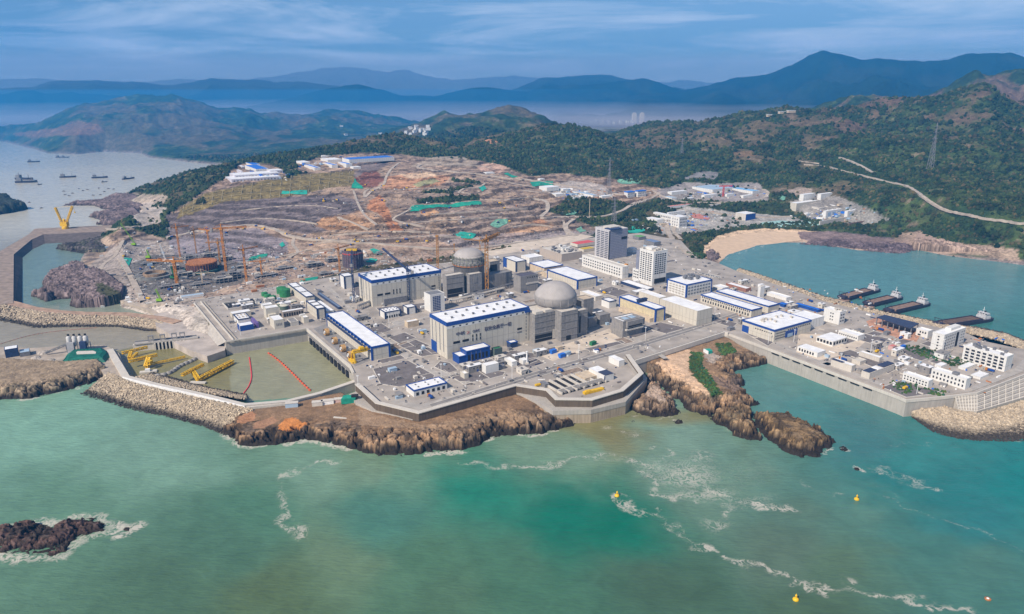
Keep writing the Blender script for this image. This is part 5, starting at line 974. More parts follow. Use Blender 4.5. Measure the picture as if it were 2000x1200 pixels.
# --- bastion
g = bld('pump_shed', 'white shed with a navy lean-to roof on the bastion', 'shed', (1181,735), (1199,729), (1150,717), 747, wall=whitew, par=.3); MB().box(g.La*.05, g.La*.95, -.1, g.Lb*.45, g.h+.25, g.h+.9).build('lean_to_roof', navy, g.root); box_part(g, 'corner_post', bluesteel, -.3, .4, -.3, .4, 0, g.h)
bld('pump_shed', 'small white cube shed behind the navy roofed shed on the bastion', 'shed', (1209,706), (1220,703), (1189,700), 717, wall=whitew, par=.3)
ob = thing('settling_channels', 'row of dark open concrete channels on the bastion deck', 'channels', P(1108,745,DECK), ANG)
p0 = P(1075,757,DECK); q0 = P(1128,738,DECK); La = 62; Lb = 34
cm = MB(); ob.location = P(1098,772,DECK); 
MB().box(-1, La, 0, Lb, -.2, .25).build('floor', dark, ob)
for i in range(7): MB().box(-1+i*9.6, .6+i*9.6, -.5, Lb+.5, .2, 2.6).build('dividing_wall', concl, ob)
MB().box(-1, La, 8, 9.5, .3, 2.4).build('cross_wall', concl, ob)
m = MB()
for i in range(13): m.box(i*4.6, i*4.6+2.0, 1, 7, .3, 3.0)
m.build('gate_frame', concd, ob); MB().box(La*.66, La*.98, 14, Lb-3, .3, 3.4).build('cover', tan, ob)
o = thing('yellow_pontoon', 'long bright yellow float lying on the bastion deck', 'pontoon', P(1159,766,DECK), ANG-R(4)); MB().box(-12, 12, -2, 2, .2, 2.6).build('float', yellow, o); MB().box(-10, -4, -1.4, 1.4, 2.6, 3.6).build('hatch', yellow, o)
# --- water works platform
ob = thing('settling_tank', 'open dark settling tank with pale dividing walls on the water works platform', 'tank', P(446,606,DECK), ANG)
MB().box(0, 44, 0, 34, -.1, .3).build('water', dark, ob)
for i in range(4): MB().box([0, 20, 31, 43][i]-.7, [0, 20, 31, 43][i]+.7, -.6, 34.6, .1, 2.2).build('dividing_wall', concl, ob)
MB().box(0, 43, -.7, .7, .1, 2.2).build('end_wall', concl, ob); MB().box(0, 43, 33.3, 34.7, .1, 2.2).build('end_wall', concl, ob)
bld('water_works_building', 'long cream building in front of the dark settling tank', 'building', (453,614), (490,605), (449,611), 622, wall=cream, par=.3)
g = bld('water_works_building', 'white roofed building with blue base, upper of the two blue edged ones', 'building', (465,625), (489,619), (456,621), 634, wall=whitew, trim=bluesteel, th=.8); roofbits(g, 6, 22, 'roof_vent', (1.2, 1.4), tan)
bld('water_works_building', 'white roofed building with bright blue walls nearest the basin corner', 'building', (468,638), (495,631), (463,634), 648, wall=blue, par=.3)
g = bld('water_works_building', 'tall cream block with a stepped front in the middle of the water works', 'building', (519,604), (544,598.5), (514,600), 624, wall=cream, par=.6); MB().box(2, g.La*.7, -6, 0, 0, g.h*.5).build('front_step', cream, g.root)
bld('water_works_building', 'small white roofed house behind the tall cream block', 'building', (513,598), (532,594.5), (509,593), 604, wall=whitew)
g = bld('water_works_building', 'cream filter house with a slotted front nearest the basin wall', 'building', (535,627), (554,621.5), (526,622), 644, wall=cream, par=.4); 
for i in range(4): pane(g.root, 'f', g.La*(.25+.16*i), g.h*.5, 1.0, 3.4, 0, 0, concd, 'slit')
g = bld('water_works_building', 'long white roofed building with a row of dark bays beside the tanks', 'building', (552,610.5), (593,602), (549,608), 621, wall=mat('dun_wall', (.34, .29, .25)), par=.3, wins=[('f', 8, 1, .03, .97, .1, .75, .6, .9, dark, 'bay_opening')])
bld('water_works_building', 'low grey tank house at the edge of the basin wall', 'building', (568,631), (583,626), (560,625), 638, wall=concl, roof=concd); bld('water_works_building', 'pair of cream cubes at the basin corner of the water works', 'building', (593,622), (603,618), (588,618), 632, wall=cream)
m = thing('frame_rack', 'purple steel frame rack beside the blue walled water works buildings', 'rack', P(503,641,DECK), ANG); k = MB(); k.box(-1, 2, 0, 26, 0, 7)
k.build('panel', wood, m)
def tank(px, py, r, h, m1, label, z0=DECK, roof=None, group=None, name='storage_tank'):
    o = thing(name, label, 'tank', P(px, py, z0) if z0 is not None else PT(px, py), 0, group)
    MB().lathe([(r, -.5), (r, h)], 28, cap=False).build('shell', m1, o, True)
    MB().lathe([(r*1.01, h), (r*.6, h+r*.14), (.05, h+r*.2)], 28).build('roof', roof or m1, o); m = MB(); m.bar((r, 0, 0), (r+.2, 0, h), .6); m.build('ladder', steel, o); return o
gt = mat('tank_green', (.035, .20, .07), .6, .2, .3)
tank(550,573,7.0,9,gt,'dark green round tank, rear one of the pair at the platform edge'); tank(557,579,8.0,11,gt,'larger dark green round tank, front one of the pair'); tank(517,578,4.5,5,gt,'small green tank, leftmost of three on the water works platform'); tank(523,582,4.8,5,gt,'small green tank, middle one of three'); tank(533,585,4.8,5,gt,'small green tank, nearest the long white hall of the three')
ct = mat('tank_cream', (.55, .52, .42)); dk2 = mat('tank_dark', (.10, .14, .11))
tank(549,599,5,5,dk2,'dark sided tank with cream lid, left rear of four',roof=ct); tank(555,604,6,5.5,dk2,'dark sided tank with cream lid, left front of four',roof=ct); tank(572,594,5.5,5,dk2,'dark sided tank with cream lid, right rear of four',roof=ct); tank(578,600,6,5,rust,'brown sided tank with tan lid, right front of four',roof=tan)
# screens and gantry in the pump channel
flat_poly('channel_floor', [(612,642),(640,632),(728,702),(694,716)], DECK, .1, concd)
MB().lathe([(9, 0), (9, 3), (8, 3.4)], 20).build('x', concd) if 0 else None
for i, (x, y) in enumerate(((638,655),(654,672),(670,687),(684,700))):
    o = thing('drum_screen', ['tan drum screen in the pump channel, farthest from the sea', 'tan drum screen in the pump channel, second from the back', 'tan drum screen in the pump channel, next to the gantry crane', 'tan drum screen in the pump channel, under the yellow gantry'][i], 'drum screen', P(x, y, DECK), ANG)
    m = MB(); m.lathe([(4.4, -2.6), (4.4, 2.6)], 20); m.v = [(v[2], v[0], v[1]+4.2) for v in m.v]; m.build('drum', mat('screen_tan', (.50, .30, .12), .7, .3, .4), o); m = MB(); m.lathe([(2.0, -3.2), (2.0, 3.2)], 14); m.v = [(v[2], v[0], v[1]+4.2) for v in m.v]; m.build('hub', white, o); MB().box(3, 9, -3, 3, 0, 4).build('casing', mat('casing_grey', (.42, .42, .40)), o)
o = thing('gantry_crane', 'yellow gantry crane over the end of the pump channel', 'gantry crane', P(690,709,DECK), ANG); m = MB().truss((0, 0, 13), (24, 0, 13), 3, 3, 8, .9); m.box(0, 24, -1.8, 1.8, 12, 13.2); m.build('beam', yellow, o)
for x, y in ((1, -3), (1, 9), (23, -3), (23, 9)): MB().bar((x, y, 0), (x, y*.4, 12), 1.4).build('leg', yellow, o)
MB().box(-2, 3, -3, 10, 0, 2.4).build('bogie', yellow, o); MB().box(8, 13, -2.6, 2.6, 14.5, 17).build('trolley', yellow, o)
tank(556,592,0.1,0.1,gt,'x') if 0 else None
# navy canopy at the bay
g = Bld(); o = thing('market_canopy', 'long dark navy canopy on posts over orange ground by the jetties', 'canopy', P(1778,655,DECK), ANG)
pc = [P(x, y, DECK+11) for x, y in ((1712,620),(1728,615),(1795,632),(1779,641))]; iv = Matrix.Rotation(-ANG, 3, 'Z'); lc = [iv @ (p-o.location) for p in pc]
MB().prism([(p.x, p.y) for p in lc], 10.2, 11.2).build('roof', navy, o)
for i in range(7):
    for e in (.1, .9):
        p = (lc[0].lerp(lc[3], i/6)).lerp(lc[1].lerp(lc[2], i/6), e); MB().box(p.x-.5, p.x+.5, p.y-.5, p.y+.5, 0, 10.2).build('post', steel, o)
flat_poly('orange_yard', [(1692,628),(1712,621),(1800,650),(1790,668),(1760,662),(1700,642)], DECK, .2, mat('orange_ground', (.50, .27, .18), .9, .3, .2))
# ------------------------------------------------------------------ reactors
def reactor(px, ytop, ztop, R_, label, done, near_blocks, z0=DECK):
    c = P(px, ytop, ztop); o = thing('reactor_building', label, 'reactor', (c.x, c.y, z0), ANG); H_ = ztop-z0
    if done:
        zs = H_*.745; zr = H_*.60
        MB().lathe([(R_*.90, -.5), (R_*.90, zr)], 64, cap=False).build('cylinder', domem, o, True)
        MB().lathe([(R_*.90, zr-.4), (R_, zr+.4), (R_, zs)], 64, cap=False).build('skirt', domem, o, True)
        pr = [(R_, zs)]+[(R_*math.sin(a)/math.sin(1.15), zs+1+(H_-zs-1)*(math.cos(a)-math.cos(1.15))/(1-math.cos(1.15))) for a in np.linspace(1.15, .02, 14)]
        MB().lathe(pr, 64).build('dome', domem, o, True)
        m = MB()
        for i in range(16): a = 2*math.pi*i/16; m.bar((R_*1.005*math.cos(a), R_*1.005*math.sin(a), zr+.4), (R_*1.005*math.cos(a), R_*1.005*math.sin(a), zs-.2), .5)
        m.build('skirt_rib', mat('rib_concrete', (.36, .34, .33)), o)
        m = MB(); m.lathe([(R_*1.012, zs-.7), (R_*1.012, zs+.4)], 64, cap=False); m.build('rim', mat('rib_concrete', (.36, .34, .33)), o)
        a = R(-62); m = MB()
        for k in range(8): b0, b1 = a+k*.07, a+(k+1)*.07; m.prism([(R_*.90*math.cos(b0), R_*.90*math.sin(b0)), (R_*.915*math.cos(b0), R_*.915*math.sin(b0)), (R_*.915*math.cos(b1), R_*.915*math.sin(b1)), (R_*.90*math.cos(b1), R_*.90*math.sin(b1))], zr-12, zr-.5)
        m.build('hatch_opening', bluesteel, o); m = MB()
        for k in (0, .3, .56): m.bar((R_*.97*math.cos(a+k), R_*.97*math.sin(a+k), zr-13), (R_*.97*math.cos(a+k), R_*.97*math.sin(a+k), zr+6), .8)
        m.build('hatch_frame', concl, o)
    else:
        MB().lathe([(R_, -.5), (R_, H_*.63), (R_*1.06, H_*.64), (R_*1.06, H_*.70), (R_*.97, H_*.71), (R_*.97, H_*.80)], 56, cap=False).build('cylinder', scaf, o, True)
        MB().lathe([(R_*1.03, H_*.62), (R_*1.09, H_*.625), (R_*1.09, H_*.645), (R_*1.03, H_*.65)], 56, cap=False).build('ring_platform', rust, o)
        zs = H_*.80; MB().lathe([(R_*.97, zs), (R_*1.0, zs+1.5), (R_*1.0, zs+3)]+[(R_*.94*math.cos(a), zs+3+(H_-zs-3)*math.sin(a)) for a in np.linspace(0, 1.55, 10)], 56).build('dome', domem, o, True)
        m = MB()
        for i in range(28):
            a = 2*math.pi*i/28; m.bar((R_*1.1*math.cos(a), R_*1.1*math.sin(a), H_*.62), (R_*1.08*math.cos(a), R_*1.08*math.sin(a), zs+4), .5)
        for zq in (.7, .76, .83): m.lathe([(R_*1.1, H_*zq), (R_*1.1, H_*zq+.5)], 40, cap=False)
        m.build('scaffold', mat('scaffold_pipe', (.18, .20, .15), .7, .3), o)
    return o
reactor(1085.5, 549.6, 83, 26.0, 'grey domed containment building, nearest and finished, beside the lettered turbine hall', True, None)
reactor(915.5, 485.5, 80, 23.0, 'unfinished containment with ringed scaffolding between two orange cranes', False, None)
def block(name, label, near, right, left, yb, m=scaf, roof=concl, deep=None, **k):
    g = bld(name, label, 'reactor block', near, right, left, yb, wall=m, roof=roof, par=1.0, deep=deep, **k); return g
def lifts(g, n, m=None):
    for j in range(n): MB().box(-.35, g.La+.35, -.35, g.Lb*.3, g.h*(j+.6)/n, g.h*(j+.6)/n+.7).build('lift_band', m or concd, g.root)
g = block('auxiliary_building', 'grey scaffolded block between the lettered hall and the dome, front left of the dome', (1045,617), (1092,606), (1033,606), 671, deep=34); lifts(g, 5); box_part(g, 'lower_dark_sheet', dark, .5, g.La*.72, -.3, 0, 1, g.h*.27); box_part(g, 'pale_panel', concl, g.La*.74, g.La*.96, -.5, 0, 1, g.h*.36)  # lower dark sheet stands in for the turbine hall's shade on this front
for k in (.03, .42): MB().box(g.La*k, g.La*(k+.3), 0, 8, g.h+.2, g.h+4).build('roof_block', concl, g.root)
g = block('auxiliary_building', 'tall grey square block with a dark doorway directly in front of the dome', (1097,612), (1129,605), (1089,606), 668, deep=26); lifts(g, 4); box_part(g, 'doorway', dark, g.La*.3, g.La*.58, -.4, 0, .5, g.h*.17)
g = block('auxiliary_building', 'narrow grey stair block stepping right of the doorway block', (1130,609), (1148,602), (1128,604), 657, deep=22); lifts(g, 5); box_part(g, 'vertical_slot', dark, g.La*.1, g.La*.25, -.4, 0, 4, g.h*.8)
g = block('auxiliary_building', 'tall grey block with pale flat roof right behind the dome', (1140,587), (1160,583), (1124,574), 622, roof=tan); box_part(g, 'dark_side_patch', dark, -.3, 0, g.Lb*.25, g.Lb*.95, g.h*.25, g.h*.9)  # dark side panel: shade between dome and block put in as colour
block('auxiliary_building', 'low grey flat roofed block linking the turbine hall and the dome', (1056,612), (1100,601), (1027,597), 650, roof=concl)
block('auxiliary_building', 'low curved topped grey annex with pipes right of the dome blocks', (1150,624), (1166,619), (1143,618), 642); block('auxiliary_building', 'low grey rubble coloured annex near the pump building', (1172,618), (1192,612), (1160,608), 636, roof=concd)
# rear reactor blocks
g = block('auxiliary_building', 'dark grey unfinished block at the right end of the second turbine hall', (872,541), (906,534), (864,533), 583, m=concd); lifts(g, 4, scaf); box_part(g, 'lower_dark_sheet', dark, 1, g.La*.9, -.3, 0, 1, g.h*.4)
g = block('auxiliary_building', 'tall pale grey square shaft left of the thick orange crane mast', (917,538), (941,533), (910,533), 578); box_part(g, 'doorway', dark, g.La*.3, g.La*.62, -.4, 0, .5, g.h*.2); box_part(g, 'dark_panel', concd, g.La*.3, g.La*.62, -.4, 0, g.h*.6, g.h*.9)
g = block('auxiliary_building', 'grey block with pale roof and rounded corner right of the rear containment', (957,513), (976,509), (945,507), 548, roof=tan); box_part(g, 'dark_side_patch', dark, 0, g.La*.7, -.3, 0, g.h*.5, g.h*.85)
block('auxiliary_building', 'low dark block in the shade right of the orange crane mast', (948,540), (1000,530), (938,534), 566, m=concd, roof=concd)
g = block('auxiliary_building', 'dark grey stepped tower block between the two reactors', (1017,542), (1051,536), (1003,534), 573, m=concd, roof=mat('slate_roof', (.10, .095, .12))); MB().box(g.La*.3, g.La+.6, -.6, g.Lb*.5, g.h*.48, g.h*.58).build('ledge', concl, g.root)
for k in range(5): pane(g.root, 'f', g.La*(.4+.13*k), g.h*.9, 1.4, 2, 0, 0, dark)
# sites of reactors three and four
def ring_site(px, py, R_, label, done, z0):
    c = P(px, py, z0); o = thing('reactor_foundation', label, 'reactor site', (c.x, c.y, z0), .3)
    if done:
        MB().lathe([(R_, -2), (R_, 13)], 48, cap=False).build('wall', mat('dark_formwork', (.10, .05, .055), .8, .3, .3), o, True)
        MB().lathe([(R_*1.02, 13), (R_*1.04, 15.5), (R_*.86, 15.8), (.1, 14.8)], 48).build('rust_deck', rust, o); MB().lathe([(R_*1.25, -1), (R_*1.25, 3.5), (R_*1.12, 3.7)], 40, cap=False).build('base_ring', mat('site_green', (.04, .10, .09), .8, .3, .3), o)
        m = MB()
        for i in range(36): a = i*math.pi/18; m.bar((R_*1.03*math.cos(a), R_*1.03*math.sin(a), 3), (R_*1.03*math.cos(a), R_*1.03*math.sin(a), 17), .5)
        m.build('rebar', rust, o)
    else:
        MB().lathe([(R_*1.2, -2), (R_*1.2, 2.6), (R_, 2.8), (R_, .6), (R_*.1, .7)], 40).build('base_slab', mat('site_slab', (.20, .20, .19), .9, .35, .2), o); m = MB()
        MB().lathe([(R_*.7, .5), (R_*.7, 5), (R_*.58, 5.1), (R_*.58, .6)], 36, cap=False).build('ring_wall', mat('tan_formwork', (.32, .22, .14), .9, .3, .3), o)
    return o
ring_site(395,528,24,'rust topped round reactor wall under construction among the cranes', True, 14); ring_site(302,538,25,'grey round reactor base still at ground level left of the rust topped one', False, 13)
c = P(690,520,16); o = thing('reactor_foundation', 'dark purple scaffolded round tower behind the second turbine hall', 'reactor site', (c.x, c.y, 15)); MB().lathe([(17, -1), (17, 26), (14, 27), (14, 30)], 32, cap=False).build('wall', mat('purple_scaffold', (.12, .085, .11), .9, .35, .4), o); MB().lathe([(17.4, 24), (17.4, 26)], 32, cap=False).build('ring', red, o)
m = MB()
for i in range(24): a = i*math.pi/12; m.bar((17.5*math.cos(a), 17.5*math.sin(a), 0), (17.5*math.cos(a), 17.5*math.sin(a), 29), .5)
m.build('scaffold', steel, o); MB().box(-10, 8, -2, 4, 28, 31).build('yellow_form', yellow, o)
flat = lambda nm, pl, z, m: tag(flat_poly(nm, pl, z, .3, m), kind='structure')
def drape_patch(name, poly, m, label=None, cat=None, dz=.8, kind=None, step=5.0, group=None):
    w = [PT(x, y) for x, y in poly]; pts = []
    for i in range(len(w)):
        a, b = w[i], w[(i+1) % len(w)]; k = max(1, int((b-a).length/step/1.6)); pts += [a.lerp(b, j/k) for j in range(k)]
    nb = len(pts); xy = [(p.x, p.y) for p in pts]; xs = [p[0] for p in xy]; ys = [p[1] for p in xy]
    gx, gy = np.meshgrid(np.arange(min(xs), max(xs), step), np.arange(min(ys), max(ys), step)); ok = inpoly(gx, gy, xy) & (dline(gx, gy, xy, True) > step*.45)
    vs = [Vector(p) for p in xy]+[Vector((x, y)) for x, y in zip(gx[ok], gy[ok])]
    r = delaunay_2d_cdt(vs, [(i, (i+1) % nb) for i in range(nb)], [list(range(nb))], 1, 1e-3)
    v = [(p.x, p.y, th_height(p.x, p.y)+dz) for p in r[0]]; b = MB(); b.add(v, [tuple(f) for f in r[2]]); o = b.build(name, m)
    return tag(o, label, cat, group, kind)
gn2 = mat('teal_net', (.03, .36, .27), .8, .25, .15); gn3 = mat('faded_net', (.16, .36, .26), .85, .3, .15)
for i, (pl, mm, lab) in enumerate((([(797,414),(808,402),(870,400),(938,394),(941,400),(900,404),(845,407),(818,413)], green, 'long green dust net below the dark hedge in the middle of the earthworks'), ([(885,458),(900,453),(930,458),(922,467),(895,465)], gn2, 'teal dust net above the rear containment'), ([(957,440),(968,430),(992,428),(990,438),(972,446)], gn3, 'pale green dust net on the slope right of the earthworks'),
 ([(549,379),(552,373),(600,372),(600,380)], gn2, 'teal dust net on the bench of the olive lattice slope'), ([(686,368),(693,349),(702,360),(710,369)], green, 'green triangular dust net by the red brown mound'), ([(483,511),(490,503),(525,497),(520,503)], green, 'narrow green net by the leftmost excavation road'), ([(722,488),(730,486),(748,492),(745,499),(730,496)], gn2, 'teal pond shaped net behind the second turbine hall'),
 ([(713,508),(725,505),(738,508),(730,514),(716,513)], gn2, 'teal patch inside the road loop behind the second hall'), ([(585,551),(595,545),(622,541),(618,550),(596,557)], green, 'dark green net strip beside the narrow white hall'), ([(1226,449),(1235,443),(1252,442),(1262,450),(1245,456),(1228,455)], gn2, 'bright teal net heap right of the grey office tower'),
 ([(1108,416),(1120,411),(1127,416),(1122,420),(1105,421)], gn3, 'pale teal net beside the curved haul road'), ([(1125,448),(1135,443),(1145,452),(1132,455)], gn3, 'pale teal net left of the grey office tower'), ([(984,340),(992,338),(1012,346),(1000,348)], green, 'green net at the edge of the wood above the quarry'), ([(1035,356),(1080,355),(1080,362),(1040,366)], green, 'green net strip beside the pale camp roofs'),
 ([(1205,354),(1230,349),(1255,352),(1254,359),(1215,360)], gn3, 'faded green net on the bank above the blue roofed house'), ([(545,478),(552,473),(557,480),(550,484)], gn2, 'small teal net on the grey excavation slope'), ([(1520,385),(1535,380),(1533,392),(1522,392)], gn3, 'pale teal net at the foot of the wooded hill'), ([(935,368),(945,362),(950,370),(942,375)], gn2, 'small teal net at the bend of the quarry road'),
 ([(237,520),(243,504),(258,505),(252,520),(244,528)], gn2, 'torn teal net beside the reactor excavation'), ([(214,598),(222,590),(236,590),(228,604)], gn2, 'teal net on the earth behind the stone bank'), ([(1385,690),(1390,682),(1394,684),(1392,694)], green, 'x'))):
    if lab != 'x': drape_patch('dust_net', pl, mm, lab, 'dust net')
# olive lattice beams on the slope
m = MB(); ml = mat('lattice_beam', (.40, .33, .19))
def beam_px(a, b, n=10, w=.9):
    pp = [PT(a[0]+(b[0]-a[0])*i/n, a[1]+(b[1]-a[1])*i/n, .5) for i in range(n+1)]
    for i in range(n): m.bar(pp[i], pp[i+1], w)
for k in range(18): 
    x = 360+k*19; yt = np.interp(x, [345,400,500,560,692], [408,378,356,344,335]); yb = np.interp(x, [345,440,560,640,692], [426,393,386,368,363]); beam_px((x, yt), (x-4, yb), 5)
for f in (.1, .36, .62, .88): 
    for x in range(352, 680, 16):
        y = [np.interp(q, [345,400,500,560,692], [408,378,356,344,335])*(1-f)+f*np.interp(q, [345,440,560,640,692], [426,393,386,368,363]) for q in (x, x+16)]; beam_px((x, y[0]), (x+16, y[1]), 2)
o = tag(m.build('slope_lattice', ml), 'pale beam lattice holding the olive cut slope under the white compound', 'slope lattice')
# ------------------------------------------------------------------ cranes
def tower_crane(x, yb, yt, z0, w, jib, jdir, label, m=orange, cj=12, luff=0.0, group=None):
    p = P(x, yb, z0); h = solve_h(x, yb, z0, yt); o = thing('tower_crane', label, 'tower crane', p, 0, group)
    n = max(6, int(h/(w*1.4))); MB().truss((0, 0, 0), (0, 0, h), w, w, n, w*.22).build('mast', m, o)
    MB().box(-w*1.3, w*1.3, -w*1.3, w*1.3, -1, 1).build('base', concd, o); MB().box(-w*.8, w*.8, -w*.9, w*.9, h-3, h).build('cab', m, o)
    if jib:
        u = Vector((math.cos(jdir), math.sin(jdir), 0)); up = Vector((0, 0, 1)); d = u*math.cos(luff)+up*math.sin(luff)
        MB().truss(up*h, up*h+d*jib, w*.7, w*.7, max(6, int(jib/(w*1.3))), w*.22).build('jib', m, o)
        MB().truss(up*h, up*h-u*cj, w*.7, w*.5, 4, w*.22).build('counter_jib', m, o); b = MB(); c = -u*(cj-1.5); b.box(c.x-1.8, c.x+1.8, c.y-1.8, c.y+1.8, h-3, h+1); b.build('counterweight', concd, o)
        b = MB(); b.bar(up*h, up*(h+7), w*.5); b.bar(up*(h+7), up*h+d*jib*.7, .35); b.bar(up*(h+7), up*h-u*cj*.9, .35); b.build('apex_stay', m, o)
        b = MB(); q = up*h+d*jib*.8; b.bar(q, q-up*min(h*.5, 14), .3); b.box(q.x-.8, q.x+.8, q.y-.8, q.y+.8, q.z-min(h*.5, 14)-1.5, q.z-min(h*.5, 14)); b.build('hook', steel, o)
    return o
darko = mat('rust_brown_paint', (.40, .19, .04), .6, .25, .3)
tower_crane(855.5,528,460,17,3.0,0,0,'slim orange crane mast behind the second turbine hall roof', darko)
tower_crane(951,572,468,17,4.4,48,ANG+R(35),'thick orange crane mast in front of the rear containment with a long jib', darko, 20)
tower_crane(938,520,470,17,1.6,30,R(160),'thin dark crane behind the rear containment, left of its thick orange neighbour', darko, 8)
tower_crane(888,520,476,17,1.4,0,0,'thin mast left of the rear containment dome', darko)
tower_crane(799,588,527,17,2.6,75,R(128),'dark blue crane with a long pale luffing jib over the second turbine hall', bluesteel, 14, R(14))
tower_crane(692,592,514,17,2.2,34,R(100),'dark blue crane mast left of the second turbine hall', bluesteel, 12, R(20))
tower_crane(664,532,485,16,2.0,26,R(60),'orange crane beside the purple scaffolded tower')
tower_crane(352,503,444,14,2.0,22,R(40),'orange crane at the far side of the reactor pits, leftmost of the tall row')
tower_crane(384,496,449,14,1.4,18,R(70),'slim red brown crane between the two left masts of the row', darko)
tower_crane(411,500,450,14,1.8,24,R(150),'orange crane third from the left in the tall row')
tower_crane(442,532,446,14,2.8,40,R(20),'tallest orange crane right of the rust topped reactor wall', orange, 16)
tower_crane(431,520,473,14,2.0,20,R(190),'dark rust crane just left of the tallest orange one', darko)
tower_crane(346,556,510,13,3.2,46,R(172),'thick orange crane in front of the reactor pits with a level jib', orange, 20)
tower_crane(482,552,487,14,2.2,26,R(50),'orange crane right of the reactor pits by the green net', orange)
tower_crane(512,542,510,14,1.6,16,R(200),'short orange crane behind the water works platform', orange)
tower_crane(396,556,534,14,1.2,20,R(10),'small tan crane in front of the rust topped wall', tan)
def crawler(px, py, label, boom_px, z=12, m=lime):
    p = PT(px, py) if py < 500 else P(px, py, z); o = thing('crawler_crane', label, 'crawler crane', p)
    for s in (-1, 1): MB().box(-3.5, 3.5, s*2.6-.7, s*2.6+.7, 0, 1.5).build('track', dark, o)
    MB().box(-4, 3.5, -2, 2, 1.6, 5).build('cab', m, o)
    D = math.hypot(p.x, p.y); tip = PD(boom_px[0], boom_px[1], D)-p
    MB().truss((2, 0, 4), tip, 1.6, 1.6, 14, .4).build('boom', m, o); b = MB(); b.bar((-3, 0, 5), (-4, 0, 12), .6); b.bar((-4, 0, 12), tip, .25); b.bar(tip, tip-Vector((0, 0, min(20, tip.z*.6))), .25); b.build('stay', steel, o); return o
crawler(262,480,'lime green crawler crane with its boom rising from the shore road', (235,436)); crawler(290,505,'lime green crawler crane beside the grey reactor base', (286,488)); crawler(338,545,'green crawler crane between the two reactor pits', (334,520), 13, dgreen); crawler(312,590,'lime green crawler crane by the dark stockpile', (304,565)); crawler(322,512,'white boomed crawler crane behind the grey reactor base', (312,478), 12, white)
for i, (x, y) in enumerate(((283,494),(236,438),(312,578))):
    pass
# derrick on the quay
o = thing('derrick_crane', 'big yellow derrick crane standing at the end of the stone quay', 'derrick crane', P(128,447,10)); s = 1.0
MB().lathe([(7, 0), (7, 4), (5, 6)], 20).build('turntable', yellow, o); MB().box(-8, 7, -5, 5, 6, 15).build('machine_house', yellow, o)
b = MB(); b.truss((-3, -3, 12), (-14, 0, 47), 3, 3, 8, .9); b.truss((-8, 3, 12), (-14, 0, 47), 1.8, 1.8, 6, .7); b.build('back_mast', yellow, o); MB().truss((4, 0, 12), (24, 0, 50), 3, 3, 9, .9).build('jib', yellow, o)
b = MB(); b.bar((-14, 0, 47), (24, 0, 50), .4); b.bar((24, 0, 50), (27, 0, 38), .4); b.build('cable', yellow, o); MB().box(26, 28, -1, 1, 35, 38).build('hook_block', yellow, o); MB().lathe([(3, 15), (3, 20), (.1, 23)], 12).build('king_post', yellow, o)
# ------------------------------------------------------------------ ships
def ship(a, b, w, label, s=1.35, hold=None):
    p, q = P(a[0], a[1], 2), P(b[0], b[1], 2); p.z = q.z = 0; L_ = (q-p).length; rz = math.atan2(q.y-p.y, q.x-p.x)
    o = thing('cargo_ship', label, 'ship', p, rz); w = w*s
    st = [(0, .5), (L_*.04, .85), (L_*.12, 1), (L_*.88, 1), (L_*.95, .9), (L_, .7)]; v = []; f = []
    for x, k in st: v += [(x, -w/2*k*.9, -1), (x, w/2*k*.9, -1), (x, w/2*k, 3.2*s), (x, -w/2*k, 3.2*s)]
    for i in range(len(st)-1):
        n = i*4; f += [(n, n+4, n+7, n+3), (n+1, n+2, n+6, n+5), (n+3, n+7, n+6, n+2)]
    f += [(0, 3, 2, 1), (20, 21, 22, 23)]; MB().add(v, f).build('hull', hullm, o)
    MB().box(L_*.10, L_*.74, -w*.40, w*.40, 3.25*s, 4.4*s).build('cargo_deck', hold or brownm, o)
    m = MB(); m.box(L_*.09, L_*.75, -w*.46, -w*.41, 3.2*s, 5.2*s); m.box(L_*.09, L_*.75, w*.41, w*.46, 3.2*s, 5.2*s); m.box(L_*.74, L_*.755, -w*.46, w*.46, 3.2*s, 5.2*s); m.build('coaming', hullm, o)
    m = MB(); m.box(L_*.82, L_*.93, -w*.36, w*.36, 3.2*s, 5.6*s); m.box(L_*.83, L_*.92, -w*.32, w*.32, 5.6*s, 7.6*s); m.box(L_*.84, L_*.90, -w*.36, w*.36, 7.6*s, 9.2*s); m.build('bridge', mat('ship_white', (.50, .50, .51), .6, .2, .4), o)
    for k in (-.3, -.1, .1, .3): 
        t_ = MB().box(L_*.835, L_*.84, w*k-1, w*k+1, 8.0*s, 8.8*s); t_.build('window', glass, o)
    MB().lathe([(1.2, 9), (1.2, 14)], 10, c=(L_*.90, 0, 0)).build('funnel', dark, o)
    m = MB(); m.bar((L_*.86, 0, 9.2*s), (L_*.86, 0, 15*s), .4); m.bar((L_*.86, -2, 12*s), (L_*.86, 2, 12*s), .3); m.build('mast', white, o)
    m = MB(); m.box(-L_*.02, L_*.07, -w*.35, w*.35, 3.0*s, 5.4*s); m.bar((L_*.03, -w*.3, 5), (0, -w*.3, 10*s), .5); m.bar((L_*.03, w*.3, 5), (0, w*.3, 10*s), .5); m.bar((0, -w*.3, 10*s), (0, w*.3, 10*s), .5); m.build('bow_ramp', hullm, o); return o
ship((1643,585),(1713,566),13,'brown decked cargo ship with white bridge, farthest along the jetty'); ship((1692,597),(1757,581),12.5,'brown decked cargo ship with white bridge, second along the jetty'); ship((1733,611),(1810,593),13,'brown decked cargo ship with white bridge, third along the jetty'); ship((1830,638),(1932,622),14,'dark loaded cargo ship lying apart off the eastern tip',1.35,mat('dark_sand', (.15, .10, .075), .9, .3, .2))
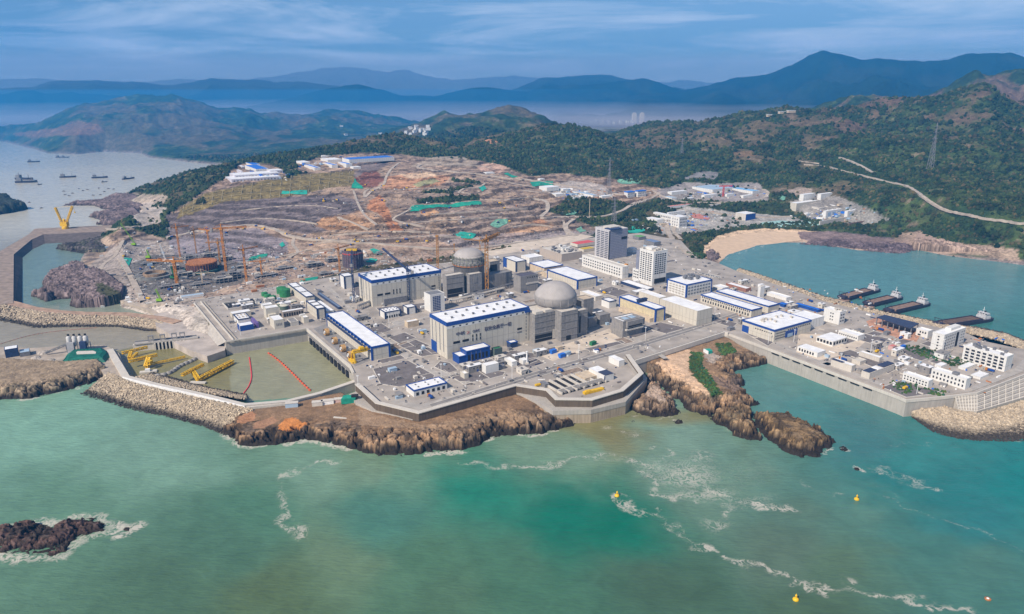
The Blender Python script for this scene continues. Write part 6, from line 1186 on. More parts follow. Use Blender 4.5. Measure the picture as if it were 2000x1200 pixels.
for i, (a, b, lab) in enumerate((((1628,592),(1652,586),'brown rubble jetty at the farthest cargo ship'), ((1676,606),(1700,599),'brown rubble jetty at the second cargo ship'), ((1718,622),(1742,614),'brown rubble jetty at the third cargo ship'), ((1812,648),(1846,639),'brown rubble jetty at the ship lying apart'))):
    p, q = P(*a, 4), P(*b, 1); d = (q-p).normalized(); u = Vector((-d.y, d.x, 0)); o = thing('jetty', lab, 'jetty'); b_ = MB()
    v = [p+u*8, p-u*8, q-u*6, q+u*6]; b_.add([(k.x, k.y, -3) for k in v]+[(k.x, k.y, 4 if i < 2 else 2) for i, k in enumerate(v)], [(4, 5, 6, 7), (0, 1, 5, 4), (1, 2, 6, 5), (2, 3, 7, 6), (3, 0, 4, 7)]); b_.build('fill', mat('jetty_rubble', (.33, .22, .17), .95, .3, .3, bump=.4), o)
    r_ = random.Random(i); MB().stones([tuple(p.lerp(q, r_.random())+u*r_.choice((-7.5, 7.5))+Vector((0, 0, r_.uniform(-2, 0)))) for _ in range(60)], 2.4, r_).build('edge_stones', STM, o)['kind'] = 'stuff'
def boat(px, py, L_, label, ang=R(20), group=None):
    p = P(px, py, 0); o = thing('moored_boat', label, 'boat', p, ang, group); w = L_*.24
    st = [(-.5, .7), (-.3, 1), (.25, 1), (.5, .15)]; v = []; f = []
    for x, k in st: v += [(x*L_, -w/2*k*.8, -.5), (x*L_, w/2*k*.8, -.5), (x*L_, w/2*k, L_*.09+(x > .3)*L_*.03), (x*L_, -w/2*k, L_*.09+(x > .3)*L_*.03)]
    for i in range(3): n = i*4; f += [(n, n+4, n+7, n+3), (n+1, n+2, n+6, n+5), (n+3, n+7, n+6, n+2)]
    f += [(0, 3, 2, 1), (12, 13, 14, 15)]; MB().add(v, f).build('hull', hullm, o); MB().box(-L_*.42, -L_*.2, -w*.36, w*.36, L_*.08, L_*.24).build('wheelhouse', steel, o)
    m = MB(); m.bar((L_*.25, 0, L_*.1), (L_*.25, 0, L_*.28), L_*.02); m.bar((-L_*.3, 0, L_*.2), (-L_*.3, 0, L_*.36), L_*.02); m.build('mast', steel, o); return o
for x, y, l, lab, a in ((66,317,46,'grey boat moored far out near the headland shore',R(20)),(48,351,66,'long dark boat, upper of the pair rafted at the left',R(-8)),(52,357,66,'long dark boat, lower of the pair rafted at the left',R(12)),(133,347,52,'dark boat alone in the middle of the anchorage',R(16)),(195,348,50,'dark boat with raised bow right of the anchorage middle',R(25)),(251,350,44,'boat closest to the wooded point',R(60)),(118,308,40,'faint boat near the far shore, left of two',R(0)),(128,308,34,'faint boat near the far shore, right of two',R(5)),(78,361,18,'small dark boat right of the rafted pair',R(80)),(204,356,20,'small dark boat below the raised bow boat',R(60))): boat(x, y, l, lab, a)
d0 = None
for i, (x, y) in enumerate(((125,374),(127,381),(142,378),(154,369),(171,371),(193,368),(204,375),(212,369),(162,373),(135,383),(222,370),(196,381),(182,382),(81,407),(5,381),(12,386),(28,390),(40,393),(57,396))):
    p = P(x, y, 0); g_ = 'skiffs moored off the wooded point'; lab = 'tiny dark skiff moored among others in the pale left bay'
    if d0 is None:
        d0 = thing('skiff', lab, 'skiff', p, .4, g_); MB().box(-4, 4, -1.3, 1.3, -.3, 1.1).build('hull', hullm, d0); MB().box(-2, .5, -.9, .9, 1.1, 2.6).build('cuddy', steel, d0)
    else: dup(d0, p, rnd.uniform(0, 3))
def buoy(px, py, label, m, s=1.0):
    o = thing('buoy', label, 'buoy', P(px, py, 0)); MB().lathe([(.1, -1.2), (1.5*s, -.6), (1.75*s, .4), (1.4*s, 1.3), (.5*s, 1.8)], 18).build('float', m, o, True); MB().lathe([(.45*s, 1.7), (.4*s, 3.2), (.7*s, 3.3), (.1, 4.0*s)], 10).build('lantern', m, o); return o
buoy(1205,969,'yellow buoy off the middle of the sea front, farthest left of the yellow ones', yellow, 1.15); buoy(1673,976,'yellow buoy below the long islet', yellow, 1.15); buoy(1554,1172,'yellow buoy nearest the lower edge of the picture', yellow, 1.15)
o = thing('buoy', 'small orange and white ring buoy near the lower right corner', 'buoy', P(1929,1171,0)); MB().lathe([(1.2, -.4), (1.9, .1), (1.9, .7), (1.2, 1.0), (1.0, .4)], 18).build('ring', rust, o); MB().lathe([(1.0, .2), (.9, .8), (.3, 1.3)], 12).build('cap', white, o)
# ------------------------------------------------------------------ compounds behind the site
def fb(name, label, cat, near, right, left, yb, wall=whitew, roof=roofw, **k):
    z = PT(near[0], yb).z; k.setdefault('par', .3)
    return bld(name, label, cat, near, right, left, yb, wall=wall, roof=roof, z0=z-.3, **k)
fb('shed', 'blue roofed shed at the top of the white compound above the lattice slope', 'shed', (500,331), (524,327), (478,318), 338, roof=skyb); fb('shed', 'second blue roofed shed just below it in the white compound', 'shed', (492,322), (508,319), (477,314), 327, roof=skyb)
for i, (n, r_, l, yb, lab) in enumerate((((452,351),(548,340),(440,347),358,'long white cabin row at the front edge of the white compound'), ((458,343),(546,332),(448,340),349,'long white cabin row, second from the front of the white compound'), ((470,335),(474,330),(462,331),341,'white cabin at the left end of the compound'), ((528,334),(552,330),(520,330),340,'white cabin right of the blue sheds'), ((472,326),(478,325),(462,320),330,'white lean building at the rear of the compound'))):
    fb('cabin_row', lab, 'cabin', n, r_, l, yb, wall=mat('lilac_wall', (.58, .56, .62)), wins=[('f', 14 if i < 2 else 4, 1, .02, .98, .2, .7, .5, .8, steel)])
fb('factory_shed', 'biggest bright blue roofed shed on the hilltop', 'shed', (682,312), (770,303), (668,299), 319, roof=skyb); fb('factory_shed', 'white roofed hall left of the biggest blue shed', 'hall', (640,313), (668,309), (626,303), 319)
for i, (n, r_, l, yb, lab) in enumerate((((614,328),(626,325),(594,316),334,'blue striped shed, leftmost of three on the hilltop'), ((648,323),(660,320),(630,312),329,'blue striped shed, middle one of three on the hilltop'), ((676,321),(688,318),(660,311),328,'blue striped shed, rightmost of three on the hilltop'))):
    g = fb('striped_shed', lab, 'shed', n, r_, l, yb); MB().box(g.La*.3, g.La*.75, .5, g.Lb*.95, g.h+.2, g.h+.6).build('blue_roof_stripe', skyb, g.root)
fb('storage_shed', 'small white store at the rear edge of the hilltop sheds', 'shed', (628,305), (650,302), (622,301), 309); fb('storage_shed', 'white shed row left of the striped sheds', 'shed', (590,318), (606,316), (578,312), 322); fb('storage_shed', 'low white store between striped sheds and the hilltop edge', 'shed', (690,327), (705,325), (684,323), 331)
fb('camp_shed', 'pale blue roofed shed of the camp above the dark slope', 'shed', (1158,382), (1168,380), (1112,368), 387, roof=paleb)
for n, r_, l, yb, lab in (((1068,367),(1092,364),(1053,362),374,'white camp hut at the road end of the camp'), ((1086,380),(1102,378),(1076,375),386,'white camp hut at the edge of the dark slope'), ((1120,386),(1148,383),(1112,383),391,'long white hut in front of the pale blue camp shed'), ((1100,370),(1110,369),(1092,366),376,'small white camp hut behind the pale blue shed'), ((1176,384),(1196,382),(1170,380),389,'tan hut at the foot of the pylon'), ((950,338),(966,336),(944,336),341,'small white hut by the quarry top road'), ((1055,350),(1064,349),(1050,348),353,'white site hut at the wood edge above the camp')):
    fb('camp_hut', lab, 'hut', n, r_, l, yb)
for n, r_, l, yb, lab in (((1226,377),(1240,375),(1219,373),387,'white house with bright blue roof, left one of the pair by the haul road'), ((1246,375),(1262,373),(1240,371),386,'white house with bright blue roof, right one of the pair by the haul road')):
    g = fb('camp_house', lab, 'house', n, r_, l, yb, roof=skyb, wins=[('f', 5, 2, .03, .97, .1, .9, .5, .5, steel)]); MB().prism([(-.6, -.6), (g.La+.6, -.6), (g.La+.6, g.Lb+.6), (-.6, g.Lb+.6)], g.h+.4, g.h+2.2).build('blue_roof', skyb, g.root)
fb('yard_shed', 'rounded pale roofed shed at the fork of the haul road', 'shed', (1312,387), (1322,385), (1282,374), 391, roof=paleb); fb('yard_shed', 'wide pale roofed hall in the far grey yard', 'hall', (1392,371), (1432,366), (1352,365), 379, roof=paleb); fb('yard_shed', 'light blue roofed hall at the right end of the far grey yard', 'hall', (1470,374), (1484,371), (1426,361), 380, roof=mat('light_blue_roof', (.20, .42, .66)))
for n, r_, l, yb, lab in (((1312,376),(1342,373),(1304,373),382,'white hut at the left end of the far grey yard'), ((1376,382),(1402,379),(1370,379),388,'white hut in the middle of the far grey yard'), ((1452,383),(1470,380),(1446,380),388,'white hut near the light blue hall'), ((1420,380),(1436,378),(1415,378),385,'white hut beside the red crane'), ((1340,388),(1356,386),(1335,386),392,'low white hut on the rim of the far grey yard')):
    fb('yard_hut', lab, 'hut', n, r_, l, yb)
fb('long_shed', 'long low pink red roofed shed under the far grey yard', 'shed', (1309,404), (1380,396), (1303,398), 408, roof=pink); fb('long_shed', 'low tan roofed shed right of the pink red one', 'shed', (1386,401), (1426,396), (1382,394), 407, roof=tan); fb('long_shed', 'small blue roofed box beside the tan shed', 'shed', (1430,399), (1440,397), (1427,396), 404, roof=skyb)
o = thing('site_crane', 'small red crane in the far grey yard', 'crane', PT(1412,384)); MB().truss((0, 0, 0), (0, 0, 26), 3, 3, 8, .8).build('mast', red, o); MB().truss((-12, 0, 26), (22, 0, 27), 2.4, 2.4, 8, .7).build('jib', red, o)
g = fb('camp_office', 'white two storey office with grey windows at the square by the bay road', 'office', (1327,425), (1343,422), (1311,419), 446, wins=[('f', 5, 3, .08, .95, .1, .92, .6, .6, steel), ('l', 3, 3, .1, .9, .1, .9, .4, .5, steel)]); g = fb('camp_office', 'long white office wing running back from the square', 'office', (1312,422), (1318,421), (1276,411), 437, wins=[('l', 10, 2, .04, .96, .15, .9, .6, .55, steel)]); fb('camp_office', 'flat pale roofed canopy behind the long white wing', 'canopy', (1306,416), (1338,412), (1303,412), 423); fb('camp_office', 'low white block left of the long white wing', 'block', (1284,430), (1296,428), (1262,424), 437)
g = fb('blue_door_shed', 'tan shed with a bright blue end beside the beach road', 'shed', (1457,419), (1476,416), (1437,415), 432, wall=concl); MB().box(0, g.La, -.35, 0, .3, g.h*.95).build('blue_end', blue, g.root)
for n, r_, l, yb, lab in (((1570,381),(1592,377),(1562,376),394,'upper left white block of the water plant'), ((1604,380),(1626,376),(1597,376),392,'upper right white block of the water plant')): fb('plant_block', lab, 'building', n, r_, l, yb, par=.6)
fb('plant_hall', 'long cream hall of the water plant under the wooded hill', 'hall', (1556,398), (1646,387), (1544,392), 414, wall=cream); 
for n, r_, l, yb, lab in (((1614,413),(1645,407),(1608,406),429,'white tank house, left one of the pair above the beach'), ((1656,413),(1692,406),(1650,406),428,'white tank house, right one of the pair above the beach'), ((1575,418),(1600,414),(1568,414),424,'low white hut left of the tank houses')): 
    g = fb('tank_house', lab, 'tank house', n, r_, l, yb, wins=[('f', 3, 1, .05, .95, .1, .85, .6, .9, paleb)]); roofbits(g, 6, 31, 'roof_unit', (1.6, 2), whitew)
fb('retaining_wall', 'pale retaining wall above the far end of the beach', 'wall', (1602,433), (1722,428), (1600,432), 444, wall=concl, roof=concl); fb('sheet_wall', 'dark brown sheet wall set into the pale retaining wall', 'wall', (1658,437), (1718,431), (1656,436), 443, wall=brownm, roof=brownm)
drape_patch('covered_channel', [(1486,436),(1520,432),(1600,434),(1600,442),(1520,444),(1488,441)], mat('pale_teal_cover', (.30, .48, .45)), 'pale teal covered strip above the beach', 'cover', 1.2); drape_patch('red_net', [(1350,421),(1366,418),(1386,426),(1384,430),(1355,427)], mat('red_net', (.50, .20, .16)), 'faded red net by the white office square', 'net')
bld('long_shed', 'bright pink red roofed shed left of the grey office tower', 'shed', (1128,478), (1163,469), (1114,474), 483, z0=19, roof=mat('bright_red_roof', (.60, .10, .10)), par=.2); bld('long_shed', 'yellow roofed shed in front of the pink red roofed one', 'shed', (1140,488), (1162,483), (1130,485), 492, z0=18, roof=mat('yellow_roof', (.55, .38, .03)), par=.2); bld('sports_canopy', 'blue grey canopy between the grey tower and the beach', 'canopy', (1278,474), (1291,471), (1258,463), 481, z0=18, wall=steel, roof=mat('slate_blue_roof', (.17, .23, .36)), par=.2); bld('sports_canopy', 'green roofed court beside the blue grey canopy', 'court', (1248,464), (1262,461), (1236,459), 469, z0=18, wall=steel, roof=mat('court_green', (.14, .33, .10)), par=.2); bld('camp_hut', 'white flat roofed block right of the grey office tower', 'hut', (1236,487), (1244,485), (1227,483), 494, wall=whitew)
# hilltop lookout and far town
for i, (x, y) in enumerate(((1505,228),(1528,222),(1545,220))):
    p = PT(x, y); o = thing('lookout_building', ['pale building low on the ridge, left of three', 'long pale building on the ridge crest, middle of three', 'pale building on the ridge crest, right of three'][i], 'building', p+Vector((0, 0, -1)), .3); MB().box(-16, 16, -6, 6, 0, 8).build('wall', tan, o); MB().box(-17, 17, -7, 7, 8, 9).build('roof', roofw, o)
town = None
for i in range(46):
    px = rnd.choice((rnd.gauss(1175, 26), rnd.gauss(810, 16), rnd.uniform(1130, 1250), rnd.uniform(640, 900))); py = rnd.uniform(240, 248) if px > 1100 else rnd.uniform(246, 268)
    p = PT(px, py); h_ = rnd.uniform(14, 34) if px > 1100 else rnd.uniform(8, 16); k = 'pale hazy houses of the far town'
    o = thing('town_house', 'small pale building in the hazy town beyond the hills', 'house', p+Vector((0, 0, -2)), rnd.uniform(0, 1.5), k); MB().box(-9, 9, -7, 7, 0, h_).build('wall', whitew, o); MB().box(-9.4, 9.4, -7.4, 7.4, h_, h_+1).build('roof', concl, o)
for x, lab in ((1238,'hazy high rise tower, left one of the pair in the fog'), (1253,'hazy high rise tower, right one of the pair in the fog')):
    p = PT(x, 243); o = thing('high_rise', lab, 'tower', p+Vector((0, 0, -3)), .2); hh = solve_h(x, 243, p.z, 221); MB().box(-14, 14, -12, 12, 0, hh).build('wall', concl, o); MB().box(-8, 8, -7, 7, hh, hh+6).build('roof_house', concl, o)
# ------------------------------------------------------------------ pylons and masts
def pylon(px, yb, yt, label, w=9.0):
    p = PT(px, yb); h = solve_h(px, yb, p.z, yt); o = thing('pylon', label, 'pylon', p, .5); m = MB(); m2 = MB()
    for a, b in ((-1, -1), (1, -1), (1, 1), (-1, 1)):
        m.bar((a*w/2, b*w/2, -2), (a*w*.14, b*w*.14, h*.7), .9); m.bar((a*w*.14, b*w*.14, h*.7), (a*.4, b*.4, h), .7)
    for k in range(8):
        f0, f1 = k/8*.7, (k+1)/8*.7; q0, q1 = w/2*(1-f0/.7*.72), w/2*(1-f1/.7*.72)
        for s in range(4):
            c = [(-1, -1), (1, -1), (1, 1), (-1, 1)]; a, b = c[s], c[(s+1) % 4]; m2.bar((a[0]*q0, a[1]*q0, h*f0), (b[0]*q1, b[1]*q1, h*f1), .5)
    m.build('leg', steel, o); m2.build('lattice', steel, o); m = MB()
    for f in (.66, .79, .92): m.truss((-w*.95, 0, h*f), (w*.95, 0, h*f), 1.2, 1.2, 6, .4)
    m.build('cross_arm', steel, o)
pylon(1199,436,387,'lattice pylon on the dark slope behind the grey office tower'); pylon(1189,378,308,'tall lattice pylon at the wood edge above the camp'); pylon(1816,331,240,'tall lattice pylon on the right hand hillside', 12); pylon(1331,303,270,'distant lattice pylon on the middle hills')
p = PT(1151,424); o = thing('pole_mast', 'single pale pole standing on the dark slope below the camp', 'mast', p); MB().bar((0, 0, -1), (0, 0, solve_h(1151,424,p.z,388)), 1.1).build('pole', tan, o); MB().box(-2, 2, -2, 2, -1, .6).build('base', conc, o)
# hilltop antenna on the left hill
p = PT(340,184); o = thing('antenna_mast', 'tiny white mast on the top of the left hill', 'mast', p); MB().bar((0, 0, -1), (0, 0, 26), 3).build('pole', white, o); MB().box(-6, 6, -4, 4, -1, 6).build('hut', white, o)
# ------------------------------------------------------------------ left shore: batching plant, tarp heap, sluice, conveyors, floats
o = thing('batching_plant', 'white concrete batching plant with four silos and a dark frame on the spit', 'batching plant', P(152,688,7), R(6))
for i in range(4):
    q = MB().lathe([(.2, 6), (2.8, 10), (2.8, 18), (1.2, 20)], 16, c=(-9+6.4*i, 3, 0)).build('silo', mat('silo_grey', (.52, .51, .50), .6, .15, .3), o, True); MB().lathe([(1.3, 20), (1.3, 22)], 10, c=(-9+6.4*i, 3, 0)).build('silo_filter', dark, q)
m = MB()
for x in (-12, -5.5, 1, 7.5, 13): 
    for y in (0, 6): m.bar((x, y, 0), (x, y, 11), .7)
m.build('frame', steel, o); MB().box(-10, -2, -3, 0, 0, 13).build('mixer_house', mat('grey_panel', (.34, .34, .36)), o); MB().box(5, 12, -4, 0, 2, 14).build('control_cabin', bluesteel, o); MB().truss((-12, -1, 10), (-34, -6, 2), 2, 2, 9, .5).build('conveyor', steel, o)
pw2 = [P(*c, 7) for c in ((119,714),(206,708),(216,695),(208,686),(140,690),(127,699))]; cx = sum((p for p in pw2), Vector())/6; pr = [(p-cx).to_2d() for p in pw2]
o = thing('tarp_heap', 'long stockpile under a dark green tarp beside the white road', 'stockpile', cx); m = MB(); n = 6; hts = [0, 4.5, 6.2]; sc = [1, .86, .7]
m.v = [(q.x*s_, q.y*s_, h_) for s_, h_ in zip(sc, hts) for q in pr]; m.f = [(k*n+i, k*n+(i+1) % n, (k+1)*n+(i+1) % n, (k+1)*n+i) for k in range(2) for i in range(n)]+[tuple(range(2*n, 3*n))]; m.m = [0]*len(m.f); m.build('tarp', tarp, o)
m = MB()
for k in range(9): 
    f = k/8; a, b = pr[0].lerp(pr[1], f)*.9, pr[4].lerp(pr[3], f)*.75; m.bar((a.x, a.y, 4.6), (b.x, b.y, 6.3), .5)
m.build('fold', tarp, o); MB().prism([(q.x*.45, q.y*.25) for q in pr], 5.4, 6.6).build('grey_strip', concl, o)
bld('site_shed', 'blue grey roofed shed on the spit left of the batching plant', 'shed', (38,690), (58,685), (28,685), 698, z0=7, wall=steel, roof=paleb, par=.2, deep=13); bld('site_shed', 'white roofed shed at the left edge of the spit', 'shed', (8,684), (34,677), (-6,678), 700, z0=7, wall=bluesteel, roof=roofw, par=.2, deep=12)
for x, y, s_, lab in ((85,690,7,'pale rubble heap beside the batching plant, nearest it'), (70,700,6,'low brown rubble heap near the grassy bank'), (100,704,5,'small grey rubble heap by the green tarp')):
    r_ = random.Random(int(x)); o = thing('rubble_heap', lab, 'heap', P(x, y, 7)); m = MB(); m.lathe([(s_, -.3), (s_*.6, s_*.3), (.3, s_*.45)], 14); m.v = [(v[0]*(1+r_.uniform(-.2, .2)), v[1]*(1+r_.uniform(-.2, .2)), v[2]) for v in m.v]; m.build('heap', mat('heap_earth', (.42, .37, .32), .95, .3, .4), o)
# sluice
a, b = P(270,672,9), P(384,660,9); L_ = (b-a).length; o = thing('sluice_gate', 'grey concrete sluice with dark bays and hoist frames across the channel', 'sluice', a, math.atan2(b.y-a.y, b.x-a.x))
MB().box(-4, L_+2, -3, 4, -.2, 1.2).build('deck', conc, o); MB().box(-4, L_, 4.2, 5, 1, 2.4).build('rail', steel, o); MB().box(L_*.28, L_*.78, -2.6, 3, -10, -.3).build('dark_bay', dark, o)
for k in range(9): x = L_*.28+L_*.5*k/8; MB().box(x-.9, x+.9, -5, 4, -11, -.25).build('pier', concl, o)
for k in (.22, .42, .62, .76): 
    q = MB(); x = L_*k
    for dx in (-2.6, 2.6): q.bar((x+dx, 0, 1), (x+dx, 0, 9), .9)
    q.box(x-3.2, x+3.2, -1.2, 1.2, 8, 9.4); q.build('hoist_frame', concd, o)
MB().box(L_*.8, L_+8, -2, 3, -6, -.3).build('abutment', conc, o); MB().box(-6, L_*.26, -2, 3, -9, -.3).build('abutment', concl, o)
# floating barrier of grey bags
def floats(pxs, n, r_, label, m, name, thick=None):
    pts = [P(x, y, .4) for x, y in smooth_line(pxs, 12)]; o = thing(name, label, 'float line', pts[0]); seg = [(pts[i+1]-pts[i]).length for i in range(len(pts)-1)]; T = sum(seg); base = None
    if thick:
        b_ = MB(); 
        for i in range(len(pts)-1): b_.bar(pts[i]-pts[0], pts[i+1]-pts[0], thick)
        b_.build('rope', m, o)
    for k in range(n):
        d_ = T*(k+.5)/n; i = 0
        while d_ > seg[i] and i < len(seg)-1: d_ -= seg[i]; i += 1
        p = pts[i].lerp(pts[i+1], d_/seg[i])-pts[0]; u = (pts[i+1]-pts[i]).normalized()
        if base is None: q = MB(); q.lathe([(.1, -r_*1.25), (r_*.8, -r_), (r_, 0), (r_*.8, r_), (.1, r_*1.25)], 10); q.v = [(v[2], v[1], v[0]) for v in q.v]; base = q.build('float', m, o, True); w = base
        else: w = base.copy(); COL.objects.link(w)
        w.location = p; w.rotation_euler = (0, 0, math.atan2(u.y, u.x))
floats([(302,736),(330,730),(352,716),(378,704),(396,692),(408,684)], 15, 3.1, 'string of big grey bag floats between the yellow booms', mat('grey_bag', (.33, .31, .28), .8, .3, .4), 'bag_barrier')
bo = mat('buoy_orange', (.62, .10, .04), .6, .2, .4)
floats([(523,689),(545,705),(570,728),(590,748),(607,764)], 20, 1.35, 'line of orange red ball floats crossing the basin', bo, 'float_line', .5); floats([(487,698),(490,720),(491,738),(486,754),(476,768)], 34, .75, 'thin red float line curving across the basin', mat('float_red', (.66, .06, .07)), 'float_line', .7); floats([(0,672),(60,655),(120,646),(190,640)], 24, .5, 'faint reddish float line across the brown channel', mat('float_faded', (.40, .20, .16)), 'float_line', .35)
def boom(name, label, parts, m=yellow):
    p0 = P(*parts[0][1], 5); o = thing(name, label, 'boom', P(parts[0][1][0], parts[0][1][1], 0))
    for nm, a, b, za, zb, w in parts:
        q0, q1 = P(a[0], a[1], za), P(b[0], b[1], zb); MB().truss(q0-o.location, q1-o.location, w, w, 10, w*.3).bar(q0-o.location-Vector((0, 0, w*.4)), q1-o.location-Vector((0, 0, w*.4)), w*.75, .5).build(nm, m, o)
    return o
boom('debris_boom', 'short yellow boom nearest the sluice', [('arm', (238,690), (288,678), 8, 8, 2.4), ('leg', (252,700), (256,688), 6, 8, 2.6), ('arm', (258,699), (268,690), 7, 7, 2.2)])
boom('debris_boom', 'yellow cross shaped boom with a rusty walkway in the sluice channel', [('arm', (251,706), (307,693), 9, 9, 2.6), ('mast', (286,717), (292,699), 2, 10, 4.0), ('walkway', (292,712), (362,697), 3, 3, 1.8), ('mast', (290,710), (296,706), 8, 8, 3)])
o = boom('debris_boom', 'longest yellow boom with an orange walkway floating in the basin', [('arm', (355,733), (397,712), 9, 9, 2.6), ('mast', (374,722), (388,742), 8, 3, 3.2), ('walkway', (390,740), (455,706), 3, 3, 3.4)]); b_ = MB()
q0, q1 = P(391,741,1), P(454,708,1); d_ = (q1-q0).normalized(); nrm = Vector((-d_.y, d_.x, 0)); 
for k in (0, .45, .8): c = q0.lerp(q1, k+.06)-o.location; b_.bar(c, c+d_*6, 4.5, 2.0)
b_.build('float', hullm, o); MB().bar(P(372,747,1.2)-o.location, P(402,748,1.2)-o.location, 4, 1.6).build('pontoon', concl, o)
o = thing('pontoon', 'pale pontoon below the cross shaped boom', 'pontoon', P(290,727,.5), R(20)); MB().box(-9, 9, -3, 3, -.6, 1.4).build('deck', concl, o); MB().box(-3, 2, -2, 2, 1.4, 4).build('cabin', white, o)
# green net and huts on the rock above the dike
o = thing('net_shed', 'torn bright green net shed on the rock by the dike', 'shed', P(683,785,11), R(10)); MB().prism([(-8, -5), (6, -4), (8, 4), (-6, 5)], 0, 5.5).build('net', green, o); MB().box(2, 9, -3, 2, 5.6, 7.2).build('roof', dark, o)
for x, y, w, m, lab in ((640,787,6,white,'white hut on the rock ledge below the dike'), (620,790,5,concl,'pale container on the rock ledge below the dike'), (663,784,5,mat('pale_pink', (.6, .42, .38)),'pink sheeted pile beside the green net shed'), (570,792,6,paleb,'blue grey container at the start of the rock ledge')):
    o = thing('site_hut', lab, 'hut', P(x, y, 10.5), R(12)); MB().box(-w, w, -2.5, 2.5, -2, 3).build('wall', m, o); MB().box(-w-.3, w+.3, -2.8, 2.8, 3, 3.3).build('roof', concl, o)
o = thing('concrete_beam', 'pale concrete beam lying on the rocks below the green net shed', 'beam', P(652,818,9), R(-14)); MB().box(0, 22, -1, 1, 0, 2).build('beam', concl, o)
o = thing('net_cover', 'green sheeted hut with a white edge on the headland', 'hut', P(1384,690,13), R(20)); MB().prism([(-3, -4), (3, -3), (4, 4), (-3, 5)], 0, 4).build('sheet', gn2, o); MB().box(-4, -3.1, -4, 5, 0, 4.2).build('edge', white, o)
# front yard bits
o = thing('vent_stack', 'thin white stack rising from the front yard', 'stack', P(1029,711,DECK)); MB().lathe([(.9, 0), (.9, 14), (1.3, 14.1), (1.3, 15)], 12).build('pipe', white, o); MB().box(-2, 2, -2, 2, 0, 2).build('base', concl, o)
for x, y, m, lab in ((1080,690,skyb,'bright blue container, left one of the pair in the sandy lot'), (1097,698,skyb,'bright blue container, front one of the pair in the sandy lot'), (1108,694,paleb,'pale blue container right of the blue pair'), (1092,684,tan,'tan timber stack behind the blue containers'), (1158,674,dgreen,'dark green plant beside the oval yard')):
    o = thing('container', lab, 'container', P(x, y, DECK), ANG+R(8)); MB().box(-4, 4, -2.2, 2.2, .1, 4.2).build('box', m, o); MB().box(-4.1, 4.1, -2.3, 2.3, 4.2, 4.5).build('roof', m, o)
def frame_block(i, px, py, w, d_, fl):
    p = PT(px, py, -.3); o = thing('unfinished_frame', 'unfinished grey concrete frame building beside the reactor pits', 'building frame', p, ANG, 'unfinished frames round the reactor pits'); nx, ny = max(2, int(w/7)), max(2, int(d_/7))
    for k in range(fl): MB().box(0, w, 0, d_*(1 if k < fl-1 else .6), 4.2*(k+1)-.5, 4.2*(k+1)).build('floor_slab', conc if k % 2 else concd, o)
    m = MB()
    for a in range(nx+1):
        for b in range(ny+1): x, y = .5+(w-1)*a/nx, .5+(d_-1)*b/ny; m.box(x-.5, x+.5, y-.5, y+.5, 0, 4.2*fl-.55); m.box(x-.12, x+.12, y-.12, y+.12, 4.2*fl, 4.2*fl+(3 if y < d_*.5 else 1))
    m.build('column', concd, o); MB().box(w*.2, w*.6, d_*.3, d_*.7, 0, 4.2*fl+2).build('core_wall', scaf, o)
for i, a in enumerate(((345,545,26,16,2),(372,562,30,14,1),(420,556,28,18,2),(446,548,22,16,3),(462,530,20,16,2),(360,515,24,14,3),(395,506,30,14,2),(430,512,22,14,2),(275,520,26,14,1),(262,548,22,18,1),(310,566,30,14,1),(330,530,18,20,2),(500,545,34,18,1),(540,530,30,16,1),(600,525,26,16,2),(625,540,22,14,1),(735,500,24,14,1),(640,515,20,14,2))): frame_block(i, *a)
for n, r_, l, yb, lab in (((246,583),(300,574),(240,580),589,'long white workshop, rear one of the pair behind the stone bank'), ((250,592),(302,582),(243,588),598,'long white workshop, front one of the pair behind the stone bank')): fb('work_shed', lab, 'workshop', n, r_, l, yb, deep=10)
fb('work_shed', 'long pale blue roofed shed at the corner of the water works platform', 'workshop', (354,581), (398,573), (349,578), 586, roof=paleb, deep=9)
# ------------------------------------------------------------------ vehicles, containers, equipment scattered on open ground
def free(x, y, gap=3):
    for fx, fy, La, Lb in FOOT:
        dx, dy = x-fx, y-fy; u = dx*A.x+dy*A.y; v = dx*B.x+dy*B.y
        if -gap < u < La+gap and -gap < v < Lb+gap: return False
    for i_ in (0,):
        return True
def zone_of(p):
    x, y = proj(p.x, p.y, p.z)
    if x < 620: return 'on the water works platform'
    if x < 860 and y < 640: return 'around the second turbine hall'
    if x < 1000 and y >= 640: return 'in the front yards by the lettered hall'
    if x < 1100 and y < 640: return 'between the two reactors'
    if x < 1320 and y < 585: return 'near the office towers'
    if x < 1450: return 'among the middle halls'
    if x < 1640: return 'round the big eastern workshop'
    return 'on the eastern tip'
FR = [P(1085,600,DECK), P(915,545,DECK)]
def deckpt(r_):
    while True:
        px, py = r_.uniform(420, 1960), r_.uniform(462, 790); p = P(px, py, DECK)
        q = inpoly(np.array([p.x]), np.array([p.y]), deckw)[0] and dline(np.array([p.x]), np.array([p.y]), deckw, True)[0] > 16
        if q and free(p.x, p.y) and all((p-c).length > 62 for c in FR): return p
r_ = random.Random(11)
car_body = []
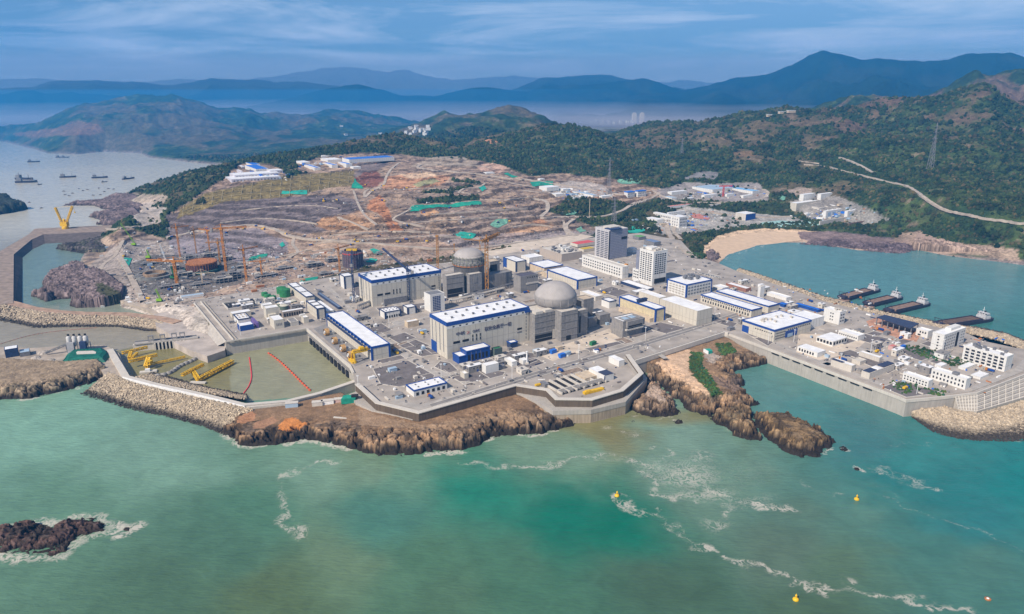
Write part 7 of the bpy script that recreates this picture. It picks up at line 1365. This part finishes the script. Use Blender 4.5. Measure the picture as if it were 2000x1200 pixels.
def car(kind, p, rz, label, group):
    o = thing('truck' if kind else 'parked_car', label, 'truck' if kind else 'car', p, rz, group)
    if kind: MB().box(-4.2, 2.2, -1.25, 1.25, 1.1, 2.9).build('load_bed', [concl, blue, yellow, steel][kind % 4], o); MB().box(2.5, 4.6, -1.25, 1.25, .7, 3.3).build('cab', [white, orange, blue, white][kind % 4], o); hw = ((-3, 1.2), (3.4, 1.2))
    else: MB().box(-2.3, 2.3, -.95, .95, .45, 1.05).build('body', white, o); MB().box(-1.4, 1.0, -.85, .85, 1.05, 1.65).build('cabin', glass, o); hw = ((-1.4, .95), (1.5, .95))
    for x, y in hw:
        for s in (-1, 1): w = MB(); w.lathe([(.5, -.18), (.5, .18)], 8); w.v = [(v[0], v[2], v[1]) for v in w.v]; q = w.build('wheel', dark, o); q.location = (x, s*y, .5)
    return o
protos = [car(k, P(1300+k*7, 700, -60), 0, 'x', 'x') for k in range(4)]
glab = ['small white car parked on the paved site', 'grey bedded white truck parked on the paved site', 'blue bedded orange cab truck parked on the paved site', 'yellow bedded blue cab truck parked on the paved site']
for i in range(110):
    if i < 42:                                # the car parks by the bay and the office towers
        px, py = (1330+r_.uniform(0, 75), 0) if i < 20 else (1050+r_.uniform(0, 110), 0); py = (527+(px-1330)*.22+r_.choice((0, 6))) if i < 20 else (522+(px-1050)*.2+r_.choice((0, 6))); p = P(px, py, DECK); k = 0
        if not free(p.x, p.y, 1): continue
    else: p = deckpt(r_); k = r_.choice((0, 0, 1, 2, 3))
    p.z = DECK+.12; dup(protos[k], p, ANG+r_.choice((0, math.pi/2))+r_.uniform(-.1, .1), glab[k].replace('on the paved site', zone_of(p)), ['small cars parked on the site', 'trucks parked on the site'][k > 0])
for i in range(60):                           # quarry and excavation traffic
    px, py = r_.choice(((r_.uniform(340, 560), r_.uniform(442, 462)), (r_.uniform(560, 900), r_.uniform(462, 488)), (r_.uniform(740, 1040), r_.uniform(380, 450)), (r_.uniform(240, 380), r_.uniform(455, 600)), (r_.uniform(620, 830), r_.uniform(350, 440)))); p = PT(px, py, .3); k = r_.choice((1, 2, 3))
    dup(protos[k], p, r_.uniform(0, 6), ['', 'grey bedded white truck on the earthworks', 'blue bedded orange cab truck on the earthworks', 'yellow bedded blue cab truck on the earthworks'][k], 'trucks working on the earthworks')
for o in protos:
    for ch in list(o.children): bpy.data.objects.remove(ch)
    bpy.data.objects.remove(o)
def boxset(n, place, mats, sizes, name, cat, label, group, seed):
    r_ = random.Random(seed); pro = {}
    for i in range(n):
        p = place(r_); 
        if p is None: continue
        k = r_.randrange(len(mats)); sx, sy, sz = sizes[r_.randrange(len(sizes))]; key = (k, sx, sy, sz)
        if key not in pro:
            b_ = MB(); b_.box(-sx/2, sx/2, -sy/2, sy/2, -.6, sz*.9); b_.box(-sx/2-.15, sx/2+.15, -sy/2-.15, sy/2+.15, sz*.9, sz); pro[key] = b_.build(name, mats[k]); o = pro[key]
        else: o = pro[key].copy(); COL.objects.link(o)
        o.location = p; o.rotation_euler = (0, 0, ANG+r_.choice((0, math.pi/2))); lb = label % mats[k].name.replace('_', ' ').split(' ')[0]; lb = lb.replace('in the open yards of the site', zone_of(p)) if 'open yards' in lb else lb; tag(o, lb, cat, group)
drape_patch('beach', [(1398,507),(1384,492),(1392,474),(1420,464),(1460,456),(1510,452),(1556,455),(1566,470),(1530,474),(1480,480),(1430,496),(1406,510)], mat('beach_sand', (.60, .44, .30), .95, .10, .1), dz=.25, kind='structure', step=4)
ur = random.Random(77); un = 0
for _ in range(3000):
    if un >= 64: break
    px, py = ur.choice(((ur.uniform(640, 1000), ur.uniform(545, 670)), (ur.uniform(960, 1260), ur.uniform(500, 640)), (ur.uniform(1430, 1640), ur.uniform(555, 640)), (ur.uniform(1640, 1900), ur.uniform(650, 745)), (ur.uniform(420, 600), ur.uniform(585, 650)), (ur.uniform(900, 1050), ur.uniform(695, 735)))); p = P(px, py, DECK)
    w, d_, h_ = ur.uniform(7, 17), ur.uniform(5, 11), ur.uniform(3.2, 8)
    if not inpoly(np.array([p.x]), np.array([p.y]), deckw)[0] or dline(np.array([p.x]), np.array([p.y]), deckw, True)[0] < 30 or any((p-c).length < 62 for c in FR) or not all(free((p+A*a+B*b).x, (p+A*a+B*b).y, 2) for a in (0, w/2, w) for b in (0, d_/2, d_)): continue
    un += 1; FOOT.append((p.x, p.y, w, d_)); wm = ur.choice((cream, whitew, concl, concd, scaf, whitew)); o = thing('utility_building', 'small %s walled utility building %s' % ({'cream_wall': 'cream', 'white_wall': 'white', 'pale_concrete': 'pale concrete', 'dark_concrete': 'dark grey', 'scaffold_concrete': 'rough grey'}[wm.name], zone_of(p)), 'utility building', (p.x, p.y, DECK), ANG, 'small utility buildings between the halls')
    MB().box(0, w, 0, d_, -.3, h_).build('wall', wm, o); q = MB(); q.box(-.3, w+.3, -.3, d_+.3, h_, h_+.35); q.build('roof', ur.choice((roofw, concl, roofw, concd)), o); q = MB(); k = ur.uniform(.15, .6)*w; q.box(k, k+2.2, -.12, .02, 0, 2.8); q.build('door', ur.choice((dark, blue, steel)), o)
    q = MB(); q.box(w*.2, w*.2+ur.uniform(1.5, 3), d_*.3, d_*.3+2, h_+.35, h_+ur.uniform(1.2, 2.4)); q.build('roof_unit', steel, o)
    for i in range(int(w/4)): q = pane(o, 'l', d_*.5, h_*.6, 1.6, 1.2, w, d_) if i == 0 else pane(o, 'f', w*(i+.5)/int(w/4), h_*.62, 1.5, 1.2, w, d_)
boxset(150, lambda r: deckpt(r), [white, concl, steel, concd, paleb], [(3, 2, 2), (5, 3, 3), (7, 3, 2.6), (9, 5, 4), (4, 4, 3)], 'equipment_cabinet', 'cabinet', '%s coloured equipment box in the open yards of the site', 'equipment boxes in the yards', 21)
boxset(110, lambda r: PT(r.choice((r.uniform(185, 385), r.uniform(330, 620))), r.uniform(480, 600), -.1) if r.random() < .75 else PT(r.uniform(560, 860), r.uniform(490, 540), -.1), [white, concl, concl, steel, concd, whitew, paleb, tan, rust], [(6, 2.6, 2.8), (12, 3, 3), (5, 4, 2.4), (8, 5, 3.5)], 'site_container', 'container', '%s coloured container or stack on the reactor building site', 'containers on the reactor building site', 22)
boxset(60, lambda r: PT(r.choice((r.uniform(1070, 1200), r.uniform(1290, 1490), r.uniform(450, 540), r.uniform(580, 740))), 0) if 0 else (lambda c: PT(c[0]+r.gauss(0, c[2]), c[1]+r.gauss(0, c[3]), -.1))(r.choice(((1130, 380, 30, 5), (1390, 380, 45, 6), (500, 345, 28, 5), (650, 322, 45, 5), (1640, 420, 40, 8), (1300, 440, 30, 6)))), [white, paleb, concl, tan, skyb], [(10, 5, 4), (16, 6, 4), (7, 5, 3)], 'camp_cabin', 'cabin', '%s coloured cabin in the compounds behind the site', 'cabins in the compounds behind the site', 23)
# loose building materials, too many and too small to count
def debris(n, place, mats, label, seed, s=(1, 3.5)):
    r_ = random.Random(seed); m = MB()
    for i in range(n):
        p = place(r_)
        if p is None: continue
        a = r_.choice((ANG, ANG+math.pi/2, r_.uniform(0, 3))); l, w, h_ = r_.uniform(*s)*r_.choice((.8, 1, 2.6)), r_.uniform(*s)*.6, r_.uniform(.4, 1.6); c_, s_ = math.cos(a), math.sin(a); m.mi = r_.randrange(len(mats))
        v = [(p.x+c_*x-s_*y, p.y+s_*x+c_*y, p.z+z) for x, y, z in ((-l/2, -w/2, -.4), (l/2, -w/2, -.4), (l/2, w/2, -.4), (-l/2, w/2, -.4), (-l/2, -w/2, h_), (l/2, -w/2, h_), (l/2, w/2, h_), (-l/2, w/2, h_))]
        m.add(v, [(4, 5, 6, 7), (0, 1, 5, 4), (1, 2, 6, 5), (2, 3, 7, 6), (3, 0, 4, 7)])
    tag(m.build('building_materials', mats), label, 'materials', kind='stuff')
debris(1500, lambda r: PT(r.uniform(230, 560), r.uniform(478, 600)) if r.random() < .7 else PT(r.uniform(480, 900), r.uniform(492, 545)), [concl, steel, concd, dark, white, concd, steel, brownm, conc], 'loose building materials strewn over the reactor building site', 31)
debris(1100, deckpt, [concl, white, steel, concd, conc, asph, bluesteel], 'small fittings, pipes and pallets strewn over the paved yards', 32, (.8, 3.2))
debris(700, lambda r: PT(r.uniform(600, 1100), r.uniform(335, 480)), [concd, steel, tan, dark], 'machines and spoil strewn over the quarry benches', 33, (1.5, 4))
debris(500, lambda r: (lambda c: PT(c[0]+r.gauss(0, c[2]), c[1]+r.gauss(0, c[3])))(r.choice(((1140, 378, 34, 6), (1390, 378, 50, 6), (500, 345, 30, 5), (660, 318, 50, 6), (1640, 420, 45, 9), (1310, 440, 35, 7), (1360, 425, 40, 5)))), [white, paleb, steel, concl, skyb, rust], 'small sheds and goods in the compounds behind the site', 34, (2, 6))
debris(260, lambda r: P(r.uniform(1700, 1960), r.uniform(655, 770), DECK) if r.random() < .5 else P(r.uniform(1440, 1720), r.uniform(560, 640), DECK), [white, steel, concl, rust, skyb, concd], 'small goods in the yards of the eastern platform', 35, (1, 3))
for i, (x, y, yt) in enumerate(((700,762,735),(862,742,712),(1000,742,712),(1130,702,674),(1260,664,640),(1395,624,602),(1500,672,648),(1550,668,645),(1640,716,692),(1790,770,742),(1700,690,664),(1840,690,664),(760,640,616),(650,640,618),(470,655,632))):
    p = P(x, y, DECK); h_ = solve_h(x, y, DECK, yt); o = thing('lamp_mast', 'thin white lamp mast standing in the yards of the site', 'lamp mast', p, 0, 'lamp masts along the site roads'); MB().bar((0, 0, 0), (0, 0, h_), .35).build('pole', white, o); MB().box(-1.2, 1.2, -.4, .4, h_, h_+.5).build('lamp_head', white, o)
# pipe racks between buildings
for i, (a, b, lab) in enumerate((((905,586),(1005,560),'grey pipe rack between the two reactors, nearest'), ((880,596),(985,570),'pale pipe bridge in front of the pipe rack between the reactors'), ((700,606),(735,592),'dark pipe rack left of the second turbine hall'), ((1000,552),(1060,536),'pipe rack behind the dome by the tan hall'))):
    p, q = P(*a, DECK), P(*b, DECK); o = thing('pipe_rack', lab, 'pipe rack', p); d_ = q-p; m = MB()
    for k in range(9):
        c = d_*(k/8)
        for s in (-2.5, 2.5): m.bar(c+B*s, c+B*s+Vector((0, 0, 6)), .6)
    m.build('support', steel, o); m = MB()
    for s in (-2.2, -.8, .8, 2.2): m.bar(B*s+Vector((0, 0, 6.3)), d_+B*s+Vector((0, 0, 6.3)), .9)
    m.build('pipe', concl if i % 2 else steel, o)
# ------------------------------------------------------------------ woodland: one object of scattered crowns on the hills
def foliage(name, pts, sizes, label, cols, seed):
    me = bpy.data.meshes.new(name); me.from_pydata(pts, [], []); at = me.attributes.new('size', 'FLOAT', 'POINT'); at.data.foreach_set('value', np.array(sizes, np.float32))
    o = bpy.data.objects.new(name, me); COL.objects.link(o); tag(o, label, 'woodland', kind='stuff')
    m = bpy.data.materials.new(name+'_leaves'); m.use_nodes = True; t = m.node_tree; b = t.nodes['Principled BSDF']; b.inputs['Roughness'].default_value = .85; b.inputs['Specular IOR Level'].default_value = .1
    oi = N(t, 'ShaderNodeObjectInfo'); rp = N(t, 'ShaderNodeValToRGB'); t.links.new(oi.outputs['Random'], rp.inputs[0]); e = rp.color_ramp.elements
    e[0].color = (*cols[0], 1); e[1].color = (*cols[-1], 1)
    for i, c in enumerate(cols[1:-1]): k = e.new((i+1)/(len(cols)-1)); k.color = (*c, 1)
    g = N(t, 'ShaderNodeNewGeometry'); n = N(t, 'ShaderNodeTexNoise'); n.inputs['Scale'].default_value = .02; n.inputs['Detail'].default_value = 4; t.links.new(g.outputs['Position'], n.inputs['Vector'])
    mr = N(t, 'ShaderNodeMapRange'); mr.inputs[1].default_value = .35; mr.inputs[2].default_value = .65; mr.inputs[3].default_value = .6; mr.inputs[4].default_value = 1.45; t.links.new(n.outputs['Fac'], mr.inputs[0])
    v = N(t, 'ShaderNodeVectorMath', operation='SCALE'); t.links.new(rp.outputs[0], v.inputs[0]); t.links.new(mr.outputs[0], v.inputs[3]); t.links.new(v.outputs[0], b.inputs['Base Color'])
    ng = bpy.data.node_groups.new(name+'_nodes', 'GeometryNodeTree'); ng.interface.new_socket('Geometry', in_out='INPUT', socket_type='NodeSocketGeometry'); ng.interface.new_socket('Geometry', in_out='OUTPUT', socket_type='NodeSocketGeometry')
    gi, go = ng.nodes.new('NodeGroupInput'), ng.nodes.new('NodeGroupOutput'); ip = ng.nodes.new('GeometryNodeInstanceOnPoints'); ico = ng.nodes.new('GeometryNodeMeshIcoSphere'); ico.inputs['Radius'].default_value = 1; ico.inputs['Subdivisions'].default_value = 2
    sp = ng.nodes.new('GeometryNodeSetPosition'); nz = ng.nodes.new('ShaderNodeTexNoise'); nz.inputs['Scale'].default_value = 1.6; nz.inputs['Detail'].default_value = 3; vm = ng.nodes.new('ShaderNodeVectorMath'); vm.operation = 'SUBTRACT'; vm.inputs[1].default_value = (.5, .5, .62); vs_ = ng.nodes.new('ShaderNodeVectorMath'); vs_.operation = 'SCALE'; vs_.inputs[3].default_value = 1.5
    ng.links.new(nz.outputs['Color'], vm.inputs[0]); ng.links.new(vm.outputs[0], vs_.inputs[0]); ng.links.new(vs_.outputs[0], sp.inputs['Offset']); ng.links.new(ico.outputs['Mesh'], sp.inputs['Geometry'])
    sm = ng.nodes.new('GeometryNodeSetMaterial'); sm.inputs['Material'].default_value = m; ng.links.new(sp.outputs[0], sm.inputs[0]); ng.links.new(gi.outputs[0], ip.inputs['Points']); ng.links.new(sm.outputs[0], ip.inputs['Instance'])
    rv = ng.nodes.new('FunctionNodeRandomValue'); rv.data_type = 'FLOAT_VECTOR'; rv.inputs[0].default_value = (-.3, -.3, 0); rv.inputs[1].default_value = (.3, .3, 6.28); ng.links.new(rv.outputs[0], ip.inputs['Rotation'])
    na = ng.nodes.new('GeometryNodeInputNamedAttribute'); na.data_type = 'FLOAT'; na.inputs[0].default_value = 'size'; ng.links.new(na.outputs[0], ip.inputs['Scale']); ng.links.new(ip.outputs[0], go.inputs[0])
    md = o.modifiers.new('scatter', 'NODES'); md.node_group = ng; return o
rg_ = np.random.default_rng(5); nC = 520000
rr = np.sqrt(rg_.uniform(1150**2, 3500**2, nC)); tt_ = rg_.uniform(R(-37.5), R(37.5), nC)
fi = np.interp(rr, RR, np.arange(NR)); fj = (tt_-TH[0])/(TH[1]-TH[0]); ii, jj = fi.astype(int), fj.astype(int)
X_, Y_ = rr*np.sin(tt_), rr*np.cos(tt_); vz = H[ii, jj]*(1-fi+ii)+H[ii+1, jj]*(fi-ii)
pv = veg[ii, jj]*np.clip(.35+1.0*sstep(.62, .42, n1[ii, jj]*.5+n3[ii, jj]*.5), 0, 1); pv = np.where(C[ii, jj, 0] > .085, pv*.22, pv)
sx_, sy_ = proj(X_, Y_, vz)
# keep what the camera side can see: compare with the running horizon of each column
ang_ = (H-CAMZ)/GR; hz = np.maximum.accumulate(ang_, 0); vis = ((vz+6-CAMZ)/rr) > hz[np.clip(ii-1, 0, NR-1), jj]-.004
keepm = (rg_.random(nC) < pv*np.interp(rr, [1150, 1800, 2600, 3500], [.75, .34, .17, .10])) & vis & (vz > 3) & (sx_ > -80) & (sx_ < 2080)
idx = np.nonzero(keepm)[0]; print('crowns', len(idx))
if len(idx) > 95000: idx = idx[:95000]
sz_ = rg_.uniform(1.5, 3.4, len(idx))*np.interp(rr[idx], [1150, 2000, 3500], [.9, 1.35, 2.1])*np.where(rg_.random(len(idx)) < .12, 1.5, 1)
foliage('woodland', [(X_[i], Y_[i], vz[i]+s*.3) for i, s in zip(idx, sz_)], sz_, 'dark green scrub and trees covering the hills behind the site', [(.016, .032, .012), (.026, .045, .016), (.052, .066, .022), (.02, .036, .015), (.095, .078, .036)], 1)
pts = []; 
for pl, n_ in (([(1755,674),(1790,676),(1845,690),(1900,710),(1880,722),(1830,706),(1790,694)], 170), ([(1732,745),(1790,748),(1800,762),(1760,772)], 50), ([(1805,758),(1850,764),(1842,774),(1815,772)], 40), ([(1340,494),(1370,496),(1376,506),(1352,503)], 60), ([(1350,688),(1372,690),(1374,716),(1392,737),(1402,756),(1412,769),(1392,772),(1376,755),(1356,735),(1345,712)], 240), ([(1396,672),(1425,670),(1438,688),(1410,694)], 110)):
    k = 0
    while k < n_:
        x, y = rnd.uniform(min(q[0] for q in pl), max(q[0] for q in pl)), rnd.uniform(min(q[1] for q in pl), max(q[1] for q in pl))
        if inpoly(np.array([x]), np.array([y]), pl)[0]:
            k += 1
            if pl[0][0] in (1350, 1396):
                ok, loc, nn, ix, ob_, mm = S.ray_cast(bpy.context.evaluated_depsgraph_get() if k == 1 else DG_, Vector((0, 0, CAMZ)), Vector(ray(x, y)).normalized()) if False else (False,)*6
                p = P(x, y, 9); 
                if k == 1: bpy.context.view_layer.update(); DG_ = bpy.context.evaluated_depsgraph_get()
                p1, dd1 = Vector((0, 0, CAMZ)), Vector(ray(x, y)).normalized(); hd = [o for o in S.objects if o.name == 'rocky_headland'][0]; ok, loc, nn, ix = hd.ray_cast(p1, dd1)
                if ok: pts.append((loc.x, loc.y, loc.z+.1))
            else: p = P(x, y, DECK); pts.append((p.x, p.y, p.z+.4))
foliage('shrubbery', pts, [rnd.uniform(.8, 1.9) for _ in pts], 'green bushes planted on the eastern platform and growing on the headland', [(.02, .06, .02), (.05, .09, .02), (.02, .07, .04), (.07, .09, .02)], 2)
